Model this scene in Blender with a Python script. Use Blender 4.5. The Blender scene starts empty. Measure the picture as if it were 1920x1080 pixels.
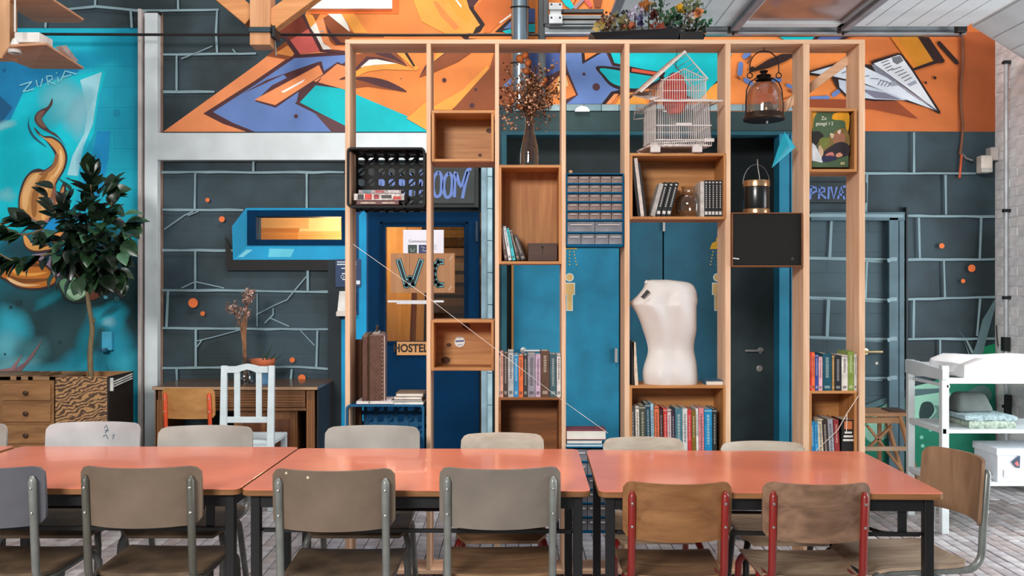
import bpy, math, random
from mathutils import Vector, Matrix, Euler
from mathutils.geometry import tessellate_polygon
R = random.Random(7)
SC = bpy.context.scene
COL = SC.collection
F, H = 1710.0, 1.5                      # focal length in pixels of the 1920 wide frame, eye height
def P(x, y, D): return Vector(((x-960)/F*D, D, H-(y-540)/F*D))
def X(x, D): return (x-960)/F*D
def Z(y, D): return H-(y-540)/F*D

# ------------------------------------------------------------------ camera, world, lights, exposure
cam = bpy.data.cameras.new('camera'); cam_o = bpy.data.objects.new('camera', cam); COL.objects.link(cam_o)
cam.sensor_width = 36.0; cam.lens = 36.0*F/1920.0
cam_o.location = (0, 0, H); cam_o.rotation_euler = (math.pi/2, 0, 0); SC.camera = cam_o
W = bpy.data.worlds.new('world'); SC.world = W; W.use_nodes = True
bg = W.node_tree.nodes['Background']; bg.inputs['Color'].default_value = (0.86, 0.94, 1.0, 1); bg.inputs['Strength'].default_value = 0.33
SC.view_settings.view_transform = 'Standard'; SC.view_settings.look = 'None'
SC.view_settings.exposure = 0.0; SC.view_settings.gamma = 1.0; SC.view_settings.use_curve_mapping = False
def area(name, loc, target, sx, sy, power, color):
    l = bpy.data.lights.new(name, 'AREA'); l.shape = 'RECTANGLE'; l.size = sx; l.size_y = sy; l.energy = power; l.color = color
    o = bpy.data.objects.new(name, l); COL.objects.link(o); o.location = loc
    o.rotation_euler = (Vector(target)-Vector(loc)).to_track_quat('-Z', 'Y').to_euler(); return o
area('front_window', (-2.6, -3.4, 4.0), (-0.2, 7.0, 1.4), 2.2, 1.3, 600, (1.0, 0.97, 0.93))
area('roof_light', (0.2, 3.9, 6.4), (0.4, 4.6, 0.0), 3.5, 1.6, 250, (1.0, 0.98, 0.95))
area('garage_opening', (4.7, 4.4, 1.5), (0.5, 5.2, 0.6), 2.6, 2.2, 170, (0.93, 0.97, 1.0))

# ------------------------------------------------------------------ materials
def lin(c):
    f = lambda v: v/12.92 if v <= 0.04045 else ((v+0.055)/1.055)**2.4
    return tuple(f(v/255.0) for v in c[:3])+(1.0,)
MC = {}
def mul(c, k): return tuple(max(0, min(255, v*k)) for v in c)
def M(c, rough=0.6, metal=0.0, var=0.12, vs=6.0, bump=0.0, bs=80.0, spec=0.4, coat=0.0, emit=0.0):
    key = ('p', tuple(c), rough, metal, var, vs, bump, bs, spec, coat, emit)
    if key in MC: return MC[key]
    m = bpy.data.materials.new('paint'); m.use_nodes = True; nt = m.node_tree; b = nt.nodes['Principled BSDF']
    b.inputs['Roughness'].default_value = rough; b.inputs['Metallic'].default_value = metal
    b.inputs['Specular IOR Level'].default_value = spec; b.inputs['Coat Weight'].default_value = coat
    if var > 0 or bump > 0: tc = nt.nodes.new('ShaderNodeTexCoord')
    if var > 0:
        n = nt.nodes.new('ShaderNodeTexNoise'); n.inputs['Scale'].default_value = vs; n.inputs['Detail'].default_value = 5
        r = nt.nodes.new('ShaderNodeValToRGB'); r.color_ramp.elements[0].position = 0.3; r.color_ramp.elements[1].position = 0.7
        r.color_ramp.elements[0].color = lin(mul(c, 1-var)); r.color_ramp.elements[1].color = lin(mul(c, 1+var))
        nt.links.new(tc.outputs['Object'], n.inputs['Vector']); nt.links.new(n.outputs['Fac'], r.inputs['Fac']); nt.links.new(r.outputs['Color'], b.inputs['Base Color'])
    else: b.inputs['Base Color'].default_value = lin(c)
    if bump > 0:
        n2 = nt.nodes.new('ShaderNodeTexNoise'); n2.inputs['Scale'].default_value = bs; bp = nt.nodes.new('ShaderNodeBump')
        bp.inputs['Strength'].default_value = bump; bp.inputs['Distance'].default_value = 0.01
        nt.links.new(tc.outputs['Object'], n2.inputs['Vector']); nt.links.new(n2.outputs['Fac'], bp.inputs['Height']); nt.links.new(bp.outputs['Normal'], b.inputs['Normal'])
    if emit > 0:
        b.inputs['Emission Color'].default_value = lin(c); b.inputs['Emission Strength'].default_value = emit
    MC[key] = m; return m
def wood(c1, c2, axis='z', scale=14.0, rough=0.55, stretch=0.07, dist=1.2, coat=0.0, rings=0.5):
    key = ('w', tuple(c1), tuple(c2), axis, scale, rough, stretch, dist, coat, rings)
    if key in MC: return MC[key]
    m = bpy.data.materials.new('wood'); m.use_nodes = True; nt = m.node_tree; b = nt.nodes['Principled BSDF']
    b.inputs['Roughness'].default_value = rough; b.inputs['Specular IOR Level'].default_value = 0.35; b.inputs['Coat Weight'].default_value = coat
    tc = nt.nodes.new('ShaderNodeTexCoord'); oi = nt.nodes.new('ShaderNodeObjectInfo'); mp = nt.nodes.new('ShaderNodeMapping')
    ad = nt.nodes.new('ShaderNodeVectorMath'); ad.operation = 'ADD'; sc = nt.nodes.new('ShaderNodeVectorMath'); sc.operation = 'SCALE'
    sc.inputs[0].default_value = (17, 23, 31); nt.links.new(oi.outputs['Random'], sc.inputs['Scale'])
    s = {'x': (stretch, 1, 1), 'y': (1, stretch, 1), 'z': (1, 1, stretch)}[axis]
    mp.inputs['Scale'].default_value = tuple(scale*v for v in s)
    nt.links.new(tc.outputs['Object'], ad.inputs[0]); nt.links.new(sc.outputs[0], ad.inputs[1]); nt.links.new(ad.outputs[0], mp.inputs['Vector'])
    n = nt.nodes.new('ShaderNodeTexNoise'); n.inputs['Scale'].default_value = 1.0; n.inputs['Detail'].default_value = 6; n.inputs['Distortion'].default_value = dist
    wv = nt.nodes.new('ShaderNodeTexNoise'); wv.inputs['Scale'].default_value = 5.0; wv.inputs['Detail'].default_value = 3
    nt.links.new(mp.outputs[0], n.inputs['Vector']); nt.links.new(mp.outputs[0], wv.inputs['Vector'])
    mx = nt.nodes.new('ShaderNodeMix'); mx.data_type = 'FLOAT'; mx.inputs[0].default_value = rings*0.6
    nt.links.new(n.outputs['Fac'], mx.inputs[2]); nt.links.new(wv.outputs['Fac'], mx.inputs[3])
    r = nt.nodes.new('ShaderNodeValToRGB'); r.color_ramp.elements[0].position = 0.33; r.color_ramp.elements[1].position = 0.66
    r.color_ramp.elements[0].color = lin(c1); r.color_ramp.elements[1].color = lin(c2)
    nt.links.new(mx.outputs[0], r.inputs['Fac']); nt.links.new(r.outputs['Color'], b.inputs['Base Color'])
    bp = nt.nodes.new('ShaderNodeBump'); bp.inputs['Strength'].default_value = 0.12; bp.inputs['Distance'].default_value = 0.004
    nt.links.new(mx.outputs[0], bp.inputs['Height']); nt.links.new(bp.outputs['Normal'], b.inputs['Normal'])
    MC[key] = m; return m
def glass(tint=(235, 240, 240), gloss=0.10, name='clear_glass'):
    key = ('g', tuple(tint), gloss)
    if key in MC: return MC[key]
    m = bpy.data.materials.new(name); m.use_nodes = True; nt = m.node_tree; nt.nodes.clear()
    o = nt.nodes.new('ShaderNodeOutputMaterial'); t = nt.nodes.new('ShaderNodeBsdfTransparent'); t.inputs[0].default_value = lin(tint)
    g = nt.nodes.new('ShaderNodeBsdfGlossy'); g.inputs['Roughness'].default_value = 0.04
    lw = nt.nodes.new('ShaderNodeLayerWeight'); lw.inputs['Blend'].default_value = 0.35
    ma = nt.nodes.new('ShaderNodeMath'); ma.operation = 'MULTIPLY_ADD'; ma.inputs[1].default_value = 0.75; ma.inputs[2].default_value = gloss
    mx = nt.nodes.new('ShaderNodeMixShader')
    nt.links.new(lw.outputs['Facing'], ma.inputs[0]); nt.links.new(ma.outputs[0], mx.inputs[0]); nt.links.new(t.outputs[0], mx.inputs[1]); nt.links.new(g.outputs[0], mx.inputs[2]); nt.links.new(mx.outputs[0], o.inputs[0])
    MC[key] = m; return m
def block_paint(c_lo, c_hi, name, dark=None, ztop=None, relief=0.5):
    """sprayed paint on blockwork: soft clouds of two colours and the relief of the block joints under the paint"""
    m = bpy.data.materials.new(name); m.use_nodes = True; nt = m.node_tree; b = nt.nodes['Principled BSDF']; b.inputs['Roughness'].default_value = 0.62; b.inputs['Specular IOR Level'].default_value = 0.3
    g = nt.nodes.new('ShaderNodeNewGeometry'); n = nt.nodes.new('ShaderNodeTexNoise'); n.inputs['Scale'].default_value = 1.9; n.inputs['Detail'].default_value = 4
    nt.links.new(g.outputs['Position'], n.inputs['Vector'])
    r = nt.nodes.new('ShaderNodeValToRGB'); r.color_ramp.elements[0].position = 0.36; r.color_ramp.elements[1].position = 0.62
    r.color_ramp.elements[0].color = lin(c_lo); r.color_ramp.elements[1].color = lin(c_hi); nt.links.new(n.outputs['Fac'], r.inputs['Fac'])
    out = r.outputs['Color']
    sp = nt.nodes.new('ShaderNodeSeparateXYZ'); nt.links.new(g.outputs['Position'], sp.inputs[0])
    if dark:
        n3 = nt.nodes.new('ShaderNodeTexNoise'); n3.inputs['Scale'].default_value = 2.3; n3.inputs['Detail'].default_value = 2
        nt.links.new(g.outputs['Position'], n3.inputs['Vector'])
        mr = nt.nodes.new('ShaderNodeMapRange'); mr.inputs[1].default_value = ztop-0.25; mr.inputs[2].default_value = ztop+0.2; mr.inputs[3].default_value = 0.21; mr.inputs[4].default_value = -0.35
        nt.links.new(sp.outputs['Z'], mr.inputs[0]); a = nt.nodes.new('ShaderNodeMath'); a.operation = 'ADD'; nt.links.new(mr.outputs[0], a.inputs[0]); nt.links.new(n3.outputs['Fac'], a.inputs[1])
        r3 = nt.nodes.new('ShaderNodeValToRGB'); r3.color_ramp.elements[0].position = 0.54; r3.color_ramp.elements[1].position = 0.74; nt.links.new(a.outputs[0], r3.inputs['Fac'])
        mx = nt.nodes.new('ShaderNodeMix'); mx.data_type = 'RGBA'; nt.links.new(r3.outputs['Color'], mx.inputs[0]); nt.links.new(out, mx.inputs[6]); mx.inputs[7].default_value = lin(dark); out = mx.outputs[2]
    nt.links.new(out, b.inputs['Base Color'])
    cb = nt.nodes.new('ShaderNodeCombineXYZ'); nt.links.new(sp.outputs['X'], cb.inputs[0]); nt.links.new(sp.outputs['Z'], cb.inputs[1])
    bt = nt.nodes.new('ShaderNodeTexBrick'); bt.inputs['Scale'].default_value = 1.0; bt.inputs['Brick Width'].default_value = 0.33; bt.inputs['Row Height'].default_value = 0.162; bt.inputs['Mortar Size'].default_value = 0.006; bt.inputs['Mortar Smooth'].default_value = 0.6
    nt.links.new(cb.outputs[0], bt.inputs['Vector'])
    n4 = nt.nodes.new('ShaderNodeTexNoise'); n4.inputs['Scale'].default_value = 60; nt.links.new(g.outputs['Position'], n4.inputs['Vector'])
    ms = nt.nodes.new('ShaderNodeMath'); ms.operation = 'MULTIPLY_ADD'; ms.inputs[1].default_value = -1.0; nt.links.new(bt.outputs['Fac'], ms.inputs[0])
    m2 = nt.nodes.new('ShaderNodeMath'); m2.operation = 'MULTIPLY'; m2.inputs[1].default_value = 0.35; nt.links.new(n4.outputs['Fac'], m2.inputs[0]); nt.links.new(m2.outputs[0], ms.inputs[2])
    bp = nt.nodes.new('ShaderNodeBump'); bp.inputs['Strength'].default_value = relief; bp.inputs['Distance'].default_value = 0.006
    nt.links.new(ms.outputs[0], bp.inputs['Height']); nt.links.new(bp.outputs['Normal'], b.inputs['Normal'])
    return m

def burl_wood(c1, c2):
    m = bpy.data.materials.new('burl'); m.use_nodes = True; nt = m.node_tree; b = nt.nodes['Principled BSDF']; b.inputs['Roughness'].default_value = 0.5
    tc = nt.nodes.new('ShaderNodeTexCoord'); mp = nt.nodes.new('ShaderNodeMapping'); mp.inputs['Rotation'].default_value = (0, 0.5, 0); mp.inputs['Scale'].default_value = (1.0, 1.0, 1.5)
    wv = nt.nodes.new('ShaderNodeTexWave'); wv.wave_type = 'BANDS'; wv.bands_direction = 'Z'; wv.inputs['Scale'].default_value = 9.0; wv.inputs['Distortion'].default_value = 14.0; wv.inputs['Detail'].default_value = 3; wv.inputs['Detail Scale'].default_value = 1.3
    r = nt.nodes.new('ShaderNodeValToRGB'); r.color_ramp.elements[0].position = 0.25; r.color_ramp.elements[1].position = 0.8; r.color_ramp.elements[0].color = lin(c1); r.color_ramp.elements[1].color = lin(c2)
    nt.links.new(tc.outputs['Object'], mp.inputs[0]); nt.links.new(mp.outputs[0], wv.inputs['Vector']); nt.links.new(wv.outputs['Fac'], r.inputs['Fac']); nt.links.new(r.outputs['Color'], b.inputs['Base Color']); return m
SPM = []
def cloud_material():
    """matt spray paint with a soft edge: colour and cover are stored on the mesh"""
    if SPM: return SPM[0]
    m = bpy.data.materials.new('cloud_paint'); m.use_nodes = True; nt = m.node_tree; b = nt.nodes['Principled BSDF']; b.inputs['Roughness'].default_value = 0.65; b.inputs['Specular IOR Level'].default_value = 0.25
    a = nt.nodes.new('ShaderNodeAttribute'); a.attribute_name = 'cloud'; t = nt.nodes.new('ShaderNodeBsdfTransparent'); mx = nt.nodes.new('ShaderNodeMixShader'); o = nt.nodes['Material Output']
    nt.links.new(a.outputs['Color'], b.inputs['Base Color']); nt.links.new(a.outputs['Alpha'], mx.inputs[0]); nt.links.new(t.outputs[0], mx.inputs[1]); nt.links.new(b.outputs[0], mx.inputs[2]); nt.links.new(mx.outputs[0], o.inputs[0]); SPM.append(m); return m
# ------------------------------------------------------------------ mesh builder
ORG = {}
class MB:
    def __init__(s): s.v = []; s.f = []; s.fm = []; s.mats = []
    def mi(s, m):
        if m is None: return 0
        if m not in s.mats: s.mats.append(m)
        return s.mats.index(m)
    def add(s, vs, fs, m=None):
        o = len(s.v); s.v += [Vector(v) for v in vs]; k = s.mi(m)
        for f in fs: s.f.append(tuple(i+o for i in f)); s.fm.append(k)
        return s
    def box(s, x0, x1, y0, y1, z0, z1, m=None):
        x0, x1 = min(x0, x1), max(x0, x1); y0, y1 = min(y0, y1), max(y0, y1); z0, z1 = min(z0, z1), max(z0, z1)
        return s.add([(x0,y0,z0),(x1,y0,z0),(x1,y1,z0),(x0,y1,z0),(x0,y0,z1),(x1,y0,z1),(x1,y1,z1),(x0,y1,z1)],
              [(3,2,1,0),(4,5,6,7),(0,1,5,4),(1,2,6,5),(2,3,7,6),(3,0,4,7)], m)
    def obox(s, c, size, rot=(0,0,0), m=None):
        q = Euler(rot).to_matrix() if not isinstance(rot, Matrix) else rot
        h = [v/2 for v in size]; c = Vector(c)
        vs = [c+q@Vector((a*h[0], b*h[1], d*h[2])) for d in (-1,1) for a,b in ((-1,-1),(1,-1),(1,1),(-1,1))]
        return s.add(vs, [(3,2,1,0),(4,5,6,7),(0,1,5,4),(1,2,6,5),(2,3,7,6),(3,0,4,7)], m)
    def bar(s, a, b, w, h, up=(0,1,0), m=None):
        a, b = Vector(a), Vector(b); z = (b-a).normalized(); x = z.cross(Vector(up)).normalized(); y = z.cross(x)
        q = Matrix((x, y, z)).transposed(); return s.obox((a+b)/2, (w, h, (b-a).length), q, m)
    def tube(s, pts, r, n=8, m=None, closed=False):
        pts = [Vector(p) for p in pts]; N = len(pts); rr = r if isinstance(r, (list, tuple)) else [r]*N
        vs = []; up = None
        for i, p in enumerate(pts):
            a = pts[(i-1) % N] if (closed or i > 0) else p; b = pts[(i+1) % N] if (closed or i < N-1) else p
            t = (b-a).normalized()
            if up is None: up = Vector((0,0,1)) if abs(t.z) < 0.9 else Vector((1,0,0))
            x = t.cross(up).normalized(); up = x.cross(t).normalized()
            for k in range(n):
                an = 2*math.pi*k/n; vs.append(p+(x*math.cos(an)+up*math.sin(an))*rr[i])
        fs = []
        for i in range(N if closed else N-1):
            j = (i+1) % N
            for k in range(n): fs.append((i*n+k, i*n+(k+1) % n, j*n+(k+1) % n, j*n+k))
        if not closed: fs += [tuple(range(n-1, -1, -1)), tuple((N-1)*n+k for k in range(n))]
        return s.add(vs, fs, m)
    def lathe(s, prof, c=(0,0,0), n=24, m=None, cap=True, rx=1.0, ry=1.0):
        c = Vector(c); vs = [c+Vector((r*rx*math.cos(2*math.pi*k/n), r*ry*math.sin(2*math.pi*k/n), z)) for r, z in prof for k in range(n)]
        fs = [(i*n+k, i*n+(k+1) % n, (i+1)*n+(k+1) % n, (i+1)*n+k) for i in range(len(prof)-1) for k in range(n)]
        if cap: fs += [tuple(range(n-1, -1, -1)), tuple((len(prof)-1)*n+k for k in range(n))]
        return s.add(vs, fs, m)
    def loft(s, rings, m=None, cap=True):
        n = len(rings[0]); vs = [v for r in rings for v in r]
        fs = [(i*n+k, i*n+(k+1) % n, (i+1)*n+(k+1) % n, (i+1)*n+k) for i in range(len(rings)-1) for k in range(n)]
        if cap: fs += [tuple(range(n-1, -1, -1)), tuple((len(rings)-1)*n+k for k in range(n))]
        return s.add(vs, fs, m)
    def flat(s, pts, m=None):                       # flat polygon (3-D points, concave allowed)
        pts = [Vector(p) for p in pts]; tr = tessellate_polygon([pts])
        n = Vector((0,0,0))
        fs = []
        for t in tr:
            a, b, c = (pts[i] for i in t)
            fs.append(t if (b-a).cross(c-a).y <= 0 else t[::-1])
        return s.add(pts, fs, m)
    def slab(s, pts, d, m=None):                    # polygon extruded by the vector d
        pts = [Vector(p) for p in pts]; d = Vector(d); n = len(pts); tr = tessellate_polygon([pts]); o = [tuple(t) for t in tr]
        a, b, c = (pts[i] for i in o[0]); flip = (b-a).cross(c-a).dot(d) > 0
        if flip: o = [t[::-1] for t in o]
        fs = o+[tuple(i+n for i in t[::-1]) for t in o]
        nrm = Vector((0,0,0))
        for i in range(n): nrm += pts[i].cross(pts[(i+1) % n])
        k = nrm.dot(d) > 0
        for i in range(n):
            j = (i+1) % n; fs.append((i, j, j+n, i+n) if k else (j, i, i+n, j+n))
        return s.add(pts+[p+d for p in pts], fs, m)
    def ribbon(s, pts, w, m=None):                  # flat stroke in a plane facing the room (3-D points in an xz plane)
        pts = [Vector(p) for p in pts]; N = len(pts); vs = []
        for i, p in enumerate(pts):
            a = pts[max(i-1, 0)]; b = pts[min(i+1, N-1)]; t = (b-a).normalized(); nrm = Vector((-t.z, 0, t.x))
            ww = (w[i] if isinstance(w, (list, tuple)) else w)/2; vs += [p+nrm*ww, p-nrm*ww]
        return s.add(vs, [(2*i, 2*i+2, 2*i+3, 2*i+1) for i in range(N-1)], m)
    def disc(s, c, r, n=14, m=None, rz=None):
        c = Vector(c); rz = rz or r
        return s.flat([c+Vector((r*math.cos(2*math.pi*k/n), 0, rz*math.sin(2*math.pi*k/n))) for k in range(n)], m)
    def build(s, name, mat=None, parent=None, smooth=False, bevel=0.0, kind=None, seg=2):
        lo = Vector((min(v.x for v in s.v), min(v.y for v in s.v), min(v.z for v in s.v))); hi = Vector((max(v.x for v in s.v), max(v.y for v in s.v), max(v.z for v in s.v)))
        c = (lo+hi)/2
        if parent is None: c.z = lo.z
        me = bpy.data.meshes.new(name); me.from_pydata([v-c for v in s.v], [], s.f)
        if mat is not None: me.materials.append(mat)
        off = 1 if (mat is not None and s.mats) else 0
        for m in s.mats: me.materials.append(m)
        if s.mats:
            for p, k in zip(me.polygons, s.fm): p.material_index = k if mat is None else k
        if smooth:
            for p in me.polygons: p.use_smooth = True
        me.update()
        o = bpy.data.objects.new(name, me); COL.objects.link(o)
        if parent is not None: o.parent = parent; o.location = c-ORG[parent.name]
        else: o.location = c
        ORG[o.name] = c
        if bevel > 0:
            bv = o.modifiers.new('edge', 'BEVEL'); bv.width = bevel; bv.segments = seg; bv.limit_method = 'ANGLE'; bv.angle_limit = math.radians(40)
        if smooth and bevel == 0 and smooth != 'all':
            es = o.modifiers.new('split', 'EDGE_SPLIT'); es.split_angle = math.radians(42)
        if kind: o['kind'] = kind
        return o
def tag(o, label=None, cat=None, group=None, kind=None):
    if label: o['label'] = label
    if cat: o['category'] = cat
    if group: o['group'] = group
    if kind: o['kind'] = kind
    return o
def thing(name, label, cat, loc=(0,0,0), group=None):
    o = bpy.data.objects.new(name, None); COL.objects.link(o); o.location = loc; o.empty_display_size = 0.1
    ORG[o.name] = Vector(loc); return tag(o, label, cat, group)
def struct(o): o['kind'] = 'structure'; return o
def smooth_pts(pts, k=5, closed=True):
    out = []; n = len(pts)
    for i in range(n if closed else n-1):
        p0, p1, p2, p3 = (pts[(i+j) % n] if closed else pts[max(0, min(n-1, i+j))] for j in (-1,0,1,2))
        for q in range(k):
            t = q/k; out.append(tuple(0.5*((2*b)+(-a+c)*t+(2*a-5*b+4*c-d)*t*t+(-a+3*b-3*c+d)*t**3) for a,b,c,d in zip(p0,p1,p2,p3)))
    if not closed: out.append(tuple(pts[-1]))
    return out
def text_mb(txt, c, size, mat, D_off=0.0, tilt=0.0, sx=1.0, align='CENTER', bold=0.0):
    cu = bpy.data.curves.new('t', 'FONT'); cu.body = txt; cu.size = size; cu.offset = bold; cu.align_x = align; cu.align_y = 'CENTER'; cu.resolution_u = 3
    o = bpy.data.objects.new('t', cu); COL.objects.link(o); dg = bpy.context.evaluated_depsgraph_get(); dg.update()
    me = bpy.data.meshes.new_from_object(o.evaluated_get(dg)); mb = MB(); c = Vector(c); ct, st = math.cos(tilt), math.sin(tilt)
    mb.add([c+Vector(((v.co.x*ct-v.co.y*st)*sx, 0, v.co.x*st+v.co.y*ct)) for v in me.vertices], [tuple(p.vertices) for p in me.polygons], mat)
    bpy.data.objects.remove(o); bpy.data.curves.remove(cu); bpy.data.meshes.remove(me); return mb
def copy_tree(o, parent=None):
    c = o.copy(); COL.objects.link(c)
    if parent is not None: c.parent = parent
    for ch in [k for k in CH.get(o.name, [])]: copy_tree(ch, c)
    return c
CH = {}

# colours used again and again
PINE1, PINE2 = (206, 162, 126), (232, 196, 164)
OAK1, OAK2 = (132, 82, 42), (182, 122, 68)
BLACK = (22, 22, 22)
pine_z = wood(PINE1, PINE2, 'z', 16, 0.6); pine_x = wood(PINE1, PINE2, 'x', 16, 0.6)
box_x = wood((158, 100, 54), (204, 146, 90), 'x', 14, 0.5); box_z = wood((156, 98, 54), (202, 142, 86), 'z', 14, 0.5)
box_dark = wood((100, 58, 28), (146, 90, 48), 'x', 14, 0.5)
# ================================================================== THE SETTING
DW = 7.2                                   # the painted wall
XR = X(1865, DW)                           # the white brick wall on the right
XL = X(-330, DW)
def wp(x, y, k=0.0): return P(x, y, DW-k)
# ---- floor: brick pavers, the ones in clear view one by one
mortar = M((70, 64, 64), 0.95, var=0.2)
floor = struct(MB().box(XL-1.0, XR+1.2, -4.5, 8.3, -0.12, -0.011).build('floor', mortar))
PW, PL = 0.0745, 0.212
bm_b = [M(c, 0.4, var=0.14, vs=14, bump=0.25, bs=70, spec=0.6) for c in ((178,172,174), (160,152,154), (188,182,182), (168,156,154))]
def paver_mb(cx, cy, dz=0.0, tilt=0.0):
    mb = MB(); w, l, c = (PW-0.004)/2, (PL-0.004)/2, 0.003; z = 0.0+dz
    vs = [(cx+a*w, cy+b*l, -0.03) for a,b in ((-1,-1),(1,-1),(1,1),(-1,1))]+[(cx+a*w, cy+b*l, z-c) for a,b in ((-1,-1),(1,-1),(1,1),(-1,1))]+[(cx+a*(w-c), cy+b*(l-c), z) for a,b in ((-1,-1),(1,-1),(1,1),(-1,1))]
    fs = [(8,9,10,11)]+[(i, (i+1) % 4, (i+1) % 4+4, i+4) for i in range(4)]+[(i+4, (i+1) % 4+4, (i+1) % 4+8, i+8) for i in range(4)]
    return mb.add(vs, fs)
cand = []
seen_rects = [(1640,930,1920,1080), (1060,985,1150,1080), (725,970,835,1080), (436,950,515,1080), (1365,950,1450,1080), (366,970,432,1080), (160,1000,260,1080)]
for i in range(int(XL/PW)-2, int((XR+0.9)/PW)):
    for j in range(int(2.0/PL), int(7.2/PL)+1):
        cx, cy = i*PW, j*PL+(0.5*PL if i % 2 else 0); u, v = 960+cx/cy*F, 540+H/cy*F
        cand.append((any(a-12 < u < c+12 and b-10 < v < d+14 for a,b,c,d in seen_rects), cy, cx))
front = sorted([c for c in cand if c[0]], key=lambda c: c[1])[:296]; fs_ = set((c[1], c[2]) for c in front)
pav_me = []
for k in range(4):
    o = paver_mb(0, 0).build('brick', bm_b[k], floor); pav_me.append(o.data); bpy.data.objects.remove(o)
for _, cy, cx in front:
    o = bpy.data.objects.new('brick', pav_me[R.randrange(4)]); COL.objects.link(o); o.parent = floor
    o.location = Vector((cx, cy, -0.015+R.uniform(-0.002, 0.0015)))-ORG[floor.name]; o.rotation_euler = (R.uniform(-.012,.012), R.uniform(-.015,.015), R.uniform(-.01,.01))
rest = MB()
for _, cy, cx in cand:
    if (cy, cx) not in fs_:
        m = paver_mb(cx, cy, R.uniform(-0.002, 0.0015)); rest.add(m.v, m.f, bm_b[R.randrange(4)])
rest.build('paver_field', None, floor, kind='stuff')

# ---- back wall
dark_paint = block_paint((37, 49, 53), (55, 73, 81), 'dark_stone_paint', relief=0.16)
wb = MB()
zt = Z(-330, DW)
def seg(x0, x1, y0, y1, mb=wb, t=0.14): mb.box(X(x0,DW), X(x1,DW), DW, DW+t, max(0, Z(y1,DW)) if y1 < 890 else 0, Z(y0,DW))
for a in ((-330,1866,-330,250), (-330,468,250,900), (468,652,250,405), (468,652,452,900), (652,688,250,900), (688,902,250,396), (902,944,250,900), (1490,1866,250,900)): seg(*a)
wall_back = struct(wb.build('wall_back', dark_paint))
LAY = [0]
def lay(): LAY[0] += 1; return 0.0016+LAY[0]*0.00012
def flatm(c, v=0.07): return M(c, 0.62, var=v, vs=3.0, bump=0.12, bs=45, spec=0.25)
CO = dict(o1=(230,140,88), o2=(224,130,64), o3=(206,108,50), yl=(232,154,66), oc=(190,122,30), te=(0,178,186), bl=(96,124,180), bl2=(74,94,152), mr=(78,44,48), br=(136,72,40), dk=(44,26,24), wh=(232,226,214), pk=(208,96,88), rd=(204,84,60))
def paint(mb, pts, c, curve=False, w=None, closed=True):
    k = lay(); m = flatm(CO[c] if isinstance(c, str) else c)
    if curve: pts = smooth_pts([tuple(p) for p in pts], 5, closed)
    P3 = [wp(x, y, k) for x, y in pts]
    if w is not None:
        if closed: P3.append(P3[0])
        mb.ribbon(P3, w/F*DW if not isinstance(w, list) else [q/F*DW for q in w], m)
    else: mb.flat(P3, m)
def dot(mb, x, y, r, c):
    k = lay(); mb.disc(wp(x, y, k), r/F*DW, 14, flatm(CO[c] if isinstance(c, str) else c))
# orange letters
mu = MB()
paint(mu, [(306,247),(482,120),(560,58),(590,-20),(600,-330),(1866,-330),(1866,247),(1620,246),(1492,246),(1492,197),(930,197),(930,247)], 'o2')
paint(mu, [(306,247),(482,120),(552,66),(600,96),(640,100),(640,247)], 'o1')
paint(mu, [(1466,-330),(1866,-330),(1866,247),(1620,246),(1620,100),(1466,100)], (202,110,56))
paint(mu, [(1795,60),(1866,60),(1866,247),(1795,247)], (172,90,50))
# left: blue shape with maroon outline
paint(mu, [(381,213),(480,150),(548,103),(648,96),(668,96),(668,130),(645,247),(462,247),(418,232)], 'mr')
paint(mu, [(399,210),(480,158),(552,109),(668,102),(668,125),(648,123),(633,116),(608,133),(560,172),(556,192),(590,211),(622,247),(478,247),(436,230)], 'bl')
paint(mu, [(452,177),(500,150),(596,116),(603,115),(609,138),(655,112),(668,124),(668,150),(612,143),(560,172),(517,202),(478,190),(510,160),(538,146),(532,140)], 'mr')
paint(mu, [(477,187),(598,122),(606,139),(516,197)], 'o1'); paint(mu, [(527,172),(572,148),(568,154),(532,174)], 'wh')
paint(mu, [(608,140),(632,120),(668,130),(668,175),(640,166),(588,152)], 'o1')
paint(mu, [(553,194),(592,155),(604,144),(600,150),(590,163),(563,195),(650,233),(668,247),(640,247),(590,212)], 'mr')
paint(mu, [(590,212),(606,214),(668,240),(668,248),(622,248)], (92,62,66))
paint(mu, [(562,192),(592,160),(640,166),(665,176),(760,216),(812,247),(668,247),(640,232),(600,212)], 'te')
dot(mu, 555, 218, 4, 'mr'); dot(mu, 532, 99, 5, 'dk')
# left of the timber post and under the white panel
paint(mu, [(500,105),(545,70),(585,26),(600,26),(560,95),(540,112)], 'br'); paint(mu, [(515,100),(540,85),(552,100),(548,106)], (222,140,70))
paint(mu, [(505,62),(570,28),(590,60),(540,74)], (120,50,34))
paint(mu, [(540,78),(578,54),(602,96),(562,101),(548,88)], 'pk'); paint(mu, [(528,66),(536,64),(564,103),(554,104)], 'mr')
paint(mu, [(564,28),(574,28),(592,62),(604,92),(668,97),(668,103),(600,97),(582,62)], 'mr')
paint(mu, [(572,28),(586,28),(598,52),(582,52)], 'yl'); paint(mu, [(582,52),(592,42),(602,62),(607,82),(624,92),(606,93),(594,70)], 'wh')
paint(mu, [(592,40),(608,34),(612,62),(622,84),(660,90),(660,97),(622,92),(606,80),(598,58)], 'o1')
paint(mu, [(606,34),(616,28),(640,46),(664,62),(720,66),(720,70),(660,70),(630,86),(618,76)], 'br'); paint(mu, [(610,46),(618,68),(632,84),(668,84),(668,78),(640,80),(622,62)], 'mr')
paint(mu, [(614,26),(640,26),(652,46),(656,60),(636,44)], 'wh'); paint(mu, [(586,18),(700,18),(700,26),(590,26)], (232,112,56))
paint(mu, [(640,26),(664,26),(690,62),(664,62)], 'yl')
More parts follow.
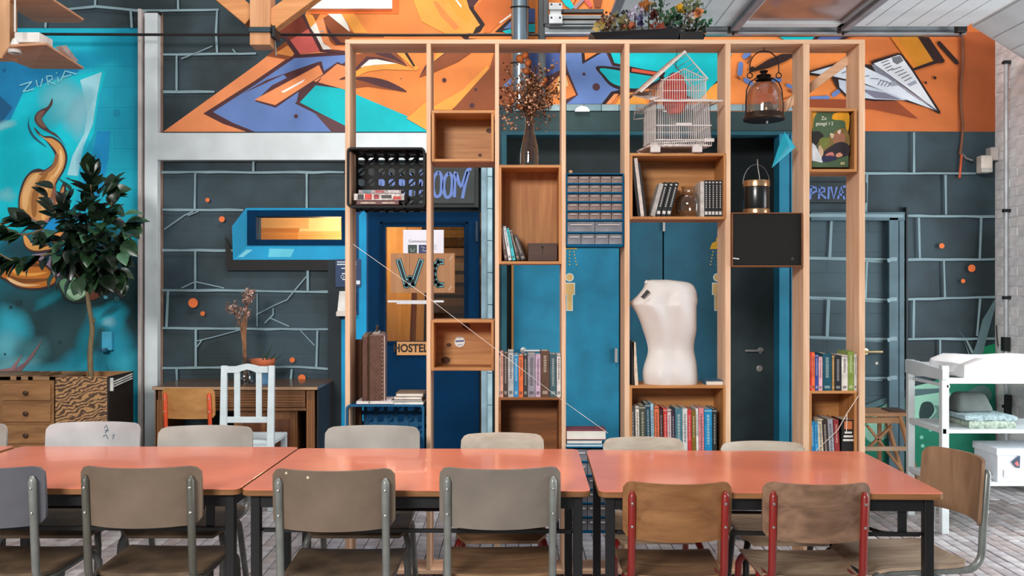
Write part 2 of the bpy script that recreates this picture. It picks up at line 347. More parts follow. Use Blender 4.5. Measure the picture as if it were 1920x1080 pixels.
paint(mu, [(735,-60),(748,-60),(748,26),(582,26),(590,16),(735,16)], (222,106,44))
# centre top: yellow blade and its outline
paint(mu, [(760,-40),(866,-40),(902,46),(888,62),(840,66),(790,40)], 'yl'); paint(mu, [(828,-20),(862,-10),(884,34),(878,44),(858,30)], (216,148,54))
paint(mu, [(846,-10),(850,-10),(866,12),(864,14)], 'wh'); paint(mu, [(812,2),(818,2),(862,52),(852,56),(826,30)], 'o2')
paint(mu, [(862,-40),(872,-40),(888,12),(909,46),(900,60),(886,64),(892,52),(900,47),(880,16)], 'dk'); paint(mu, [(870,-30),(920,-30),(886,14),(878,10)], 'mr')
paint(mu, [(888,16),(914,-10),(990,-30),(990,20),(936,44),(920,60),(906,62),(910,46)], 'o3')
paint(mu, [(928,60),(945,44),(985,12),(990,62)], 'dk'); paint(mu, [(944,54),(960,38),(990,14),(990,50)], 'bl'); paint(mu, [(942,58),(990,46),(990,66),(950,64)], 'te'); paint(mu, [(936,42),(984,6),(990,6),(938,44)], 'wh')
paint(mu, [(860,64),(882,62),(878,72),(898,72),(872,74)], 'dk')
# centre strokes behind the tall unit
paint(mu, [(660,104),(700,95),(742,96),(764,124),(700,120),(664,132)], 'br'); paint(mu, [(664,130),(687,106),(716,108),(764,124),(716,118),(692,112),(666,134)], 'mr'); paint(mu, [(698,96),(726,95),(764,123),(738,112),(708,103)], 'mr')
paint(mu, [(676,126),(692,112),(706,111),(745,119),(700,122)], 'wh'); paint(mu, [(664,136),(682,124),(745,119),(784,132),(720,130),(690,134),(668,144)], 'yl')
paint(mu, [(668,151),(700,153),(722,159),(762,172),(716,166),(690,162),(664,165)], 'br'); paint(mu, [(636,149),(652,142),(660,145),(690,144),(728,152),(763,172),(720,164),(680,152),(655,148)], 'mr', True)
paint(mu, [(742,98),(758,98),(786,128),(780,132)], 'yl'); paint(mu, [(756,96),(762,96),(779,124),(775,125)], 'dk')
paint(mu, [(786,145),(800,122),(845,94),(890,94),(858,116),(812,136)], 'br'); paint(mu, [(786,145),(800,126),(844,94),(838,94),(812,112),(798,122)], 'mr'); paint(mu, [(812,116),(820,98),(838,96)], 'yl')
paint(mu, [(812,200),(868,168),(914,122),(918,132),(880,178),(846,206),(812,206)], 'yl'); paint(mu, [(848,206),(918,128),(926,100),(960,96),(960,150),(930,206)], 'br')
paint(mu, [(762,222),(800,190),(800,244)], 'yl')
for x, y, r in ((833,150,4), (892,168,3), (885,198,5), (752,147,1)): dot(mu, x, y, r, 'mr')
# behind the vase and the third bay
paint(mu, [(936,170),(960,150),(990,120),(1010,96),(1142,96),(1152,122),(1240,136),(1200,170),(1160,176),(1132,197),(960,197),(950,180)], 'mr')
paint(mu, [(936,168),(962,140),(1000,150),(990,196),(940,196)], 'br')
paint(mu, [(940,164),(960,144),(975,146),(962,160)], 'bl'); paint(mu, [(990,96),(1052,96),(1060,126),(1030,142),(1000,146)], 'bl2')
paint(mu, [(1058,98),(1136,98),(1148,124),(1200,130),(1232,142),(1196,168),(1156,172),(1128,195),(1062,195),(1084,178),(1064,130)], 'bl')
paint(mu, [(1022,168),(1052,138),(1064,142),(1080,178),(1060,187),(1056,196),(1010,196)], 'o2'); paint(mu, [(1046,146),(1060,138),(1066,160),(1046,170)], (238,196,130))
paint(mu, [(1090,98),(1130,98),(1092,120)], 'dk'); paint(mu, [(1096,98),(1122,98),(1097,113)], 'o2')
paint(mu, [(1128,195),(1136,195),(1170,172),(1164,168),(1146,172)], 'dk'); paint(mu, [(1136,195),(1152,176),(1160,176),(1146,195)], 'o1')
paint(mu, [(1138,96),(1368,96),(1362,140),(1330,172),(1308,192),(1262,172),(1240,140),(1150,122)], 'dk'); paint(mu, [(1144,97),(1372,99),(1360,136),(1336,160),(1310,188),(1262,168),(1240,137),(1152,118)], 'te')
paint(mu, [(1120,124),(1184,130),(1244,143),(1222,162),(1190,172),(1150,164),(1128,142)], 'dk', True); paint(mu, [(1127,128),(1182,136),(1236,144),(1218,158),(1190,166),(1152,158),(1134,142)], 'te', True)
paint(mu, [(1180,126),(1248,136),(1242,146),(1178,136)], 'dk'); paint(mu, [(1185,128),(1242,137),(1238,142),(1184,134)], 'rd')
paint(mu, [(1154,196),(1166,178),(1198,172),(1216,196)], 'yl'); paint(mu, [(1308,192),(1334,162),(1352,150),(1352,197),(1320,197)], 'yl')
dot(mu, 1095, 139, 3, 'mr'); dot(mu, 1118, 163, 7, 'mr')
def pill(x0, y0, x1, y1, w, c): paint(mu, [(x0,y0),(x1,y1)], c, w=w, closed=False); dot(mu, x0, y0, w/2, c); dot(mu, x1, y1, w/2, c)
for a in ((1396,106,1404,100,9,'bl'), (1389,120,1387,138,9,'bl'), (1398,150,1408,156,9,'bl'), (1448,150,1462,150,8,'bl'), (1477,160,1492,166,7,'bl'), (1563,178,1572,171,8,'bl'), (1522,185,1552,183,8,'bl'),
          (1402,118,1408,106,4,'br'), (1383,144,1387,148,4,'br'), (1480,170,1490,174,5,'br'), (1522,196,1548,196,4,'br')): pill(*a)
paint(mu, [(1404,130),(1410,124),(1416,127),(1440,112),(1466,101),(1500,100),(1470,116),(1440,128),(1406,136)], 'dk'); paint(mu, [(1466,186),(1494,178),(1490,184),(1468,190)], 'dk')
paint(mu, [(1320,197),(1400,204),(1470,186),(1492,178),(1492,240),(1320,240)], 'o3')
# right: strips above the frame, paper plane
paint(mu, [(1440,58),(1556,58),(1518,77),(1476,77)], 'te'); paint(mu, [(1536,62),(1616,58),(1572,80),(1516,80)], 'dk'); paint(mu, [(1546,62),(1598,60),(1566,77),(1528,77)], 'bl2')
paint(mu, [(1664,62),(1718,62),(1756,116),(1722,130),(1700,112)], 'oc'); paint(mu, [(1664,62),(1676,62),(1720,128),(1714,130)], (206,120,40))
paint(mu, [(1716,62),(1726,62),(1732,70),(1742,70),(1772,114),(1768,118),(1756,119),(1712,133),(1709,129),(1750,114)], 'dk')
pill(1761, 81, 1794, 117, 8, 'dk')
paint(mu, [(1500,186),(1560,186),(1682,190),(1722,223),(1690,216),(1640,205),(1500,200)], (140,66,34))
paint(mu, [(1516,134),(1573,116),(1618,120),(1636,122),(1632,116),(1640,112),(1685,99),(1692,102),(1715,134),(1764,210),(1762,214),(1740,202),(1690,188),(1640,190),(1588,183),(1568,163),(1560,146),(1518,141)], 'dk')
paint(mu, [(1638,119),(1685,103),(1689,104),(1712,136),(1757,207),(1700,164)], (214,216,222)); paint(mu, [(1634,121),(1640,121),(1700,166),(1756,208),(1700,176),(1648,146)], (120,122,134))
paint(mu, [(1519,136),(1574,120),(1618,124),(1662,145),(1752,206),(1700,187),(1620,156),(1562,143)], (206,212,220)); paint(mu, [(1572,149),(1616,157),(1680,178),(1700,188),(1640,186),(1590,180),(1574,164)], (186,194,206))
paint(mu, [(1612,166),(1660,174),(1692,187),(1640,184)], (120,118,136)); paint(mu, [(1690,160),(1742,196),(1724,188),(1700,172)], (148,140,152))
paint(mu, [(1672,108),(1688,104),(1694,114),(1682,121),(1674,116)], (110,112,118)); paint(mu, [(1700,158),(1716,150),(1720,156),(1706,162)], (150,154,166)); paint(mu, [(1664,155),(1678,152),(1684,160),(1670,162)], (150,154,166))
for i in range(4): paint(mu, [(1652+i*4,118+i*5),(1666+i*3,113+i*5)], (70,70,78), w=1.4, closed=False)
for i in range(5): paint(mu, [(1672+i*6,132+i*5),(1690+i*5,125+i*5)], (84,84,92), w=1.3, closed=False)
for i in range(5): paint(mu, [(1578+i*18,138+i*3),(1594+i*18,130+i*6)], (110,116,128), w=1.5, closed=False)
for i in range(4): paint(mu, [(1646+i*6,160+i*1),(1652+i*6,150+i*2)], (90,92,100), w=1.2, closed=False)
dot(mu, 1753, 146, 3, 'dk'); dot(mu, 1736, 155, 2.5, 'dk')
paint(mu, [(1040,-20),(1056,-20),(1078,14),(1070,17),(1060,10)], 'te'); paint(mu, [(1074,14),(1098,-10),(1104,-8),(1080,17)], (150,130,140)); paint(mu, [(1064,-20),(1090,-20),(1074,8)], 'o2'); paint(mu, [(1100,-10),(1112,12),(1106,14),(1096,2)], 'pk'); paint(mu, [(1110,-20),(1132,-20),(1126,14),(1114,14)], 'br')
paint(mu, [(985,46),(1003,44),(1003,60),(985,60)], 'te'); paint(mu, [(985,16),(1003,16),(1003,42),(985,42)], 'bl2')
mural = tag(mu.build('mural', None, wall_back), 'orange, blue and turquoise graffiti letters with a paper plane')
# ---- turquoise painting at the left end
tq = MB(); base = block_paint((0, 150, 178), (8, 172, 196), 'turquoise_paint', relief=0.4)
k0 = lay(); tq.flat([wp(-330,53,k0), wp(262,53,k0), wp(262,896,k0), wp(-330,896,k0)], base)
paint(tq, [(-330,80),(-20,100),(60,116),(150,132),(62,166),(40,190),(24,214),(-20,244),(-330,250)], (18,122,170), True)
paint(tq, [(-60,170),(0,180),(24,202),(0,234),(-60,244)], (20,86,126))
paint(tq, [(-40,250),(20,224),(44,172),(100,150),(193,131),(199,134),(186,180),(176,250),(150,306),(146,360),(120,440),(-40,440)], (4,182,198))
paint(tq, [(150,150),(191,135),(182,180),(174,232),(156,276),(146,330),(126,328),(136,292),(158,250),(164,214),(158,180)], (150,204,214))
paint(tq, [(182,246),(207,246),(203,300),(190,360),(158,400),(156,340),(172,296)], (10,132,184)); paint(tq, [(60,420),(130,390),(128,440),(60,458)], (12,130,190))
dot(tq, 219, 212, 7, (10,136,168)); dot(tq, 8, 132, 4, (10,100,150))
def cloud_mesh(name, blobs, par):
    vs, fs, cs = [], [], []
    for x, y, rx, ry, rot, c, k_ in blobs:
        kk = lay(); n0 = len(vs); N = 20; ca, sa = math.cos(math.radians(rot)), math.sin(math.radians(rot)); cl = lin(c)
        vs.append(wp(x, y, kk)); cs.append(cl[:3]+(k_,))
        for j in range(1, 6):
            f = j/5; al = k_*(1-f*f)**1.1 if j < 5 else 0.0
            for i in range(N):
                a = 2*math.pi*i/N; w_ = 1+.10*math.sin(3*a+x)+.06*math.sin(5*a+y); u, v = rx*f*w_*math.cos(a), ry*f*w_*math.sin(a)
                vs.append(wp(min(261.5, x+u*ca-v*sa) if x < 262 else x+u*ca-v*sa, min(890, y+u*sa+v*ca), kk)); cs.append(cl[:3]+(al,))
        for i in range(N): fs.append((n0, n0+1+(i+1) % N, n0+1+i))
        for j in range(4):
            for i in range(N): a = n0+1+j*N+i; b = n0+1+j*N+(i+1) % N; fs.append((a, b, b+N, a+N))
    mb = MB(); mb.add(vs, fs); o = mb.build(name, cloud_material(), par, kind='stuff'); at = o.data.color_attributes.new('cloud', 'FLOAT_COLOR', 'POINT')
    for i, c in enumerate(cs): at.data[i].color = c
    return o
DKG = (46,76,80); BR = (40,176,206); PAL = (150,204,216)  # tones of the soft blobs: darker low on the wall, bright spots between
tag(cloud_mesh('soft_clouds', [(120,190,60,48,-20,(120,200,212),.75),(150,215,30,55,15,PAL,.6),(165,300,26,40,10,(10,150,190),.5),(20,300,50,70,0,(0,186,200),.5),(12,366,22,16,0,(120,206,214),.6),(60,236,80,30,-30,(0,190,204),.45),(6,236,30,10,-20,(150,214,220),.6),(225,90,60,40,0,(0,146,176),.5),(120,118,90,26,-8,(6,136,178),.5),
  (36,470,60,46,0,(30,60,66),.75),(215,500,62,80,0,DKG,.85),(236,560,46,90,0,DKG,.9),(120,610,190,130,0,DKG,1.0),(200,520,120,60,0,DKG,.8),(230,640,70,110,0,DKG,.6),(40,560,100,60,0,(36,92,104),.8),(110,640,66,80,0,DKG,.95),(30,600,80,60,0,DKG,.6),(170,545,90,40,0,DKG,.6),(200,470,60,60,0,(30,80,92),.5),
  (95,560,44,13,-28,(36,140,156),.7),(20,615,46,48,0,(60,190,214),.75),(10,650,40,40,0,(110,200,216),.7),(60,660,40,36,0,(90,160,170),.5),(150,690,60,40,0,BR,.6),(205,592,44,30,-10,(40,178,204),.9),(206,604,16,12,0,PAL,.7),(220,650,40,60,0,BR,.6),(236,684,36,40,0,(60,188,212),.7),(160,640,22,60,20,(20,140,160),.6),(30,690,60,26,0,(130,196,206),.7),(90,700,90,24,0,(60,170,190),.6),(206,584,26,9,-30,(40,70,78),.5)], wall_back), 'soft dark and bright clouds on the turquoise painting')
OU = (58,44,46)
paint(tq, [(98,184),(97,197),(84,214),(79,224),(92,243),(106,252),(125,276),(108,258),(76,240),(65,226),(67,214),(76,206),(90,199)], (74,52,54), True); paint(tq, [(84,208),(78,222),(86,240),(72,232),(68,220),(74,210)], (112,82,70), True)
paint(tq, [(56,216),(54,232),(64,254),(88,276),(62,258),(52,236)], (26,74,92), True)
paint(tq, [(64,238),(74,254),(98,256),(117,270),(126,292),(122,316),(108,340),(101,358),(109,364),(118,343),(124,352),(120,374),(106,402),(78,421),(50,413),(36,398),(35,368),(44,338),(58,321),(72,316),(84,318),(99,306),(103,290),(88,266)], OU, True)
paint(tq, [(70,250),(84,258),(98,260),(114,272),(122,292),(119,314),(106,338),(98,358),(108,368),(118,350),(120,356),(116,374),(104,398),(78,417),(52,409),(39,395),(38,370),(47,341),(60,325),(84,321),(102,308),(107,288),(90,266)], (196,138,78), True)
for pts, c in (([(104,290),(110,292),(104,312),(84,328),(74,326),(96,312)], (140,92,62)), ([(112,280),(118,292),(116,312),(100,336),(96,334),(110,312)], (226,178,122)), ([(60,330),(72,328),(56,362),(50,394),(42,386),(44,356)], (224,172,112)), ([(80,328),(90,326),(72,362),(68,404),(60,402),(60,364)], (150,96,48)), ([(96,330),(102,334),(88,362),(86,406),(78,408),(80,364)], (222,164,100)), ([(104,344),(94,372),(96,398),(104,386),(104,368)], (134,84,62)), ([(112,364),(116,356),(116,372),(106,392),(106,378)], (176,116,84)), ([(40,396),(76,416),(96,404),(80,424),(52,418)], (150,104,96))): paint(tq, pts, c, True)
paint(tq, [(46,436),(44,456),(54,470),(76,474),(112,466),(140,444),(128,434),(104,438),(96,446),(98,456),(80,464),(62,460),(54,448)], (74,48,44), True); paint(tq, [(44,438),(46,456),(56,467),(76,470),(110,462),(124,450),(110,456),(80,460),(62,458),(52,446)], (212,150,82), True); paint(tq, [(96,436),(134,438),(138,446),(112,462),(100,454)], (206,130,72), True)
paint(tq, [(60,478),(100,476),(110,500),(112,530),(96,520),(74,490)], (150,128,150), True)
paint(tq, [(-40,480),(0,502),(20,494),(50,484),(74,488),(98,506),(110,524),(100,536),(70,544),(34,541),(8,526),(-40,500)], OU, True)
paint(tq, [(-40,484),(0,506),(24,498),(50,487),(72,491),(94,508),(104,524),(96,533),(70,540),(36,537),(10,522),(-40,496)], (182,106,38), True)
for pts, c in (([(8,512),(40,522),(80,522),(102,520),(80,528),(40,530)], (118,68,30)), ([(14,520),(44,532),(76,534),(46,537),(22,530)], (226,180,130)), ([(36,494),(60,490),(80,500),(60,500),(44,504)], (106,58,28)), ([(22,504),(50,512),(90,510),(60,518),(30,514)], (220,150,70))): paint(tq, pts, c, True)
paint(tq, [(108,520),(150,500),(190,530),(190,556),(160,566),(140,568),(120,558)], (46,52,48), True); paint(tq, [(112,528),(140,520),(162,530),(164,550),(142,564),(124,556)], (98,140,104), True); paint(tq, [(124,546),(146,540),(160,550),(142,562)], (170,206,170), True); paint(tq, [(164,528),(188,540),(186,556),(166,562)], (112,60,44), True)
for x, y, r, c in ((35,567,6,(26,56,62)), (20,576,3,(26,56,62)), (219,561,5,(60,110,112)), (219,561,3,(44,78,82)), (198,557,4,(90,160,180)), (112,641,3,(28,62,66)), (9,664,2,(30,70,80))): dot(tq, x, y, r, c)
paint(tq, [(-10,694),(20,690),(42,664),(28,692),(10,700)], (150,110,110)); paint(tq, [(20,696),(46,680),(82,634),(60,672),(36,700)], (128,92,96)); 
S = (118,190,206)
for pts in ([(37,160),(60,153)], [(60,153),(43,172)], [(43,172),(64,167)], [(68,150),(70,161),(76,163),(80,147)], [(91,160),(87,143)], [(87,143),(97,142),(99,148),(90,153)], [(90,152),(104,158)], [(108,145),(110,155)], [(114,152),(122,133)], [(122,133),(144,139)], [(118,145),(134,140)]): paint(tq, pts, S, w=2.4, closed=False)
dot(tq, 106, 137, 1.4, S)
tqo = tag(tq.build('mural', None, wall_back), 'turquoise painting of a golden lamp pouring a flame')
# ---- painted stones: the light joints and the orange spots
st = MB(); JC = (126, 150, 157)
def joint(pts, w=5.0):
    n = []; 
    for a, b in zip(pts[:-1], pts[1:]):
        d = math.hypot(b[0]-a[0], b[1]-a[1]); q = max(1, int(d/28))
        for i in range(q): n.append((a[0]+(b[0]-a[0])*i/q, a[1]+(b[1]-a[1])*i/q+(R.uniform(-.7,.7) if i else 0)))
    n.append(pts[-1]); paint(st, n, JC, w=[.8*w*R.uniform(.75,1.2) for _ in n], closed=False)
for a in ([(128,17),(180,12),(260,20),(410,18)], [(306,102),(480,100)], [(306,172),(402,172)], [(302,323),(645,323)], [(304,393),(456,394)], [(304,469),(436,470)], [(304,544),(412,544),(640,548)], [(304,615),(640,618)], [(304,690),(560,688),(640,694)],
          [(1620,325),(1830,325)], [(1518,404),(1866,406)], [(1518,484),(1700,487),(1866,486)], [(1518,558),(1660,562),(1866,557)], [(1518,632),(1640,636),(1866,635)], [(1620,709),(1700,708)]): joint(a, 5.5)
for a in ([(180,-40),(178,14)], [(333,-40),(334,18)], [(245,20),(247,52)], [(86,40),(85,52)], [(407,20),(405,60),(407,100)], [(331,104),(331,171)], [(366,325),(365,392)], [(575,325),(575,390)], [(475,303),(475,322)], [(366,471),(366,543)], [(577,488),(577,546)], [(315,546),(312,614)], [(367,617),(367,689)], [(595,620),(593,690)], [(547,692),(545,714)], [(331,692),(332,720)],
          [(1714,248),(1714,324)], [(1773,328),(1774,402)], [(1626,325),(1624,400)], [(1560,406),(1555,484)], [(1723,408),(1725,486)], [(1840,408),(1837,486)], [(1770,488),(1772,558)], [(1626,490),(1623,560)], [(1553,560),(1550,632)], [(1714,563),(1713,635)], [(1838,560),(1832,630)], [(1763,637),(1763,690)]): joint(a, 5.0)
for a in ([(308,430),(345,404),(362,396)], [(352,404),(372,396)], [(366,528),(420,540)], [(366,528),(340,540)], [(366,640),(400,632),(452,618)], [(368,652),(378,638)], [(480,590),(515,572),(538,562),(556,540),(578,514)], [(512,578),(512,590),(496,606)], [(506,596),(542,612)], [(560,616),(590,648)], [(482,550),(482,612)], [(600,60),(607,58)], [(340,110),(398,86)], [(436,92),(444,102)]): joint(a, 2.6)
tag(st.build('painted_joint', None, wall_back), 'pale brushed outlines of painted stones', kind='stuff')
ds = MB()
for x, y, r in ((389,375,4), (416,411,5.5), (362,568,9), (380,588,4.5), (548,675,5), (566,709,7), (1766,461,5), (1822,503,7), (1806,527,4)): dot(ds, x, y, r, (222,112,58))
tag(ds.build('painted_spot', None, wall_back), 'orange painted spots')
# ---- painted window frame and its black drop shade, blue jamb
pf = MB(); LB = (16,142,190)
paint(pf, [(422,440),(440,487),(660,487),(660,507),(424,507)], (32,32,32)); paint(pf, [(615,487),(652,487),(652,896),(615,896)], (34,42,46))
paint(pf, [(461,390),(652,390),(652,406),(468,406),(468,450),(652,450),(652,487),(437,487),(435,424)], LB); paint(pf, [(435,424),(461,390),(463,460),(440,486)], (24,134,176)); paint(pf, [(437,487),(464,462),(652,460),(652,487)], (30,150,196))
paint(pf, [(446,482),(462,468),(474,468),(456,482)], (120,200,220)); paint(pf, [(505,466),(552,467),(545,482),(503,482)], (96,190,212))
paint(pf, [(652,390),(690,390),(690,896),(640,896),(640,590),(652,580)], (12,58,98)); paint(pf, [(673,404),(680,396),(687,394),(687,896),(640,896),(640,600),(673,590)], LB)
tag(pf.build('painted_frame', None, wall_back), 'light blue painted window surround with black drop shadow')
# ---- right: painted branch and green shapes low on the wall
gr = MB()
paint(gr, [(1622,776),(1700,740),(1780,700),(1840,660),(1866,650),(1866,896),(1622,896)], (26,118,92)); paint(gr, [(1622,800),(1690,735),(1760,720),(1790,760),(1740,790),(1700,800),(1640,830)], (136,186,164), True)
paint(gr, [(1728,757),(1745,754),(1752,768),(1742,784),(1724,784)], (34,56,56), True); paint(gr, [(1752,760),(1768,766),(1760,782),(1742,788),(1756,772)], (96,132,122), True); paint(gr, [(1784,776),(1800,746),(1840,722),(1860,740),(1840,772),(1800,788)], (90,120,116), True); paint(gr, [(1792,766),(1830,740),(1836,748),(1826,762)], (40,58,58), True)
paint(gr, [(1622,770),(1700,745),(1768,735),(1766,728),(1700,730),(1622,760)], (70,96,100))
paint(gr, [(1820,680),(1838,652),(1866,644),(1866,700)], (20,132,88)); 
paint(gr, [(1820,676),(1832,640),(1842,600),(1866,560),(1866,576),(1854,620),(1846,650),(1836,690),(1818,690)], (96,122,126)); paint(gr, [(1826,660),(1815,640),(1806,630),(1792,612),(1810,636),(1822,664)], (120,142,144)); paint(gr, [(1822,672),(1812,650),(1806,634),(1818,670)], (112,134,138))
for x, y in ((1728,820), (1730,836), (1745,806)): dot(gr, x, y, 3.5, (120,190,170))
tag(gr.build('mural', None, wall_back), 'green leaf shapes and grey branch painted low on the dark wall')
# ---- beam band and header above the recess
wh_steel = M((206, 214, 216), 0.5, var=0.05, vs=4); gy_steel = M((186, 176, 172), 0.55, var=0.08)
mb = MB(); mb.box(X(271,7.12), X(295,7.12), 7.12, DW, 0, Z(24,7.12), wh_steel); mb.box(X(262,7.14), X(268,7.14), 7.1, DW, 0, Z(19,7.14), gy_steel); mb.box(X(268,7.16), X(273,7.16), 7.165, DW, 0, Z(24,7.16), gy_steel); mb.box(X(295,7.16), X(303,7.16), 7.185, DW, 0, Z(22,7.16), M((120,96,84),0.7))  # the brown strip at the right is the column's shadow, put in as colour
mb.box(X(272,7.1), X(298,7.12), 7.13, DW, Z(24,7.12), Z(20,7.12), M((40,36,34),0.8))
col = struct(mb.build('trim_1', None, bevel=0.003)); tag(col, 'white painted steel column beside the turquoise painting')
tag(struct(MB().box(X(294,7.12), X(905,7.12), 7.12, DW, Z(300,7.12), Z(249,7.12)).build('trim_2', wh_steel, bevel=0.004)), 'white steel beam above the painted stones')
c2 = MB(); pale = M((160, 190, 200), 0.6, var=0.1, vs=8, bump=0.2)
ys = [305, 332, 392, 452, 512, 572, 640, 700, 760, 820, 896]
c2o = None
c2o = struct(MB().box(X(902,7.14), X(914,7.14), 7.14, DW, 0, Z(305,7.14)).build('trim_3', M((132,160,172),0.6,var=0.15), bevel=0.003)); tag(c2o, 'pale blue block pier beside the WC door')
for a, b in zip(ys[:-1], ys[1:]): MB().box(X(914,7.14), X(923,7.14), 7.13, DW, max(0, Z(b,7.14)+0.004), Z(a,7.14)).build('block', pale, c2o, bevel=0.004)
hd = MB().box(X(944,DW), X(1492,DW), DW-0.02, DW, Z(249,DW), Z(210,DW)).build('trim_4', M((34,58,60),0.6,var=0.12)); struct(hd); tag(hd, 'dark green lintel over the door recess')
tile_m = [M(c, 0.25, var=0.08) for c in ((132,156,162), (118,146,154), (146,168,172))]
n = 0; x = 962
while x < 1490:
    MB().box(X(x,DW)+0.002, X(x+33,DW)-0.002, DW-0.03, DW-0.005, Z(209,DW), Z(197,DW)).build('tile', tile_m[n % 3], hd, bevel=0.003); x += 33; n += 1
for x, r in ((1092,14), (1262,18)):  # pale half-discs on the tile row
    m_ = MB(); m_.slab([P(x+r*math.cos(a*math.pi/12), 209-(r*0.75)*math.sin(a*math.pi/12), DW-0.05) for a in range(13)], (0,0.02,0)); m_.build('half_disc', M((214,218,216),0.5), hd)
# ---- window slot, its navy frame and the glass
navy = M((0, 42, 74), 0.7, var=0.1, vs=4, spec=0.08); navy2 = M((0, 30, 56), 0.7, var=0.1, spec=.08)
wi = MB()
for a in ((463,480,394,460), (640,652,394,460), (480,640,394,406), (480,640,449,460)): wi.box(X(a[0],7.15), X(a[1],7.15), 7.15, DW+0.1, Z(a[3],7.15), Z(a[2],7.15))
w1 = struct(wi.build('window_1', navy, bevel=0.004)); tag(w1, 'low wide window in a navy frame')
MB().box(X(476,7.22), X(645,7.22), 7.22, 7.226, Z(452,7.22), Z(402,7.22)).build('pane', glass((250,236,214), 0.05, 'window_glass'), w1)
# ---- room behind: wooden lining seen through both panes
bw = MB().box(X(380,8.2), X(960,8.2), 8.25, 8.3, 0, Z(330,8.2)); inner = struct(bw.build('wall_inner', M((120,84,48),0.7))); tag(inner, 'timber lining of the room behind the panes')
for x0, x1, y0, y1, c in ((470,580,396,428,((226,170,110),(240,196,140))), (560,640,400,434,((236,206,150),(244,216,170))), (640,665,396,470,((200,150,80),(214,170,100))), (470,560,428,470,((196,120,44),(226,160,80))), (556,668,432,470,((206,150,80),(236,190,124)))):
    MB().box(X(x0,8.2), X(x1,8.2)-0.004, 8.2+R.uniform(0,.02), 8.25, Z(y1,8.2), Z(y0,8.2)).build('plank', wood(*c, 'x', 12, 0.5), inner, bevel=0.004)
for x0, x1, c in ((726,764,((196,140,70),(216,166,96))), (764,792,((190,130,60),(210,152,80)))):
    MB().box(X(x0,8.2), X(x1,8.2)-0.004, 8.2, 8.25, 0, Z(400,8.2)).build('plank', wood(*c, 'z', 12, 0.5), inner, bevel=0.004)
pl_ = MB(); pl_.bar(P(757,600,8.12)+Vector((0,0,-.35)), P(766,440,8.12), 0.10, 0.03); pl_.build('plank', wood((220,150,60),(240,180,90),'z',12,.5), inner, bevel=.003)
pl_ = MB(); pl_.bar(P(786,620,8.14)+Vector((0,0,-.3)), P(790,540,8.14), 0.07, 0.03); pl_.build('plank', wood((180,130,70),(206,156,92),'z',12,.5), inner, bevel=.003)
for y, c in ((438,(150,110,50)), (455,(90,60,30)), (472,(150,104,48)), (500,(150,124,96)), (522,(128,98,70)), (545,(96,64,40)), (566,(120,84,60)), (580,(84,60,44)), (604,(150,120,90)), (625,(110,84,60))):
    MB().box(X(800,8.2), X(888,8.2), 8.17+R.uniform(0,.03), 8.25, Z(y+8,8.2), Z(y-7,8.2)).build('plank', wood(mul(c,.85), c, 'x', 12, 0.5), inner, bevel=0.004)
lp = bpy.data.lights.new('back_room_lamp', 'POINT'); lp.energy = 46; lp.color = (1.0, 0.9, 0.76); lp.shadow_soft_size = 0.15; lo_ = bpy.data.objects.new('back_room_lamp', lp); COL.objects.link(lo_); lo_.location = (-1.45, 7.6, 2.0)
# ---- door 1: navy with a pane
d1 = MB(); dd = 7.16
for a in ((690,899,397,425), (690,722,425,640), (870,899,425,640), (690,899,640,905)): d1.box(X(a[0],dd), X(a[1],dd), dd, dd+0.05, max(0.01, Z(a[3],dd)), Z(a[2],dd))
door1 = struct(d1.build('door_1', navy)); tag(door1, 'navy door with a glass pane and a cardboard WC sign')
fr = MB()
for a in ((713,719,416,642), (872,878,416,642), (713,878,415,420), (713,878,640,645)): fr.box(X(a[0],dd), X(a[1],dd), dd-0.012, dd+0.01, Z(a[3],dd), Z(a[2],dd))
fr.build('glazing_bead', navy2, door1, bevel=0.003)
MB().box(X(719,dd), X(873,dd), dd+0.02, dd+0.026, Z(642,dd), Z(423,dd)).build('pane', glass((246,232,210), 0.05, 'door_glass'), door1)
MB().box(X(892,dd), X(896,dd), dd-0.02, dd, Z(453,dd), Z(415,dd)).build('hinge', M((30,40,52),0.4,0.6), door1)
# ---- recess with two teal doors and a dark one
DR = 7.62
rc = MB(); rc.box(X(930,DW), X(1500,DW), DR+0.05, DR+0.1, 0, 3.2); rc.box(X(926,DW), X(944,DW), DW+0.14, DR+0.1, 0, 3.2); rc.box(X(1490,DW), X(1500,DW), DW+0.14, DR+0.1, 0, 3.2); rc.box(X(926,DW), X(1500,DW), DW+0.14, DR+0.1, Z(236,DW), Z(236,DW)+0.08)
rec = struct(rc.build('wall_recess', M((40,50,52),0.7,var=0.1))); tag(rec, 'dark recess holding the shower doors')
tf = M((40,122,150), 0.55, var=0.1, vs=3, spec=.2); tfd = M((36,82,94), 0.55, var=0.1, spec=.2)
f2 = MB()
for a in ((940,950), (1459,1478), (1481,1491)): f2.box(X(a[0],7.18), X(a[1],7.18), 7.15, DW+0.1, 0, Z(252,7.18), tf if a[0] > 1000 else tfd)
f2.box(X(1470,7.18), X(1484,7.18), 7.17, DW+0.08, 0, Z(252,7.18), M((34,96,128),0.5)); f2.box(X(940,7.18), X(1491,7.18), 7.155, DW+0.1, Z(254,7.18), Z(247,7.18), tfd)
tag(struct(f2.build('trim_5', None, bevel=0.003)), 'blue steel frame around the recess')
def rdoor(n, x0, x1, m, label, y0=398):
    o = struct(MB().box(X(x0,DR), X(x1,DR), DR, DR+0.045, 0.008, Z(y0,DR)).build('door_%d' % n, m, bevel=0.003)); return tag(o, label)
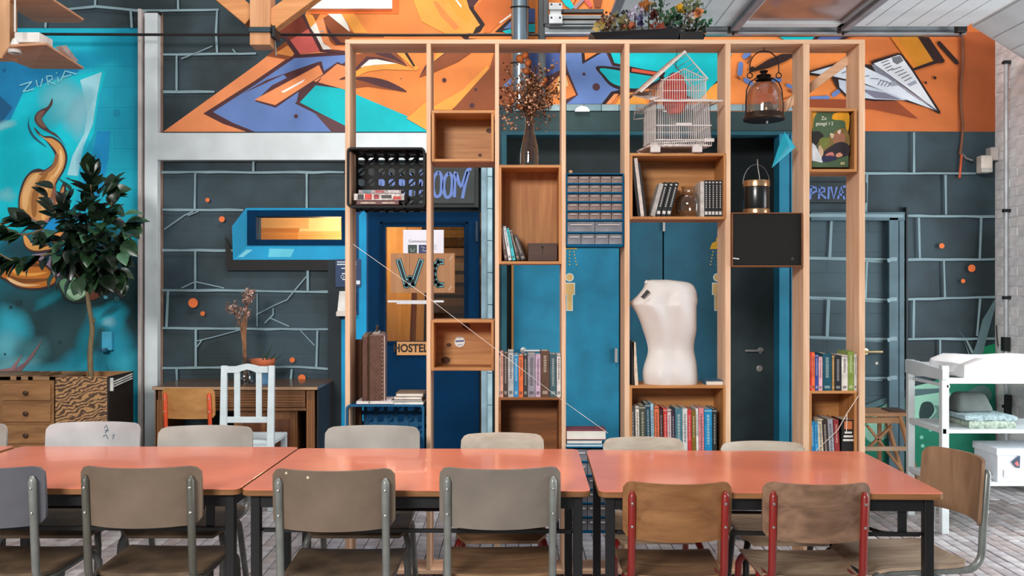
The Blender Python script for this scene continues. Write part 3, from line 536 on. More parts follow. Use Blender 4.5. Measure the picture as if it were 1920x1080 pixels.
def lever(par, x, y, D, dirn, ln, met):
    mb = MB(); mb.lathe([(0.026,0),(0.026,0.008),(0.01,0.01),(0.01,0.045)], n=16); mb.v = [Vector((v.x, -v.z, v.y))+P(x,y,D) for v in mb.v]
    c = P(x, y, D)+Vector((0,-0.045,0)); mb.tube([c, c+Vector((dirn*0.02,-0.004,0)), c+Vector((dirn*ln,0.0,0.0))], 0.0095, 8); return mb.build('handle', met, par, smooth=True)
steel = M((196,194,192), 0.35, 0.45, var=0.03)
teal_lit = M((26,126,160), 0.55, var=0.09, vs=5, bump=0.1, bs=30); teal_shaded = M((22,88,110), 0.55, var=0.1, vs=4, bump=0.1, bs=30)  # one teal paint in two tones; the darker stands for fainter light
door2 = rdoor(2, 963, 1161, teal_lit, 'bright teal shower door behind the middle bookshelf bay')
MB().box(X(959,DR), X(963,DR), DR-0.002, DR+0.05, 0.008, Z(400,DR)).build('door_edge', wood((190,130,70),(206,150,90)), door2)
lever(door2, 981, 657, DR, 1, 0.15, steel)
MB().box(X(1152,DR), X(1157,DR), DR-0.035, DR, Z(679,DR), Z(653,DR)).build('hinge', steel, door2)
struct(MB().box(X(1166,DR), X(1182,DR), DR-0.02, DR+0.05, 0, Z(398,DR)).build('trim_6', M((22,84,112),0.5), bevel=0.003))['label'] = 'dark blue jamb beside the bright teal door'
struct(MB().box(X(1182,DR), X(1242,DR), DR-0.004, DR+0.05, 0, Z(398,DR)).build('trim_7', teal_shaded, bevel=0.002))['label'] = 'teal fixed panel behind the mannequin torso'
door3 = rdoor(3, 1245, 1363, teal_shaded, 'dim teal shower door behind the mannequin torso')
MB().box(X(1242,DR), X(1246,DR), DR-0.03, DR, Z(434,DR), Z(412,DR)).build('hinge', steel, door3)
door4 = rdoor(4, 1366, 1453, M((60,76,80),0.55,var=0.1), 'dark grey door with steel lever handle')
lever(door4, 1426, 657, DR, -1, 0.14, steel)
lk = MB().lathe([(0.027,0),(0.027,0.008),(0.02,0.012)], n=16); lk.v = [Vector((v.x,-v.z,v.y))+P(1424,691,DR) for v in lk.v]; lk.build('lock', steel, door4)
gold = M((206,176,96), 0.5); yel = M((232,172,20), 0.5)
def decal(door, cx, half=False):
    k = DR-0.004; a = MB(); 
    def pf_(pts, m): a.flat([P(cx+x, y, k) for x, y in pts], m)
    pf_([(-14,467),(14,467),(10,456),(2,452),(2,446),(-2,446),(-2,452),(-10,456)], yel)
    for i in range(5):
        for j in (-1,0,1): a.disc(P(cx+j*(8+i*1.2), 472+i*6, k), 0.006, 8, gold)
    rim = M((206,220,214),0.5); skin = M((206,168,104),0.5)
    a.disc(P(cx,520,k), 8/F*k, 16, rim); a.disc(P(cx,520,k-0.001), 6/F*k, 16, skin)
    for g, m, kk in ((0, rim, k), (1.4, skin, k-0.001)):
        a.flat([P(cx+x, y, kk) for x, y in ((-10+g,530+g),(10-g,530+g),(10-g,553-g),(6-g,553-g),(6-g,583-g),(-6+g,583-g),(-6+g,553-g),(-10+g,553-g))], m)
    tag(a.build('shower_decal', None, door), 'yellow shower head and figure sticker')
decal(door2, 1068); decal(door3, 1345)
# ---- painted private door on the right
pd = MB(); dkp = M((54,74,80), 0.6, var=0.1); lip = M((70,96,106), 0.55, var=0.12)
door5 = struct(MB().box(X(1518,7.19), X(1662,7.19), 7.185, DW, 0.01, Z(414,7.19)).build('door_5', block_paint((50,66,72),(62,82,90),'door_stone_paint'))); tag(door5, 'door painted like the dark stones, brass lever')
fm = MB(); fm.box(X(1664,7.15), X(1682,7.15), 7.12, DW, 0, Z(408,7.15), lip); fm.box(X(1684,7.15), X(1694,7.15), 7.13, DW, 0, Z(404,7.15), lip); fm.box(X(1698,7.15), X(1702,7.15), 7.14, DW, 0, Z(388,7.15), M((36,44,48),.6)); fm.box(X(1518,7.15), X(1694,7.15), 7.12, DW, Z(414,7.15), Z(398,7.15), lip)
fm.box(X(1662,7.19), X(1666,7.19), 7.16, DW, 0, Z(414,7.19), M((30,36,38),.7))
tag(fm.build('door_frame', None, door5, bevel=0.004), 'dark painted steel frame')
jb = MB()
for y in (486, 561, 635, 708):
    jb.ribbon([P(1664,y+3,7.118), P(1673,y,7.118), P(1682,y,7.118)], 0.03, flatm(JC)); jb.ribbon([P(1520,y-2,7.183), P(1590,y,7.183), P(1655,y+4,7.183)], 0.024, flatm(JC))
for x, a, b in ((1556,414,484), (1551,562,634)): jb.ribbon([P(x+3,a,7.183), P(x,b,7.183)], 0.022, flatm(JC))
jb.ribbon([P(1518,404,7.118), P(1600,404,7.118), P(1694,405,7.118)], 0.025, flatm(JC))
jb.build('painted_joint', None, door5, kind='stuff')
lever(door5, 1622, 659, 7.185, 1, 0.12, M((212,186,140),0.3,0.8))
kp = MB(); kp.disc(P(1644,681,7.183), .012, 10, M((200,190,170),.4)); kp.build('keyhole', None, door5)
sb = struct(MB().box(X(1500,7.15), X(1626,7.15), 7.15, DW, Z(380,7.15), Z(342,7.15)).build('trim_8', M((30,42,44),0.6), bevel=0.004)); tag(sb, 'dark board reading PRIVAT above the painted door')
BLU = M((92,118,182),0.5,var=0.05)
pt = MB()
def stroke(mb, D, pts, w=4, m=BLU): mb.ribbon([P(x,y,D) for x,y in pts], w/F*D, m)
k = 7.146
for pts in ([(1519,374),(1521,350)], [(1519,350),(1530,352),(1531,358),(1521,363)], [(1535,373),(1537,350)], [(1536,351),(1546,353),(1546,359),(1537,362),(1549,372)], [(1554,350),(1553,373)], [(1558,350),(1563,373),(1569,350)], [(1571,373),(1577,350),(1583,374)], [(1573,365),(1582,365)], [(1580,350),(1594,349)], [(1588,350),(1588,373)]): stroke(pt, k, pts)
tag(pt.build('lettering', None, sb), 'blue hand-painted letters PRIVAT')
# ---- sign board ROOM above the WC door
rb = struct(MB().box(X(686,7.1), X(897,7.1), 7.1, DW-0.0, Z(389,7.1), Z(308,7.1)).build('trim_9', M((34,38,38),0.6), bevel=0.004)); tag(rb, 'dark sign board with blue letters above the navy door')
MB().box(X(702,7.08), X(890,7.08), 7.085, 7.1, Z(382,7.08), Z(314,7.08)).build('board_face', M((46,52,50),0.6), rb, bevel=0.006)
pt = MB(); k = 7.082
for pts in ([(786,370),(788,322)], [(787,322),(800,326),(801,338),(789,346),(804,370)], [(822,322),(814,332),(812,352),(817,368),(826,364),(828,344),(827,328),(822,322)], [(841,324),(834,334),(832,352),(836,369),(845,366),(848,346),(847,330),(841,324)], [(852,370),(854,322),(864,350),(876,320),(884,318)], [(878,322),(872,346),(867,372)]): stroke(pt, k, smooth_pts(pts,4,False) if len(pts) > 3 else pts, 6)
for x in (708, 728, 748, 768):
    stroke(pt, k, [(x,368),(x+4,324),(x+10,340),(x+13,366)], 7)
tag(pt.build('lettering', None, rb), 'blue hand-painted letters ending in OOM')
# ---- right wall of white brick
wbk = [M(c, 0.7, var=0.06, vs=9, bump=0.3, bs=60) for c in ((236,235,236), (230,230,232), (240,238,237))]
wr = struct(MB().box(XR+0.003, XR+0.2, 6.55, DW+0.1, 0, 4.4).build('wall_right', M((226,226,226),0.9))); tag(wr, 'white painted brick wall')
me3 = []
for k in range(3):
    o = MB().box(0, 0.03, 0, 0.2, 0, 0.068).build('brick', wbk[k], wr, bevel=0.005, seg=1); me3.append(o)
n = 0; z = 0.004
while z < 4.0:
    off = 0.105 if n % 2 else 0.0; y = 6.56-0.21*(1 if off else 0)+off
    while y < DW-0.02:
        y0, y1 = max(y, 6.55), min(y+0.203, DW)
        if y1-y0 > 0.15:
            s = me3[R.randrange(3)]; o = s.copy(); COL.objects.link(o); o.parent = wr; o.location = Vector((XR+0.015+R.uniform(-.002,.003), (y0+y1)/2, z+0.034))-ORG[wr.name]
        elif y1-y0 > 0.02: MB().box(XR+0.001, XR+0.03, y0, y1, z, z+0.068).build('brick', wbk[n % 3], wr, bevel=0.005, seg=1)
        y += 0.21
    z += 0.0755; n += 1
for o in me3: bpy.data.objects.remove(o)
pp = MB(); px_ = XR-0.03; pp.tube([(px_, 6.98, 0.05), (px_, 6.98, Z(112,6.98))], 0.014, 8)
pipe = tag(pp.build('conduit_pipe', M((196,200,204),0.4,0.2), smooth=True), 'white conduit pipe running down the brick wall', 'pipe')
for y in (117, 395, 558, 762): MB().box(px_-0.022, px_+0.03, 6.96, 7.0, Z(y+3,6.98), Z(y-3,6.98)).build('clamp', M((60,62,64),0.35,0.8), pipe, bevel=0.003)
MB().box(px_-0.026, px_+0.02, 6.95, 7.01, Z(658,6.98), Z(632,6.98)).build('cable_joint', M((30,32,34),0.5), pipe, bevel=0.004)
# ================================================================== HIGH UP: sectional door, tracks, timber, rod, duct
DT = 6.85
galv = M((116,120,122), 0.4, 0.6, var=0.12, vs=6); galv2 = M((70,72,74), 0.45, 0.5, var=0.1)
whp = M((216,222,224), 0.5, var=0.04, vs=3); rib = M((140,142,148), 0.45, 0.3, var=0.08)
sd = thing('sectional_door', 'white sectional garage door pushed up under the roof', 'garage door', (X(1500,6.75), 5.0, 3.3))
zd = Z(52, 6.75); y0d, y1d = 3.2, 6.74
def door_section(x0, x1, ribs=True, pane=False):
    a, b = X(x0, 6.75), X(x1, 6.75); w = b-a
    if not pane:
        p = MB().box(a+0.004, b-0.004, y0d, y1d, zd+0.006, zd+0.046).build('panel', whp, sd, bevel=0.003)
        n = max(2, int(w/0.145)); 
        for i in range(n): MB().box(a+0.006+i*(w-.012)/n, a+0.006+(i+1)*(w-.012)/n-0.007, y0d+0.05, y1d-0.03, zd, zd+0.008).build('board', whp, p, bevel=0.002, seg=1)
    else:
        p = MB(); p.box(a+0.004, a+0.05, y0d, y1d, zd, zd+0.046); p.box(b-0.05, b-0.004, y0d, y1d, zd, zd+0.046); p.box(a+0.004, b-0.004, y1d-0.1, y1d, zd, zd+0.046); p.box(a+.004, b-.004, y0d, y0d+0.1, zd, zd+0.046)
        q = p.build('panel', whp, sd, bevel=0.004); MB().box(a+0.04, b-0.04, y0d+0.08, y1d-0.08, zd+0.02, zd+0.026).build('pane', M((150,112,98),0.12,var=0.05), q)
door_section(1140, 1378); door_section(1378, 1580, pane=True); door_section(1580, 1812)
for x in (1142, 1376, 1582): 
    q = MB(); q.box(X(x,6.75)-0.03, X(x,6.75)+0.03, y0d, y1d-0.01, zd-0.03, zd+0.005); q.build('stile', rib, sd, bevel=0.006)
# last section hangs down the curve of the track
A = Vector((X(1816,6.75), 0, zd)); B = Vector((X(1925,6.75), 0, Z(121,6.75))); dv = B-A; nv = Vector((-dv.z, 0, dv.x)).normalized()
def slant(t0, t1, h0, h1, ya, yb, name, m, par):
    pts = [A+dv*t0+nv*h0, A+dv*t1+nv*h0, A+dv*t1+nv*h1, A+dv*t0+nv*h1]
    mb = MB(); mb.slab([Vector((p.x, ya, p.z)) for p in pts], (0, yb-ya, 0)); return mb.build(name, m, par, bevel=0.002, seg=1)
sp_ = slant(0, 1, 0.006, 0.046, y0d, y1d-0.02, 'panel', whp, sd)
for i in range(3): slant(0.03+i*0.32, 0.03+i*0.32+0.30, 0, 0.008, y0d+.05, y1d-0.05, 'board', whp, sp_)
blk = M((38,38,40), 0.5)
for x in (1374, 1580, 1800):
    q = MB(); q.box(X(x-9,6.78), X(x+9,6.78), 6.74, 6.8, Z(62,6.78), Z(38,6.78)); q.tube([P(x,66,6.77), P(x+14,40,6.77)], 0.01, 6); q.build('roller_bracket', blk, sd, bevel=0.004)
tr = thing('door_track', 'grey steel track carrying the overhead garage door', 'track', (X(1400,DT), DT, Z(66,DT)))
q = MB(); q.box(X(1022,DT), X(1812,DT), DT, DT+0.08, Z(64,DT), Z(60,DT)); q.box(X(1022,DT), X(1812,DT), DT+0.06, DT+0.08, Z(64,DT), Z(44,DT)); q.box(X(1022,DT), X(1812,DT), DT, DT+0.08, Z(47,DT), Z(44,DT)); q.build('rail', M((150,156,160),0.35,0.5,var=0.1), tr, bevel=0.002)
q = MB(); q.box(X(1028,DT), X(1150,DT), DT-0.01, DT+0.08, Z(36,DT), Z(29,DT)); q.box(X(1028,DT), X(1150,DT), DT, DT+0.08, Z(50,DT), Z(38,DT)); q.build('rail_end', galv, tr, bevel=0.003)
q = MB(); q.box(X(1050,DT), X(1132,DT), DT-0.005, DT+0.05, Z(24,DT), Z(17,DT)); q.build('chain_guide', galv2, tr, bevel=0.003)
bp_ = MB(); bp_.box(X(1029,6.8), X(1055,6.8), 6.8, 6.83, Z(18,6.8), Z(5,6.8)); bp_.box(X(1029,6.8), X(1055,6.8), 6.8, 6.83, Z(44,6.8), Z(27,6.8)); bp_.box(X(1031,6.8), X(1053,6.8), 6.815, 6.84, Z(30,6.8), Z(15,6.8), galv2)
bpo = bp_.build('mounting_plate', M((196,198,200),0.3,0.7), tr, bevel=0.004)
for x in (1034, 1050):
    for y in (8, 33): MB().disc(P(x,y,6.798), 0.008, 10).build('bolt_hole', M((20,20,20),.6), bpo)
q = MB(); q.box(X(1019,DT), X(1028,DT), DT-0.02, DT+0.06, Z(46,DT), 4.0); q.build('hanger', galv2, tr, bevel=0.003)
q = MB(); q.box(X(1010,7.0), X(1022,7.0), 7.0, 7.2, Z(196,7.0), 4.1); q.box(X(1009,7.0), X(1011,7.0), 6.99, 7.05, Z(196,7.0), Z(34,7.0)); q.box(X(1021,7.0), X(1023,7.0), 6.99, 7.05, Z(196,7.0), Z(34,7.0)); tag(q.build('cable_duct', galv2, bevel=0.002), 'dark grey upright cable channel beside the silver pipe', 'cable duct')
q = MB(); q.tube([P(975,y,6.9) for y in (200,120,60,-100)], 16.5/F*6.9, 24)
duct = tag(q.build('flue_pipe', M((150,166,178),0.25,0.9,var=0.04), smooth=True), 'silver flue pipe rising behind the dried flowers', 'pipe')
for y in (14, 118):
    q = MB(); c = P(975,y,6.9); r_ = 17.5/F*6.9; q.tube([c+Vector((r_*math.cos(a),r_*math.sin(a),0.012*math.sin(a))) for a in [2*math.pi*i/20 for i in range(20)]], 0.006, 6, closed=True); q.build('pipe_clamp', M((40,42,44),0.4,0.5), duct, smooth=True)
# timber king post and braces
DK = 6.35
beam_w = wood((176,122,80),(202,150,108),'z',10,0.6)
kt = thing('roof_truss', 'pine king post with two braces and a dark steel strap', 'roof truss', (X(488,DK), DK, Z(85,DK)))
MB().box(X(468,DK), X(506,DK), DK, DK+0.15, Z(84,DK), 4.6).build('post', beam_w, kt, bevel=0.004)
def brace(x0,y0,x1,y1,w,nm='brace'):
    mb = MB(); mb.bar(P(x0,y0,DK+0.075), P(x1,y1,DK+0.075), 0.13, w/F*DK, up=(0,1,0)); mb.build(nm, wood((176,112,62),(208,146,92),'x',10,0.6), kt, bevel=0.004)
brace(474,36,376,-46,26); brace(508,44,624,-42,26)
MB().box(X(466,DK), X(508,DK), DK-0.012, DK+0.16, Z(61,DK), Z(51,DK)).build('strap', M((30,44,50),0.4,0.6), kt, bevel=0.003)
q = MB(); q.tube([P(512,50,DK+.1), P(514,66,DK+.1), P(518,104,DK+.14)], 0.006, 6); q.build('hook_wire', M((150,146,140),.4,.6), kt)
MB().box(X(508,DK+.02), X(516,DK+.02), DK+.02, DK+.16, Z(68,DK), Z(46,DK)).build('rod_bracket', M((26,28,30),.5,.5), kt, bevel=0.003)
q = MB(); q.tube([P(-330,62,6.95), P(262,65,6.95), P(506,65,6.95), P(760,66,6.95), P(1010,65,6.95)], 0.011, 8)
tag(q.build('tension_rod', M((46,42,42),0.45,0.5), smooth=True), 'thin dark steel rod running along the painted wall', 'rod')
tag(struct(MB().box(X(578,7.17), X(735,7.17), 7.17, DW, Z(16,7.17), 4.2).build('window_2', M((246,246,240),0.4,var=0.02), bevel=0.004)), 'white panel set high in the orange mural')
# hanging ply sculpture at the top left, with a bulb holder
DP = 5.0
hp = thing('ply_sculpture', 'hanging timber post with two tilted plywood wings', 'hanging sculpture', (X(0,DP), DP, Z(112,DP)))
ply = wood((176,126,94),(200,152,120),'x',9,0.6)
MB().box(X(-60,DP), X(18,DP), DP, DP+0.08, Z(109,DP), 4.4).build('post', wood((190,140,100),(210,164,124),'z',9,.6), hp, bevel=0.003)
def wing(pts, nm='wing'):
    mb = MB(); mb.slab([P(*p) for p in pts], (0,0,0.014)); return mb.build(nm, ply, hp, bevel=0.002)
wing([(18,-6,4.9), (88,-6,4.9), (157,39,5.45), (150,43,5.55), (66,42,5.5), (20,14,5.1)])
wing([(4,108,4.95), (20,88,4.8), (86,84,4.8), (157,130,5.45), (60,129,5.5), (10,110,5.0)])
MB().box(X(36,5.0), X(82,5.0), 4.95, 5.1, Z(84,5.0), Z(65,5.0)).build('block', M((200,196,192),0.5), hp, bevel=0.004)
wq = MB(); wq.slab([P(104,88,5.0), P(114,86,5.0), P(138,116,5.3), P(132,116,5.3)], (0,0.06,0.02)); wq.build('paper_roll', M((214,206,202),0.6), hp)
q = MB(); q.tube([P(28,-60,4.85), P(28,60,4.85)], 0.005, 6)
pend = thing('pendant_socket', 'bare white lamp holder hanging on a white cord', 'pendant lamp', (X(28,4.85), 4.85, Z(100,4.85)))
q.build('cord', M((196,192,188),0.5), pend, smooth=True)
q = MB(); q.lathe([(0.006,0.08),(0.012,0.075),(0.02,0.055),(0.03,0.02),(0.034,0.0),(0.028,0.0),(0.024,0.03)], P(28,100,4.85), 20, cap=False); q.build('holder', M((196,194,190),0.35), pend, smooth=True)
q = MB(); q.lathe([(0.001,0.012),(0.027,0.012)], P(28,100,4.85), 16, cap=False); q.build('socket_mouth', M((40,38,38),0.5), pend)

# ================================================================== THE TALL OPEN UNIT
D0, DD = 4.74, 0.19
bc = thing('bookcase', 'tall open pine frame with box shelves, standing behind the orange tables', 'bookcase', (X(1130,D0), D0+DD/2, 0))
ztop = Z(74, D0)
def px0(x): return X(x, D0)
MB().box(px0(647), px0(1622), D0, D0+DD, ztop-0.022, ztop).build('top_plank', pine_x, bc, bevel=0.002)
MB().box(px0(647), px0(1622), D0, D0+DD, 0.012, 0.034).build('bottom_plank', pine_x, bc, bevel=0.002)
POSTS = ((647,656), (799.5,807.5), (928,935.5), (1053,1061), (1171,1180.5), (1360,1370), (1506,1518), (1611,1622))
for a, b in POSTS: MB().box(px0(a), px0(b), D0, D0+DD-0.002, 0.034, ztop-0.022).build('post', pine_z, bc, bevel=0.002)
q = MB(); q.bar(P(1606,100,D0+DD+0.02), P(1452,214,D0+DD+0.02), 0.045, 0.095, up=(0,1,0)); q.build('brace', wood(PINE1,PINE2,'x',14,.6), bc, bevel=0.002)
q = MB(); q.box(px0(656), px0(668), D0+0.165, D0+0.2, Z(838,D0), Z(640,D0)); q.build('filler_strip', wood((70,40,24),(96,58,34)), bc, bevel=0.002)
KN = M((92,52,28), 0.6)
def boxshelf(x0, x1, y0, y1, depth=0.24, dark=False, lead=0.0, label=None, knots=(), t=0.014, no_top=False, back=True, vert=False):
    D = D0-lead; mx = box_dark if dark else box_x
    s = MB().box(px0(x0)+t, px0(x1)-t, D, D+depth, Z(y1,D0), Z(y1,D0)+t).build('box_shelf', mx, bc, bevel=0.0015)
    tag(s, label)
    if not no_top: MB().box(px0(x0), px0(x1), D, D+depth, Z(y0,D0)-t, Z(y0,D0)).build('top_board', mx, s, bevel=0.0015)
    for a in (px0(x0), px0(x1)-t): MB().box(a, a+t, D, D+depth, Z(y1,D0), Z(y0,D0)-t).build('side_board', box_dark if dark else box_z, s, bevel=0.0015)
    if back: 
        MB().box(px0(x0)+t, px0(x1)-t, D+depth-0.012, D+depth, Z(y1,D0)+t, Z(y0,D0)-t).build('back_board', box_z if vert else mx, s)
        for kx, ky, kr in knots:
            q = MB(); q.disc((px0(kx), D+depth-0.0135, Z(ky,D0)), kr/F*D0, 12, None, rz=0.8*kr/F*D0); q.build('knot', KN, s)
    return s
b1 = boxshelf(809, 926, 207, 303, knots=((915,231,6),(897,279,4),(897,291,4)), label='small pine box shelf with dark knots, highest of the boxes')
b2 = boxshelf(808, 926, 600, 695, knots=((870,615,8),(830,682,9),(836,652,5)), label='pine box shelf bearing a round white sticker')
b3 = boxshelf(935, 1053, 309, 495, label='tall pine box shelf under the dried flower vase', vert=True)
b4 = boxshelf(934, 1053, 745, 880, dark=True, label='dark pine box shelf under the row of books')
b5 = boxshelf(1181, 1362, 287, 411, label='wide pine box shelf under the birdcage')
b6 = boxshelf(1180, 1361, 723, 888, label='wide pine box shelf under the mannequin torso')
b7 = boxshelf(1517, 1607, 203, 322, depth=0.2, label='pine box shelf framing the green book cover')
b8 = boxshelf(1517, 1607, 733, 890, label='narrow pine box shelf under the right-hand books')
q = MB(); q.disc(P(862,641,D0+0.222), 0.0285, 24, M((226,226,222),.5)); st_ = q.build('sticker', None, b2)
q = text_mb('PRKZN', P(862,641,D0+0.2205), 0.016, M((60,74,120),.5), tilt=0.15); q.build('sticker_print', None, st_) if False else None
q = MB()
for i, w_ in enumerate((7,16,10)): q.ribbon([P(862-w_/2,633+i*7,D0+0.2205), P(862+w_/2,632+i*7,D0+0.2205)], (0.003,0.008,0.003)[i], M((70,84,128),.5))
q.build('sticker_print', None, b2)
# string across the bays
q = MB(); sp = [P(662,458,D0-0.01), P(800,556,D0-0.012), P(930,655,D0-0.014), P(1056,752,D0-0.012), P(1140,812,D0-0.008)]; q.tube(sp, 0.0011, 5)
tag(q.build('string', M((224,214,204),0.7)), 'thin pale string slanting down across the pine frame', 'string')
q = MB(); q.tube([P(1610,742,D0-.01), P(1588,775,D0-.015), P(1571,806,D0-.01)], 0.0022, 5); q.tube([P(1588,775,D0-.015), P(1587,812,D0-.012)], 0.0018, 5); q.tube([P(1571,806,D0-.01), P(1562,815,D0-.008), P(1530,845,D0-.01)], 0.0018, 5)
tag(q.build('cord', M((214,196,180),0.7)), 'pale knotted cord hanging before the lowest right-hand books', 'cord')

# ---- books
ORD = ['first','second','third','fourth','fifth','sixth','seventh','eighth','ninth','tenth','eleventh','twelfth','thirteenth','fourteenth','fifteenth','sixteenth','seventeenth','eighteenth','nineteenth']
page = M((214,204,184), 0.8, var=0.1, vs=120); page_w = M((226,222,212), 0.8, var=0.05)
def book(x0, x1, y0, y1, c, label, group, lean=0.0, depth=0.15, D=None, marks=(), pagesize=None):
    """upright book, spine to the room; x/y in pixels at the front of the unit; lean: shift of the top in pixels"""
    D = D if D is not None else D0+0.012
    w = (x1-x0)/F*D-0.0006; h = (y1-y0)/F*D; t = min(0.0028, w*0.2)
    ba = P((x0+x1)/2, y1, D); ang = math.atan2(lean, (y1-y0)); q = Matrix.Rotation(ang, 3, 'Y')
    if ang: ba = ba+Vector((0,0,abs(math.sin(ang))*w/2))
    T = lambda mb: [ba+q@v for v in mb.v]
    m = M(c, 0.4, var=0.10, vs=30, spec=0.5)
    cv = MB(); cv.box(-w/2, w/2, 0, 0.004, 0, h); cv.box(-w/2, -w/2+t, 0.004, depth, 0, h); cv.box(w/2-t, w/2, 0.004, depth, 0, h); cv.v = T(cv)
    o = cv.build('book', m); tag(o, label, 'book', group)
    pg = MB().box(-w/2+t, w/2-t, 0.004, depth-0.003, 0.003, h-0.004); pg.v = T(pg); pg.build('page_block', page, o)
    if marks:
        pr = MB()
        for a, b, mc, ww in marks: 
            zz = h*(1-(a+b)/2); hh = h*(b-a); pr.box(-w*ww/2, w*ww/2, -0.0005, 0, zz-hh/2, zz+hh/2, M(mc,.5,var=0))
        pr.v = T(pr); pr.build('spine_print', None, o, kind='stuff')
    return o
def spine_marks(c, kind=None):
    lum = sum(c)/3; fg = (226,222,210) if lum < 120 else (50,46,50); fg = tuple(.5*f+.5*g for f, g in zip(fg, c)); k = R.random() if kind is None else kind
    mk = [(0.08, 0.5+0.25*R.random(), mul(fg, .95), 0.3)]
    out = []; a = 0.1
    end = 0.45+0.3*R.random()
    while a < end: b = a+0.02+0.03*R.random(); out.append((a, b, fg, 0.34)); a = b+0.012
    out.append((0.86, 0.93, fg, 0.6))
    if k > 0.6: out.append((0.02, 0.045, fg, 1.02))
    return out
def row(spec, y1, where, group, D=None):
    for i, (x0, x1, y0, c, nm, *ex) in enumerate(spec):
        lean = ex[0] if ex else 0
        book(x0, x1, y0, y1, c, '%s book, %s from the left %s' % (nm, ORD[i], where), group, lean, depth=0.14+0.03*R.random(), D=D, marks=spine_marks(c))
row([(935.5,937.5,668,(190,186,176),'pale thin'),(938,943.5,659,(206,150,132),'salmon pink'),(944,952,662,(58,40,34),'dark brown'),(952.5,963,657,(168,170,170),'grey'),(963.5,972,664,(34,126,176),'sky blue'),(972.5,981,666,(214,104,52),'orange'),(981.5,989,666,(44,40,40),'black'),(989.5,1003.5,663,(136,132,142),'mid grey'),(1004,1013.5,665,(188,160,182),'lavender'),(1014,1030,658,(86,58,42),'thick brown'),(1030.5,1043.5,664,(52,84,92),'dark teal patterned'),(1044,1051.5,664,(214,208,204),'white')], 745, 'in the row by the teal door handle', 'books on the dark box shelf')
row([(1183,1192,761,(64,62,64),'charcoal',-2),(1193,1200,762,(214,208,196),'white spotted',-2),(1200.5,1212,761,(70,72,58),'olive black',-2),(1212.5,1222,757,(28,66,84),'navy',-3),(1222.5,1228,757,(156,190,206),'pale blue',-3),(1228.5,1237.5,762,(220,110,72),'orange and white',-2),(1238,1244.5,768,(56,36,38),'black',-2),(1245,1252,766,(196,52,48),'red',-1.5),(1252.5,1259.5,768,(216,190,190),'pale pink',-1.5),(1260,1266.5,770,(52,36,60),'dark purple',-1.5),(1267,1280,766,(70,116,128),'teal grey',-1),(1280.5,1289.5,766,(206,206,204),'light grey',-1),(1290,1297.5,768,(200,56,60),'crimson',-1.5),(1298,1305.5,770,(120,96,34),'mustard and black',-1.5),(1306,1310.5,766,(218,212,206),'white',-1.5),(1311,1320.5,765,(214,130,134),'rose',-1),(1321,1335.5,767,(28,134,184),'bright blue',-0.5),(1336,1344,767,(40,44,44),'black',0)], 874, 'inside the box under the torso', 'books in the box under the torso')
row([(1519,1521.5,660,(196,58,50),'thin red'),(1522,1527.8,661,(232,106,62),'orange'),(1528.2,1534.5,665,(54,70,140),'short indigo'),(1535,1542,669,(220,170,176),'pale pink'),(1542.5,1559.5,663,(20,76,92),'thick teal'),(1560,1564.5,667,(150,112,56),'tan'),(1565,1577.5,667,(32,34,40),'black'),(1578,1589.5,666,(212,204,194),'cream'),(1590,1601,659,(126,146,66),'olive green'),(1601.5,1606.5,664,(222,216,206),'white with red band')], 733, 'in the upper row at far right', 'books on the rightmost box')
row([(1520,1529,790,(30,120,176),'blue',-2),(1529.5,1535.5,792,(60,150,200),'light blue',-2),(1536,1545,786,(202,190,166),'cream',-3),(1545.5,1556,787,(54,38,34),'dark brown',-5),(1556.5,1566,786,(150,152,160),'silver grey',-5),(1566.5,1576,787,(138,44,44),'dark red',-4)], 876, 'in the lower row at far right', 'books in the rightmost box')
o = book(1578,1603,787,876,(30,26,26),'thick black book with orange square, last in the lower rightmost row','books in the rightmost box', marks=[(0.03,0.2,(196,110,60),0.6),(0.25,0.29,(226,220,210),0.55),(0.33,0.37,(226,220,210),0.7),(0.41,0.45,(226,220,210),0.8)])
# tall pine box: leaning books and dark box
for i, (x0,x1,y0,c,nm) in enumerate([(940,946,420,(70,44,38),'dark brown'),(947.5,953.5,424,(200,204,208),'white'),(955,961,427,(40,170,176),'turquoise'),(963,969,430,(64,44,38),'brown'),(971,980,440,(44,36,34),'black')]):
    book(x0+6, x1+6, y0, 488.5, c, '%s book leaning left, %s in the tall box shelf' % (nm, ORD[i]), 'leaning books in the tall box', lean=-9-i*2, D=D0+0.03, marks=spine_marks(c))
q = MB().box(X(990,4.8), X(1045,4.8), 4.79, 4.93, Z(489,D0)+0.0, Z(456,4.8)); dbx = tag(q.build('storage_box', wood((58,40,34),(84,60,50),'x',10,.5), bevel=0.003), 'small dark wooden box in the tall box shelf', 'box')
q = MB(); q.disc(P(1017,463,4.788), 0.006, 10, M((30,20,18),.6)); q.ribbon([P(1017,462,4.788), P(1017,476,4.788)], 0.003, M((30,20,18),.6)); q.build('latch', None, dbx)
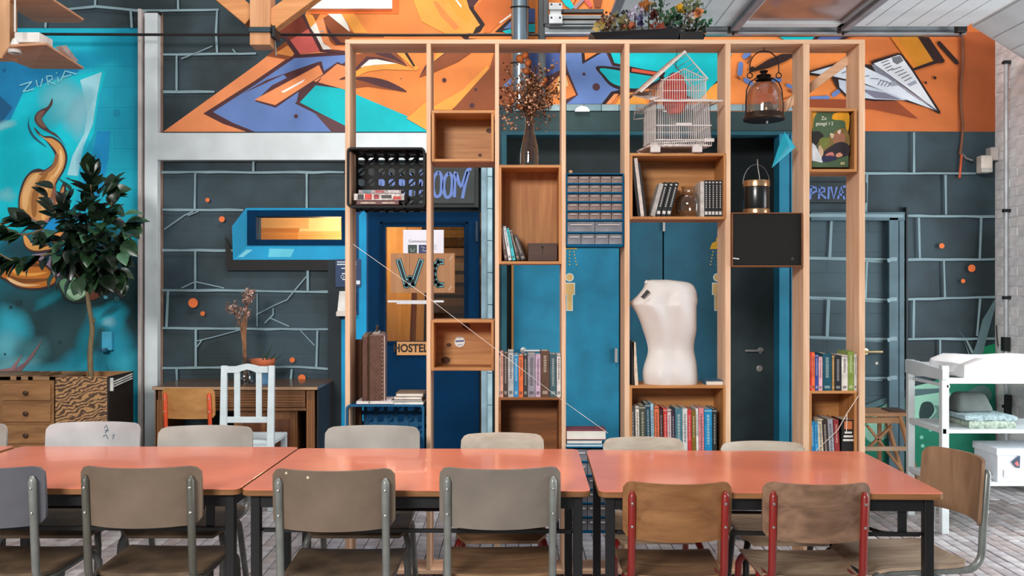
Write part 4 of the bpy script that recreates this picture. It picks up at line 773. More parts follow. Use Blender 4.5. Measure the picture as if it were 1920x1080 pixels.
# wide box: records, black dictionaries, fish bowl
RB = Z(411,D0)+0.014; yrb = 540-(RB-H)*F/(D0)
for i, (x0,x1,y0,c,nm) in enumerate([(1196,1201,297,(30,26,26),'black'),(1201.5,1208,296,(196,184,176),'cream'),(1208.5,1213,305,(34,30,30),'dark')]):
    book(x0, x1, y0, yrb, c, '%s tall record sleeve leaning in the box under the birdcage' % nm, 'record sleeves', lean=-13, D=D0+0.02, depth=0.2)
bk = (30,30,32)
for i, x in enumerate((1229,1239,1248.5)):
    book(x, x+8.5, 341, yrb, bk, 'black-spined volume leaning right, %s left of the glass bowl' % ORD[i], 'black volumes', lean=17, D=D0+0.05, depth=0.12, marks=[(0.05,0.09,(200,196,190),0.5)]+[(0.15+j*0.06,0.185+j*0.06,(190,186,180),0.3) for j in range(10)]+[(0.85,0.94,(214,210,204),0.7)])
for i, x in enumerate((1321,1327.6,1334.2,1340.8,1347.4,1354)):
    book(x, x+6.3, 338, yrb, bk, 'black-spined volume standing upright, %s right of the glass bowl' % ORD[i], 'black volumes', D=D0+0.03, depth=0.13, marks=[(0.04,0.08,(200,196,190),0.6)]+[(0.13+j*0.06,0.165+j*0.06,(190,186,180),0.34) for j in range(11)]+[(0.86,0.95,(214,210,204),0.8)])
book(1313,1320.5,340,yrb,(190,184,178),'pale grey book end-on beside the glass bowl','black volumes',D=D0+0.03,depth=0.13)
book(1220,1228,343,yrb,(176,170,164),'pale grey book leaning behind the black volumes','black volumes',lean=17,D=D0+0.05,depth=0.12)
c = P(1291, yrb, D0+0.095); s_ = D0/F
prof = [(2*s_*9,0.001),(s_*17,0.003),(s_*23,0.02),(s_*24.5,0.05),(s_*24,0.075),(s_*20,0.105),(s_*14,0.122),(s_*12.5,0.13),(s_*13,0.15),(s_*14.5,0.158)]
prof = [(min(r,.07), z) for r, z in smooth_pts(prof, 3, False)]
tag(MB().lathe(prof, c, 32, cap=False).build('glass_bowl', glass((226,222,214),0.06), smooth='all'), 'round clear glass bowl between the black volumes', 'bowl')
# green book cover standing in its box
k = D0+0.03
cb = thing('book_cover', 'green and yellow schoolbook shown face-on in the top right box', 'book', P(1555,316,k))
MB().box(X(1519,k), X(1591,k), k, k+0.014, Z(313.5,k), Z(210,k)).build('cover', M((72,94,66),0.45,var=0.1,vs=10), cb)
q = MB(); kk = k-0.0006; 
def cp(pts, c, curve=True):
    global kk; kk -= 0.0002
    if curve: pts = smooth_pts(pts, 4)
    q.flat([P(x,y,kk) for x,y in pts], M(c,.5,var=0.08,vs=20))
cp([(1519,210),(1532,210),(1526,222),(1524,240),(1519,246)], (196,140,36)); cp([(1566,212),(1591,211),(1591,244),(1586,240),(1584,228),(1574,225),(1562,224),(1560,219)], (206,148,30)); cp([(1561,222),(1566,213),(1582,213),(1588,218),(1582,223),(1570,225)], (220,150,24))
cp([(1534,262),(1552,258),(1566,246),(1580,240),(1591,250),(1591,276),(1560,278),(1540,288)], (120,98,50)); cp([(1563,254),(1574,248),(1584,254),(1582,268),(1566,272)], (150,100,76)); cp([(1570,246),(1577,243),(1574,252)], (214,190,170)); cp([(1556,250),(1564,252),(1560,260)], (200,180,150))
cp([(1540,290),(1558,274),(1576,266),(1591,272),(1591,290),(1566,298),(1542,304)], (44,34,40)); cp([(1521,250),(1534,246),(1544,254),(1536,264),(1530,272),(1522,262)], (34,30,32)); cp([(1519,272),(1526,270),(1536,286),(1543,304),(1528,302),(1519,298)], (200,204,208)); cp([(1534,278),(1540,272),(1544,286),(1540,294)], (190,160,130))
cp([(1548,290),(1560,285),(1564,292),(1552,296)], (190,110,100)); cp([(1567,290),(1575,286),(1580,292),(1570,295)], (200,140,110)); cp([(1542,294),(1560,292),(1570,298),(1545,304)], (40,40,70)); cp([(1536,262),(1550,258),(1556,268),(1544,280)], (104,110,50))
cp([(1576,304),(1584,304),(1584,309),(1576,309)], (170,160,110), False)
q.build('cover_picture', None, cb)
text_mb('Zo', P(1545,222,kk-0.001), 0.026, M((234,230,214),.5,var=0), sx=.9).build('title', None, cb); text_mb('gezegd 1·2', P(1546,232,kk-0.001), 0.026, M((234,230,214),.5,var=0), sx=.82).build('title', None, cb)
# black panelled speaker box on the right and the ice bucket on it
sk = thing('speaker_box', 'black-fronted box with wooden edges between two posts', 'speaker', P(1436,499,D0))
q = MB(); q.box(px0(1371), px0(1503), D0-0.02, D0+0.22, Z(500,D0), Z(498,D0)); q.box(px0(1371), px0(1503), D0-0.02, D0+0.22, Z(401,D0), Z(399,D0)); q.box(px0(1371), px0(1372.5), D0-0.02, D0+0.22, Z(498,D0), Z(401,D0)); q.box(px0(1501), px0(1503), D0-0.02, D0+0.22, Z(498,D0), Z(401,D0)); q.build('casing', wood((110,66,36),(140,90,52),'x'), sk, bevel=0.001)
MB().box(px0(1372.5), px0(1501), D0-0.012, D0+0.2, Z(498,D0), Z(401,D0)).build('front_cloth', M((22,20,19),0.9,var=0.2,vs=200), sk)
q = MB(); q.ribbon([P(1373.5,484,D0-0.0135), P(1386,485.5,D0-0.0135)], 0.006, M((200,200,200),.5)); q.build('badge', None, sk); q = MB(); q.disc(P(1486,485,D0-0.0135), 0.008, 12, M((60,58,56),.4)); q.build('emblem', None, sk)
# ---- 25 + 5 drawer organiser
def organiser(x0, x1, y0, y1, D, label, rows, big, depth=0.16):
    o = thing('drawer_organiser', label, 'drawer cabinet', P((x0+x1)/2, y1, D)+Vector((0,depth/2,0)))
    bl = M((0,80,118), 0.6, var=0.08, spec=0.12); a, b, zt_, zb = X(x0,D), X(x1,D), Z(y0,D), Z(y1,D); t = 0.006
    q = MB(); q.box(a, a+t, D, D+depth, zb, zt_); q.box(b-t, b, D, D+depth, zb, zt_); q.box(a, b, D, D+depth, zt_-t, zt_); q.box(a, b, D, D+depth, zb, zb+t*1.6); q.box(a, b, D+depth-0.004, D+depth, zb, zt_)
    n = len(rows); Hh = zt_-zb-0.016; hs = [1.0 if r == 5 else big for r in rows]; S = sum(hs); z = zt_-t
    dm = M((128,110,104), 0.25, var=0.22, vs=30, spec=.5); dmb = M((120,122,128), 0.25, var=0.2, vs=14, spec=.5); di = M((150,130,124), 0.4, var=0.35, vs=40); lipm = M((190,182,180), 0.3, var=0.05)
    cells = []
    for r, h_ in zip(rows, hs):
        hh = Hh*h_/S; z0 = z-hh; q.box(a, b, D+0.002, D+depth, z0-0.004, z0+0.004)
        for i in range(r): cells.append((a+t+(b-a-2*t)*i/r, a+t+(b-a-2*t)*(i+1)/r, z0+0.005, z-0.006, r))
        z = z0
    q.build('cabinet', bl, o, bevel=0.0015)
    for xa, xb, za, zb_, r in cells:
        d = MB().box(xa+0.0015, xb-0.0015, D+0.006, D+0.0075, za, zb_-0.002).build('drawer', dm if r == 5 else dmb, o)
        MB().box(xa+0.004, xb-0.004, D+0.02, D+0.1, za, za+(zb_-za)*(0.5 if r == 5 else 0.75)).build('content', di if r == 5 else M((176,178,184),.5,var=.2,vs=30), d)
        mid = (za+zb_)/2; MB().box(xa+0.004+(xb-xa)*0.08, xb-0.004-(xb-xa)*0.08, D-0.002, D+0.006, za+(zb_-za)*.62, za+(zb_-za)*.72).build('pull', lipm, d, bevel=0.0008, seg=1)
    return o
org = organiser(1061.5, 1169.5, 325, 463, D0-0.005, 'blue cabinet of small clear drawers hung between two posts', (5,5,5,5,5,2,4), 1.36)
q = MB(); q.lathe([(0.001,0.016),(0.008,0.014),(0.011,0.006),(0.009,0)], P(1070,325,D0+0.06), 12); tag(q.build('cork', M((200,150,110),.7), smooth='all'), 'small pale cork on the upper blue drawer cabinet', 'cork')
organiser(1061.5, 1142, 838, 1000, D0-0.005, 'lower blue cabinet of clear drawers under stacked books', (2,2,2,2,2,2), 1.0)
def flat_book(x0, x1, y0, y1, D, c, label, group, depth=0.15, pages=True, rot=0.0):
    a, b, z0, z1 = X(x0,D), X(x1,D), Z(y1,D), Z(y0,D); t = min(0.003, (z1-z0)*.25)
    q = MB(); q.box(a, b, D, D+depth, z0, z0+t); q.box(a, b, D, D+depth, z1-t, z1); q.box(a, a+0.003, D, D+depth, z0+t, z1-t)
    o = tag(q.build('book', M(c,.45,var=.15,vs=30)), label, 'book', group)
    MB().box(a+0.003, b-0.004, D+0.003, D+depth-0.004, z0+t, z1-t).build('page_block', page_w, o); return o
g = 'books lying on the lower drawer cabinet'
flat_book(1060,1131,833,838,4.75,(70,150,190),'pale blue book at the bottom of the lying stack',g); flat_book(1062,1130,825,832.6,4.755,(74,84,104),'patterned dark book, middle of the lying stack',g); flat_book(1061,1137,807,824.6,4.76,(120,50,56),'thick book with red cover on top of the lying stack',g)
# books beside and under the torso
book(1184,1189,641,722.6,(30,24,22),'black book standing left of the torso','books beside the torso',D=D0+0.02); book(1190.5,1197,642,722.6,(206,190,168),'worn cream book leaning left of the torso','books beside the torso',lean=-5,D=D0+0.02)
flat_book(1323,1357,714,722.6,4.78,(52,92,120),'small blue book lying right of the torso','books beside the torso',depth=.12); flat_book(1306,1330,719.5,722.6,4.84,(214,206,190),'thin pale booklet lying right of the torso','books beside the torso',depth=.1)
# suitcase, its magazines, the two milk crates
def milk_crate(x0, x1, y0, y1, D, depth, m, label, seedv=0, floor_y=None):
    o = thing('milk_crate', label, 'crate', P((x0+x1)/2, y1, D)+Vector((0,depth/2,0)))
    a, b, zt_, zb = X(x0,D), X(x1,D), Z(y0,D), Z(y1,D); t = 0.011; w, h = b-a, zt_-zb
    def rrect(ins, r, y):
        pts = []
        for cx, cz, s in ((b-ins-r, zt_-ins-r, 0), (a+ins+r, zt_-ins-r, 1), (a+ins+r, zb+ins+r, 2), (b-ins-r, zb+ins+r, 3)):
            for k in range(6): an = (s+k/5)*math.pi/2; pts.append(Vector((cx+r*math.cos(an), y, cz+r*math.sin(an))))
        return pts
    q = MB(); q.loft([rrect(0,.022,D), rrect(0,.022,D+.03), rrect(t,.016,D+.03), rrect(t,.014,D), rrect(0,.022,D)], cap=False); q.build('rim', m, o, bevel=0.002)
    q = MB(); q.loft([rrect(t*.3,.02,D+.03), rrect(t*.3,.02,D+depth*.55), rrect(t*.55,.018,D+depth*.55), rrect(t*.55,.018,D+.03)], cap=False)
    ny = 4
    for i in range(ny+1):
        y = D+.04+(depth-.05)*i/ny; q.loft([rrect(t*.3,.02,y), rrect(t*.3,.02,y+.011), rrect(t*1.1,.016,y+.011), rrect(t*1.1,.016,y)], cap=False)
    for k in range(1, 7):
        x = a+w*k/7
        for z in (zb+t*.3, zt_-t*1.1): q.box(x-.008, x+.008, D+.03, D+depth, z, z+t*.8)
    for k in range(1, 5):
        z = zb+h*k/5
        for x in (a+t*.3, b-t*1.1): q.box(x, x+t*.8, D+.03, D+depth, z-.008, z+.008)
    q.build('side_lattice', m, o)
    q = MB(); nx, nz = 7, 5; y = D+depth-.012
    for i in range(nx+1): x = a+t+(w-2*t)*i/nx; q.box(x-.010, x+.010, y, y+.01, zb+t, zt_-t)
    for j in range(nz+1): z = zb+t+(h-2*t)*j/nz; q.box(a+t, b-t, y+.001, y+.009, z-.010, z+.010)
    for i in range(nx+1):
        for j in range(nz+1):
            x = a+t+(w-2*t)*i/nx; z = zb+t+(h-2*t)*j/nz; q.obox((x, y+.002, z), (.034,.012,.030), (0, 0.785 if (i+j) % 2 else 0, 0))
    for i in range(nx):
        for j in range(nz):
            if (i+j+seedv) % 2: 
                x = a+t+(w-2*t)*(i+.5)/nx; z = zb+t+(h-2*t)*(j+.5)/nz; q.bar((x-.02,y+.006,z-.018), (x+.02,y+.006,z+.018), .01, .006)
    q.build('bottom_lattice', m, o)
    q = MB()
    for i in range(0, nx): 
        x = a+t+(w-2*t)*(i+.5)/nx
        for j in range(2): q.box(x-.012, x+.012, D+.10+j*.06, D+.115+j*.06, zb+t, zb+t+.02)
    q.build('floor_rib', m, o)
    return o
blkp = M((20,21,22), 0.6, var=0.08, spec=0.25); blup = M((10,84,124), 0.55, var=0.06, spec=0.3)
milk_crate(650, 797, 276, 389, D0-0.02, 0.24, blkp, 'black plastic milk crate fixed sideways high on the left bay')
milk_crate(648, 795, 759, 878, D0-0.02, 0.24, blup, 'blue plastic milk crate under the old suitcase', 1)
def art_box(x0,x1,y0,y1,D,depth,c,label,marks):
    a, b = X(x0,D), X(x1,D); o = tag(MB().box(a, b, D, D+depth, Z(y1,D), Z(y0,D)).build('game_box', M(c,.45,var=.25,vs=60), bevel=.002), label, 'box', 'game boxes in the black crate')
    q = MB()
    for u0, u1, v0, v1, mc in marks: q.box(a+(b-a)*u0, a+(b-a)*u1, D-.0008, D, Z(y1,D)+(Z(y0,D)-Z(y1,D))*v0, Z(y1,D)+(Z(y0,D)-Z(y1,D))*v1, M(mc,.5,var=.2,vs=40))
    q.build('box_print', None, o); return o
art_box(668,748,376,384,D0+0.03,0.15,(92,30,28),'dark red flat box at the bottom of the black crate',[(.1,.45,.3,.6,(190,170,150)),(.6,.9,.3,.6,(190,170,150))])
art_box(663,758,363,375.5,D0+0.04,0.14,(196,186,178),'white and red printed box, middle of the crate stack',[(.08,.2,.1,.9,(40,36,40)),(.22,.36,.1,.95,(196,50,36)),(.4,.5,.2,.9,(150,40,40)),(.55,.75,.3,.8,(60,50,52)),(.78,.94,.1,.6,(190,60,50))])
art_box(672,752,356,362.5,D0+0.06,0.12,(170,150,150),'thin pale printed box on top in the black crate',[(.1,.3,.1,.9,(90,120,130)),(.4,.6,.2,.9,(180,80,80)),(.7,.95,.1,.9,(200,190,190))])
# suitcase
lea = wood((72,46,36), (100,68,54), 'z', 20, 0.45, 0.6); lea2 = M((120,92,88), 0.4, var=0.12, vs=12, bump=0.15)
sc_o = P(707, 752, 4.86); su = thing('suitcase', 'old brown leather suitcase standing on the blue crate', 'suitcase', sc_o)
qz = Matrix.Rotation(math.radians(7), 3, 'Z')
def sbox(x0,x1,y0,y1,z0,z1,nm,m,bev=.006):
    q = MB().box(x0,x1,y0,y1,z0,z1); q.v = [sc_o+qz@v for v in q.v]; return q.build(nm, m, su, bevel=bev, seg=3)
sh = 0.362
sbox(-.075,-.038,-.12,.22,.0,sh-.004,'lid',lea,.012); sbox(-.036,.05,-.12,.22,0,sh,'shell',lea2,.02); sbox(-.038,.036,-.122,-.10,.004,sh-.004,'edge_panel',lea,.004)
sbox(-.040,-.034,-.124,.222,-.001,sh+.002,'rim_band',M((66,50,28),.4,.3),.001); sbox(.038,.042,-.125,-.118,.004,sh-.01,'piping',M((196,180,168),.5),.001)
q = MB(); q.tube([sc_o+qz@Vector(p) for p in ((0,-.06,sh),(0,-.06,sh+.02),(0,-.035,sh+.034),(0,.09,sh+.034),(0,.115,sh+.02),(0,.115,sh))], .007, 8); q.build('handle', M((40,30,26),.5), su, smooth=True)
q = MB()
for y in (-.06,.115): q.obox(sc_o+qz@Vector((0,y,sh+.004)), (.03,.02,.01), (0,0,math.radians(7)))
q.build('handle_mount', M((180,176,170),.3,.8), su, bevel=.002)
q = MB()
for i in range(16): q.obox(sc_o+qz@Vector((.03,-.1225,.02+i*.021)), (.003,.002,.006), (0,0,math.radians(7)))
q.build('stitching', M((190,170,140),.6), su, kind='stuff')
g = 'magazines under and beside the suitcase'
flat_book(668,738,752.3,757.5,4.73,(206,196,196),'pale magazine under the suitcase on the blue crate',g,.2)
flat_book(735,794,754,758.2,4.74,(222,216,208),'white magazine at the bottom right of the suitcase',g,.16); flat_book(734,793,749.5,753.6,4.745,(60,50,48),'dark booklet, second in the pile right of the suitcase',g,.16); flat_book(739,791,744.5,749,4.75,(212,198,190),'cream booklet, third in the pile right of the suitcase',g,.16); flat_book(742,794,737,744,4.755,(104,84,62),'brown book on top of the pile right of the suitcase',g,.16)
# vase with dried flowers
zb_ = Z(309,D0)+0.0; vc = Vector((X(993,4.85), 4.85, Z(309,D0)))
k = 4.85/F
prof = smooth_pts([(17.5*k,0),(18*k,.02),(17.5*k,.06),(17*k,.09),(11*k,.17),(8*k,.215),(8.5*k,.25),(11.5*k,.288)], 4, False)
tag(MB().lathe(prof, vc, 28, cap=False).build('glass_vase', glass((222,216,208),.08), smooth='all'), 'tall narrow glass vase on the tall pine box', 'vase')
fb = thing('dried_bouquet', 'dried brown flowers and seed heads in the tall glass vase', 'dried flowers', vc+Vector((0,0,.01)))
stem = MB(); buds = MB(); pet = MB(); brn = M((96,58,32),.7,var=.25,vs=30); org_ = M((150,80,34),.6,var=.25,vs=20); pal = M((186,140,110),.7,var=.2,vs=30)
def bud(mb, c, r):
    mb.lathe([(0.0008,-r*1.1),(r*.8,-r*.4),(r,.2*r),(r*.6,r*.8),(0.0008,r*1.2)], (0,0,0), 6); n = 30; q = Euler((R.uniform(0,3),R.uniform(0,3),R.uniform(0,3))).to_matrix()
    mb.v[-n:] = [c+q@v for v in mb.v[-n:]]
for i in range(84):
    tx, ty = R.gauss(990,26), R.gauss(178,22); tx = max(944,min(1038,tx)); ty = max(128,min(225,ty))
    e = P(tx, ty, 4.85+R.uniform(-.1,.1)); s0 = vc+Vector((R.uniform(-.02,.02),R.uniform(-.02,.02),R.uniform(.03,.1))); nk = vc+Vector((R.uniform(-.015,.015),R.uniform(-.015,.015),.27))
    stem.tube([s0, nk, (nk*.4+e*.6)+Vector((0,0,.02)), e], .0016, 4)
    for j in range(9): bud(buds if j % 3 else pet, e+Vector((R.gauss(0,.024),R.gauss(0,.024),R.gauss(0,.026))), R.uniform(.003,.0075))
for tx, ty, n, mb in ((958,232,12,pet),(950,225,10,pet),(1022,200,14,pet),(1036,122,7,pet),(1018,135,5,buds),(962,205,14,buds),(946,200,10,buds)):
    e = P(tx,ty,4.82); stem.tube([vc+Vector((0,0,.27)), (vc+Vector((0,0,.33)))*.5+e*.5, e], .0016, 4)
    for j in range(n): bud(mb, e+Vector((R.gauss(0,.02),R.gauss(0,.02),R.gauss(0,.02))), R.uniform(.004,.008))
stem.build('stem', brn, fb, kind='stuff'); buds.build('seed_head', brn, fb, kind='stuff'); pet.build('pale_petal', pal, fb, kind='stuff')
for tx, ty, r in ((975,110,.024),(985,104,.02),(990,118,.022),(988,133,.022),(1018,157,.018),(1022,150,.015),(966,178,.02),(975,200,.018),(960,190,.016)):
    q = MB(); n0 = len(q.v); q.lathe([(0.001,-r*1.3),(r*.7,-r*.7),(r,0),(r*.75,r*.6),(.001,r*1.1)], (0,0,0), 8); e = P(tx,ty,4.83); qq = Euler((R.uniform(-1,1),R.uniform(-1,1),0)).to_matrix(); q.v = [e+qq@v for v in q.v]; q.build('orange_lantern_pod', org_, fb, smooth='all')
# birdcage
wt = M((206,196,192), 0.5, var=0.05); fl, fr_, bl_ = (P(1231,262,4.72), P(1334,262,4.72), P(1206,274.5,4.93))
bcg = thing('birdcage', 'white wire house-shaped birdcage on the wide box shelf', 'birdcage', Vector(((fl.x+fr_.x)/2, 4.8, Z(287,D0))))
ux = fr_-fl; vy = bl_-fl; vy.z = 0; zb0 = fl.z; zt0 = Z(190,4.72)
def cg(u, v, z): return Vector((fl.x+ux.x*u+vy.x*v, fl.y+vy.y*v, z))
wr_ = .0016
def wires(nm, a0, a1, f0, f1, n):       # n wires between the lines a0->a1 (bottom) and f0->f1 (top)
    q = MB()
    for i in range(n+1):
        t = i/n; q.tube([a0.lerp(a1,t), f0.lerp(f1,t)], wr_, 5)
    q.build(nm, wt, bcg, kind='stuff')
def rail(pts, r=.003, nm='rail', closed=False):
    q = MB(); q.tube(pts, r, 6, closed=closed); q.build(nm, wt, bcg)
wires('front_wire', cg(0,0,zb0), cg(1,0,zb0), cg(0,0,zt0), cg(.97,0,zt0), 26); wires('back_wire', cg(0,1,zb0), cg(1,1,zb0), cg(0,1,zt0), cg(1,1,zt0), 22)
wires('side_wire', cg(0,0,zb0), cg(0,1,zb0), cg(0,0,zt0), cg(0,1,zt0), 15); wires('side_wire', cg(1,0,zb0), cg(1,1,zb0), cg(.97,0,zt0), cg(.97,1,zt0), 15)
zm = Z(235,4.72)
for z, e in ((zb0,0), (zm,0.0), (zt0,.03)): rail([cg(-e,-e,z),cg(1+e,-e,z),cg(1+e,1+e,z),cg(-e,1+e,z)], .0032, 'hoop', True)
rail([cg(-.02,0,zb0-.03),cg(1,0,zb0-.03),cg(1,1,zb0-.03),cg(-.02,1,zb0-.03)], .003, 'hoop', True)
q = MB(); q.slab([cg(-.12,-.02,zb0-.035), cg(.92,-.02,zb0-.035), cg(.92,1.02,zb0-.035), cg(-.12,1.02,zb0-.035)], (0,0,.012)); q.slab([cg(-.12,-.02,zb0-.022), cg(1.02,-.02,zb0-.006), cg(1.02,-.0,zb0-.006), cg(-.12,-.0,zb0-.022)], (0,0,.006)); q.build('tray', M((190,178,172),.5,var=.2,vs=50), bcg, bevel=.002)
wires('tray_wire', cg(-.1,-.01,zb0-.03), cg(1,-.01,zb0-.03), cg(0,0,zb0), cg(1,0,zb0), 30)
for u, v in ((-.04,0),(.72,0),(-.04,.95),(.72,.95)):
    c = cg(u,v,zb0-.04); MB().box(c.x-.02, c.x+.03, c.y-.01, c.y+.015, Z(286.6,D0), zb0-.034).build('foot', wt, bcg, bevel=.002)
q = MB(); a = cg(.35,-.02,zm); b = cg(.64,-.02,zm); q.box(a.x, b.x, a.y-.004, a.y+.002, zm-.004, zm+.012); q.build('door_catch', wt, bcg, bevel=.001)
q = MB(); a = cg(.86,-.03,0); b = cg(1.04,-.03,0); q.box(a.x, b.x, a.y-.004, a.y, zb0-.012, zb0+.006); q.build('seed_cup_rail', wt, bcg, bevel=.001)
# eave skirt, upper storey, gable, roof
zu, zg = Z(151,4.74), Z(130,4.74); U0, U1 = .12, .90
q = MB(); 
for a_, b_ in ((cg(-.06,-.1,zt0-.002), cg(1.16,-.1,zt0-.002)), (cg(-.06,1.06,zt0), cg(1.1,1.06,zt0)), (cg(-.06,-.1,zt0), cg(-.06,1.06,zt0)), (cg(1.16,-.1,zt0), cg(1.1,1.06,zt0))): q.tube([a_, b_], .0045, 6)
q.build('eave', wt, bcg)
wires('eave_wire', cg(-.06,-.1,zt0), cg(1.16,-.1,zt0), cg(U0,.02,zt0+.012), cg(U1,.02,zt0+.012), 24); wires('eave_wire', cg(1.16,-.1,zt0), cg(1.12,1.0,zt0), cg(U1,.02,zt0+.012), cg(U1,1,zt0+.012), 12)
q = MB(); q.slab([cg(-.36,.55,Z(176,4.8)), cg(-.10,-.1,zt0), cg(.05,0,zt0+.02), cg(-.14,.8,Z(170,4.8))], (0,0,.005)); q.build('side_roof', M((190,172,164),.55,var=.12,vs=30), bcg, bevel=.001)
q = MB(); q.tube([P(1193,176,4.82), P(1222,174,4.80)], .011, 8); q.build('eave_roll', M((188,168,158),.55), bcg, smooth=True)
for v in (0.02, .98):
    a_, b_ = (U0,zt0), (U1,zt0); q = MB()
    for i in range(19):
        u = U0+(U1-U0)*i/18; zz = zu+(zg-zu)*(1-abs(2*i/18-1)); q.tube([cg(u,v,zt0), cg(u,v,zz)], wr_, 5)
    q.build('gable_wire', wt, bcg, kind='stuff')
    rail([cg(U0-.04,v,zu),cg(U1+.04,v,zu)], .003, 'hoop'); rail([cg(U0,v,zu),cg((U0+U1)/2,v,zg),cg(U1+.04,v,zu)], .003, 'gable_rail'); rail([cg(U0,v,(zu+zt0)/2),cg(U1,v,(zu+zt0)/2)], .0018, 'hoop')
wires('side_wire', cg(U0,0,zt0), cg(U0,1,zt0), cg(U0,0,zu), cg(U0,1,zu), 12); wires('side_wire', cg(U1,0,zt0), cg(U1,1,zt0), cg(U1,0,zu), cg(U1,1,zu), 12)
rt = P(1284,98,4.7); lf = P(1200,172,4.72); rgt = P(1327,148,4.7); bk_ = Vector((vy.x*.9, vy.y*.9, 0))
q = MB(); q.slab([lf, rt, rt+bk_, lf+bk_], Vector((-.006,0,.007))); q.build('left_roof', M((186,164,152),.55,var=.15,vs=40), bcg, bevel=.001)
rail([lf+Vector((.004,0,-.002)), rt, rgt], .0045, 'roof_frame'); rail([lf+bk_, rt+bk_, rgt+bk_], .004, 'roof_frame')
q = MB(); q.tube([rt, rt+bk_], .009, 8); q.build('ridge_tube', wt, bcg, smooth=True)
wires('roof_wire', rt.lerp(rgt,.1), rgt, rt.lerp(rgt,.1)+bk_, rgt+bk_, 6)
wires('perch_rack', P(1188,214,4.86), P(1204,214,4.86), P(1194,198,4.8), P(1207,198,4.8), 5); rail([P(1188,224,4.86), P(1206,222,4.82)], .002, 'perch'); rail([P(1188,224,4.86), P(1191,205,4.84), P(1207,203,4.82)], .002, 'perch')
q = MB(); cc = P(1266,190,4.82); q.loft([[cc+Vector((.062*s*math.cos(a)*(1+.1*math.sin(3*a)), .05*s*math.sin(a), z)) for a in [2*math.pi*i/18 for i in range(18)]] for s, z in ((.55,-.065),(.8,-.04),(1,-.01),(1.05,.04),(.95,.09),(.7,.13),(.3,.15))])
tag(q.build('red_bundle', M((196,66,54),.8,var=.15,vs=12), smooth='all'), 'red cloth bundle inside the white birdcage', 'cloth')
q = MB(); q.tube([P(1269,93,4.84), P(1267,130,4.84)], .0015, 5); q.build('hanging_wire', M((60,50,44),.5), bcg)
# hanging lantern
lc = Vector((X(1432,4.83), 4.83, Z(226,4.83))); k = 4.83/F
la = thing('hanging_lantern', 'bell-shaped glass lantern hanging under the top plank', 'lantern', lc)
irn = M((34,26,24),.5,.5,var=.15)
q = MB(); q.lathe(smooth_pts([(37*k,.0),(38.5*k,.008),(37*k,.018),(35*k,.03),(34*k,.038)],3,False), lc, 28); q.build('base_ring', M((52,38,30),.45,.5), la, smooth=True)
q = MB(); q.lathe(smooth_pts([(34*k,.038),(34*k,.07),(33*k,.12),(29*k,.16),(22*k,.19),(13*k,.208),(10*k,.212)],4,False), lc, 32, cap=False); q.build('glass_dome', glass((226,206,192),.12), la, smooth='all')
q = MB(); q.lathe([(11*k,.212),(16*k,.214),(11*k,.222),(10*k,.230),(14*k,.234),(13*k,.240),(7*k,.243),(5*k,.252),(8*k,.257),(7*k,.264),(.001,.268)], lc, 20); q.build('cap', irn, la, smooth=True)
for s in (-1, 1):
    q = MB(); q.tube([lc+Vector((s*v_[0]*k, -.01, v_[1])) for v_ in ((35,.02),(34.5,.1),(33,.16),(27,.2),(15,.222),(8,.226))], .0035, 6); q.build('side_rod', irn, la, smooth=True)
    q = MB(); rc_ = lc+Vector((s*27*k,-.01,.236)); q.tube([rc_+Vector((.014*math.cos(a),0,.014*math.sin(a))) for a in [2*math.pi*i/14 for i in range(14)]], .003, 6, closed=True); q.build('ring', irn, la, smooth=True)
hx = [lc+Vector((27*k*math.cos(a), -.01, .285+27*k*1.05*math.sin(a))) for a in [math.pi*i/14 for i in range(15)]]
q = MB(); q.tube([lc+Vector((27*k,-.01,.25))]+hx+[lc+Vector((-27*k,-.01,.25))], .0032, 6); q.build('bail_handle', irn, la, smooth=True)
q = MB(); q.tube([lc+Vector((0,-.01,.285+28*k)), Vector((lc.x, lc.y-.01, ztop-.02))], .0025, 5); q.build('hook', irn, la)
q = MB(); q.lathe([(.001,.02),(.02,.022),(.026,.034),(.022,.06),(.015,.08),(.001,.085)], lc+Vector((.02,0,.015)), 12, rx=1.3); q.build('silver_insert', M((150,150,144),.3,.7,var=.3,vs=60), la, smooth=True)
q = MB(); q.lathe([(.001,-.02),(.006,-.014),(.006,-.006),(.001,.0)], lc+Vector((.012,-.02,0)), 10); q.build('glass_drop', M((220,220,216),.1,.3), la, smooth='all')
# ice bucket
bc_ = Vector((X(1418,4.84), 4.84, Z(399,D0))); k = 4.84/F; gd = M((186,148,112),.25,.9,var=.06)
ib = thing('ice_bucket', 'black ice bucket with brass bands on the speaker box', 'bucket', bc_)
q = MB(); q.lathe([(23.5*k,.026),(24*k,.03),(24*k,.14),(23.5*k,.145)], bc_, 32); q.build('body', M((16,16,16),.25,var=0,spec=.6), ib, smooth=True)
for z0, z1 in ((0,.027),(.143,.177)):
    q = MB(); q.lathe([(24*k,z0),(25*k,z0+.002),(25*k,z1-.004),(24.5*k,z1)], bc_, 32); q.build('brass_band', gd, ib, smooth=True)
q = MB(); q.tube([bc_+Vector((25*k*math.cos(a)*1.0, .0, .16+.105*math.sin(a))) for a in [math.pi*i/16 for i in range(17)]], .0025, 6); q.build('bail_handle', M((110,112,112),.3,.8), ib, smooth=True)
q = MB(); q.tube([bc_+Vector((.012,-.03,.17)), bc_+Vector((.0,-.03,.25)), bc_+Vector((-.002,-.03,.28))], .0022, 6); q.lathe([(.001,-.006),(.006,0),(.001,.006)], bc_+Vector((-.002,-.03,.284)), 8); q.build('stirrer', M((170,170,166),.3,.8), ib, smooth=True)
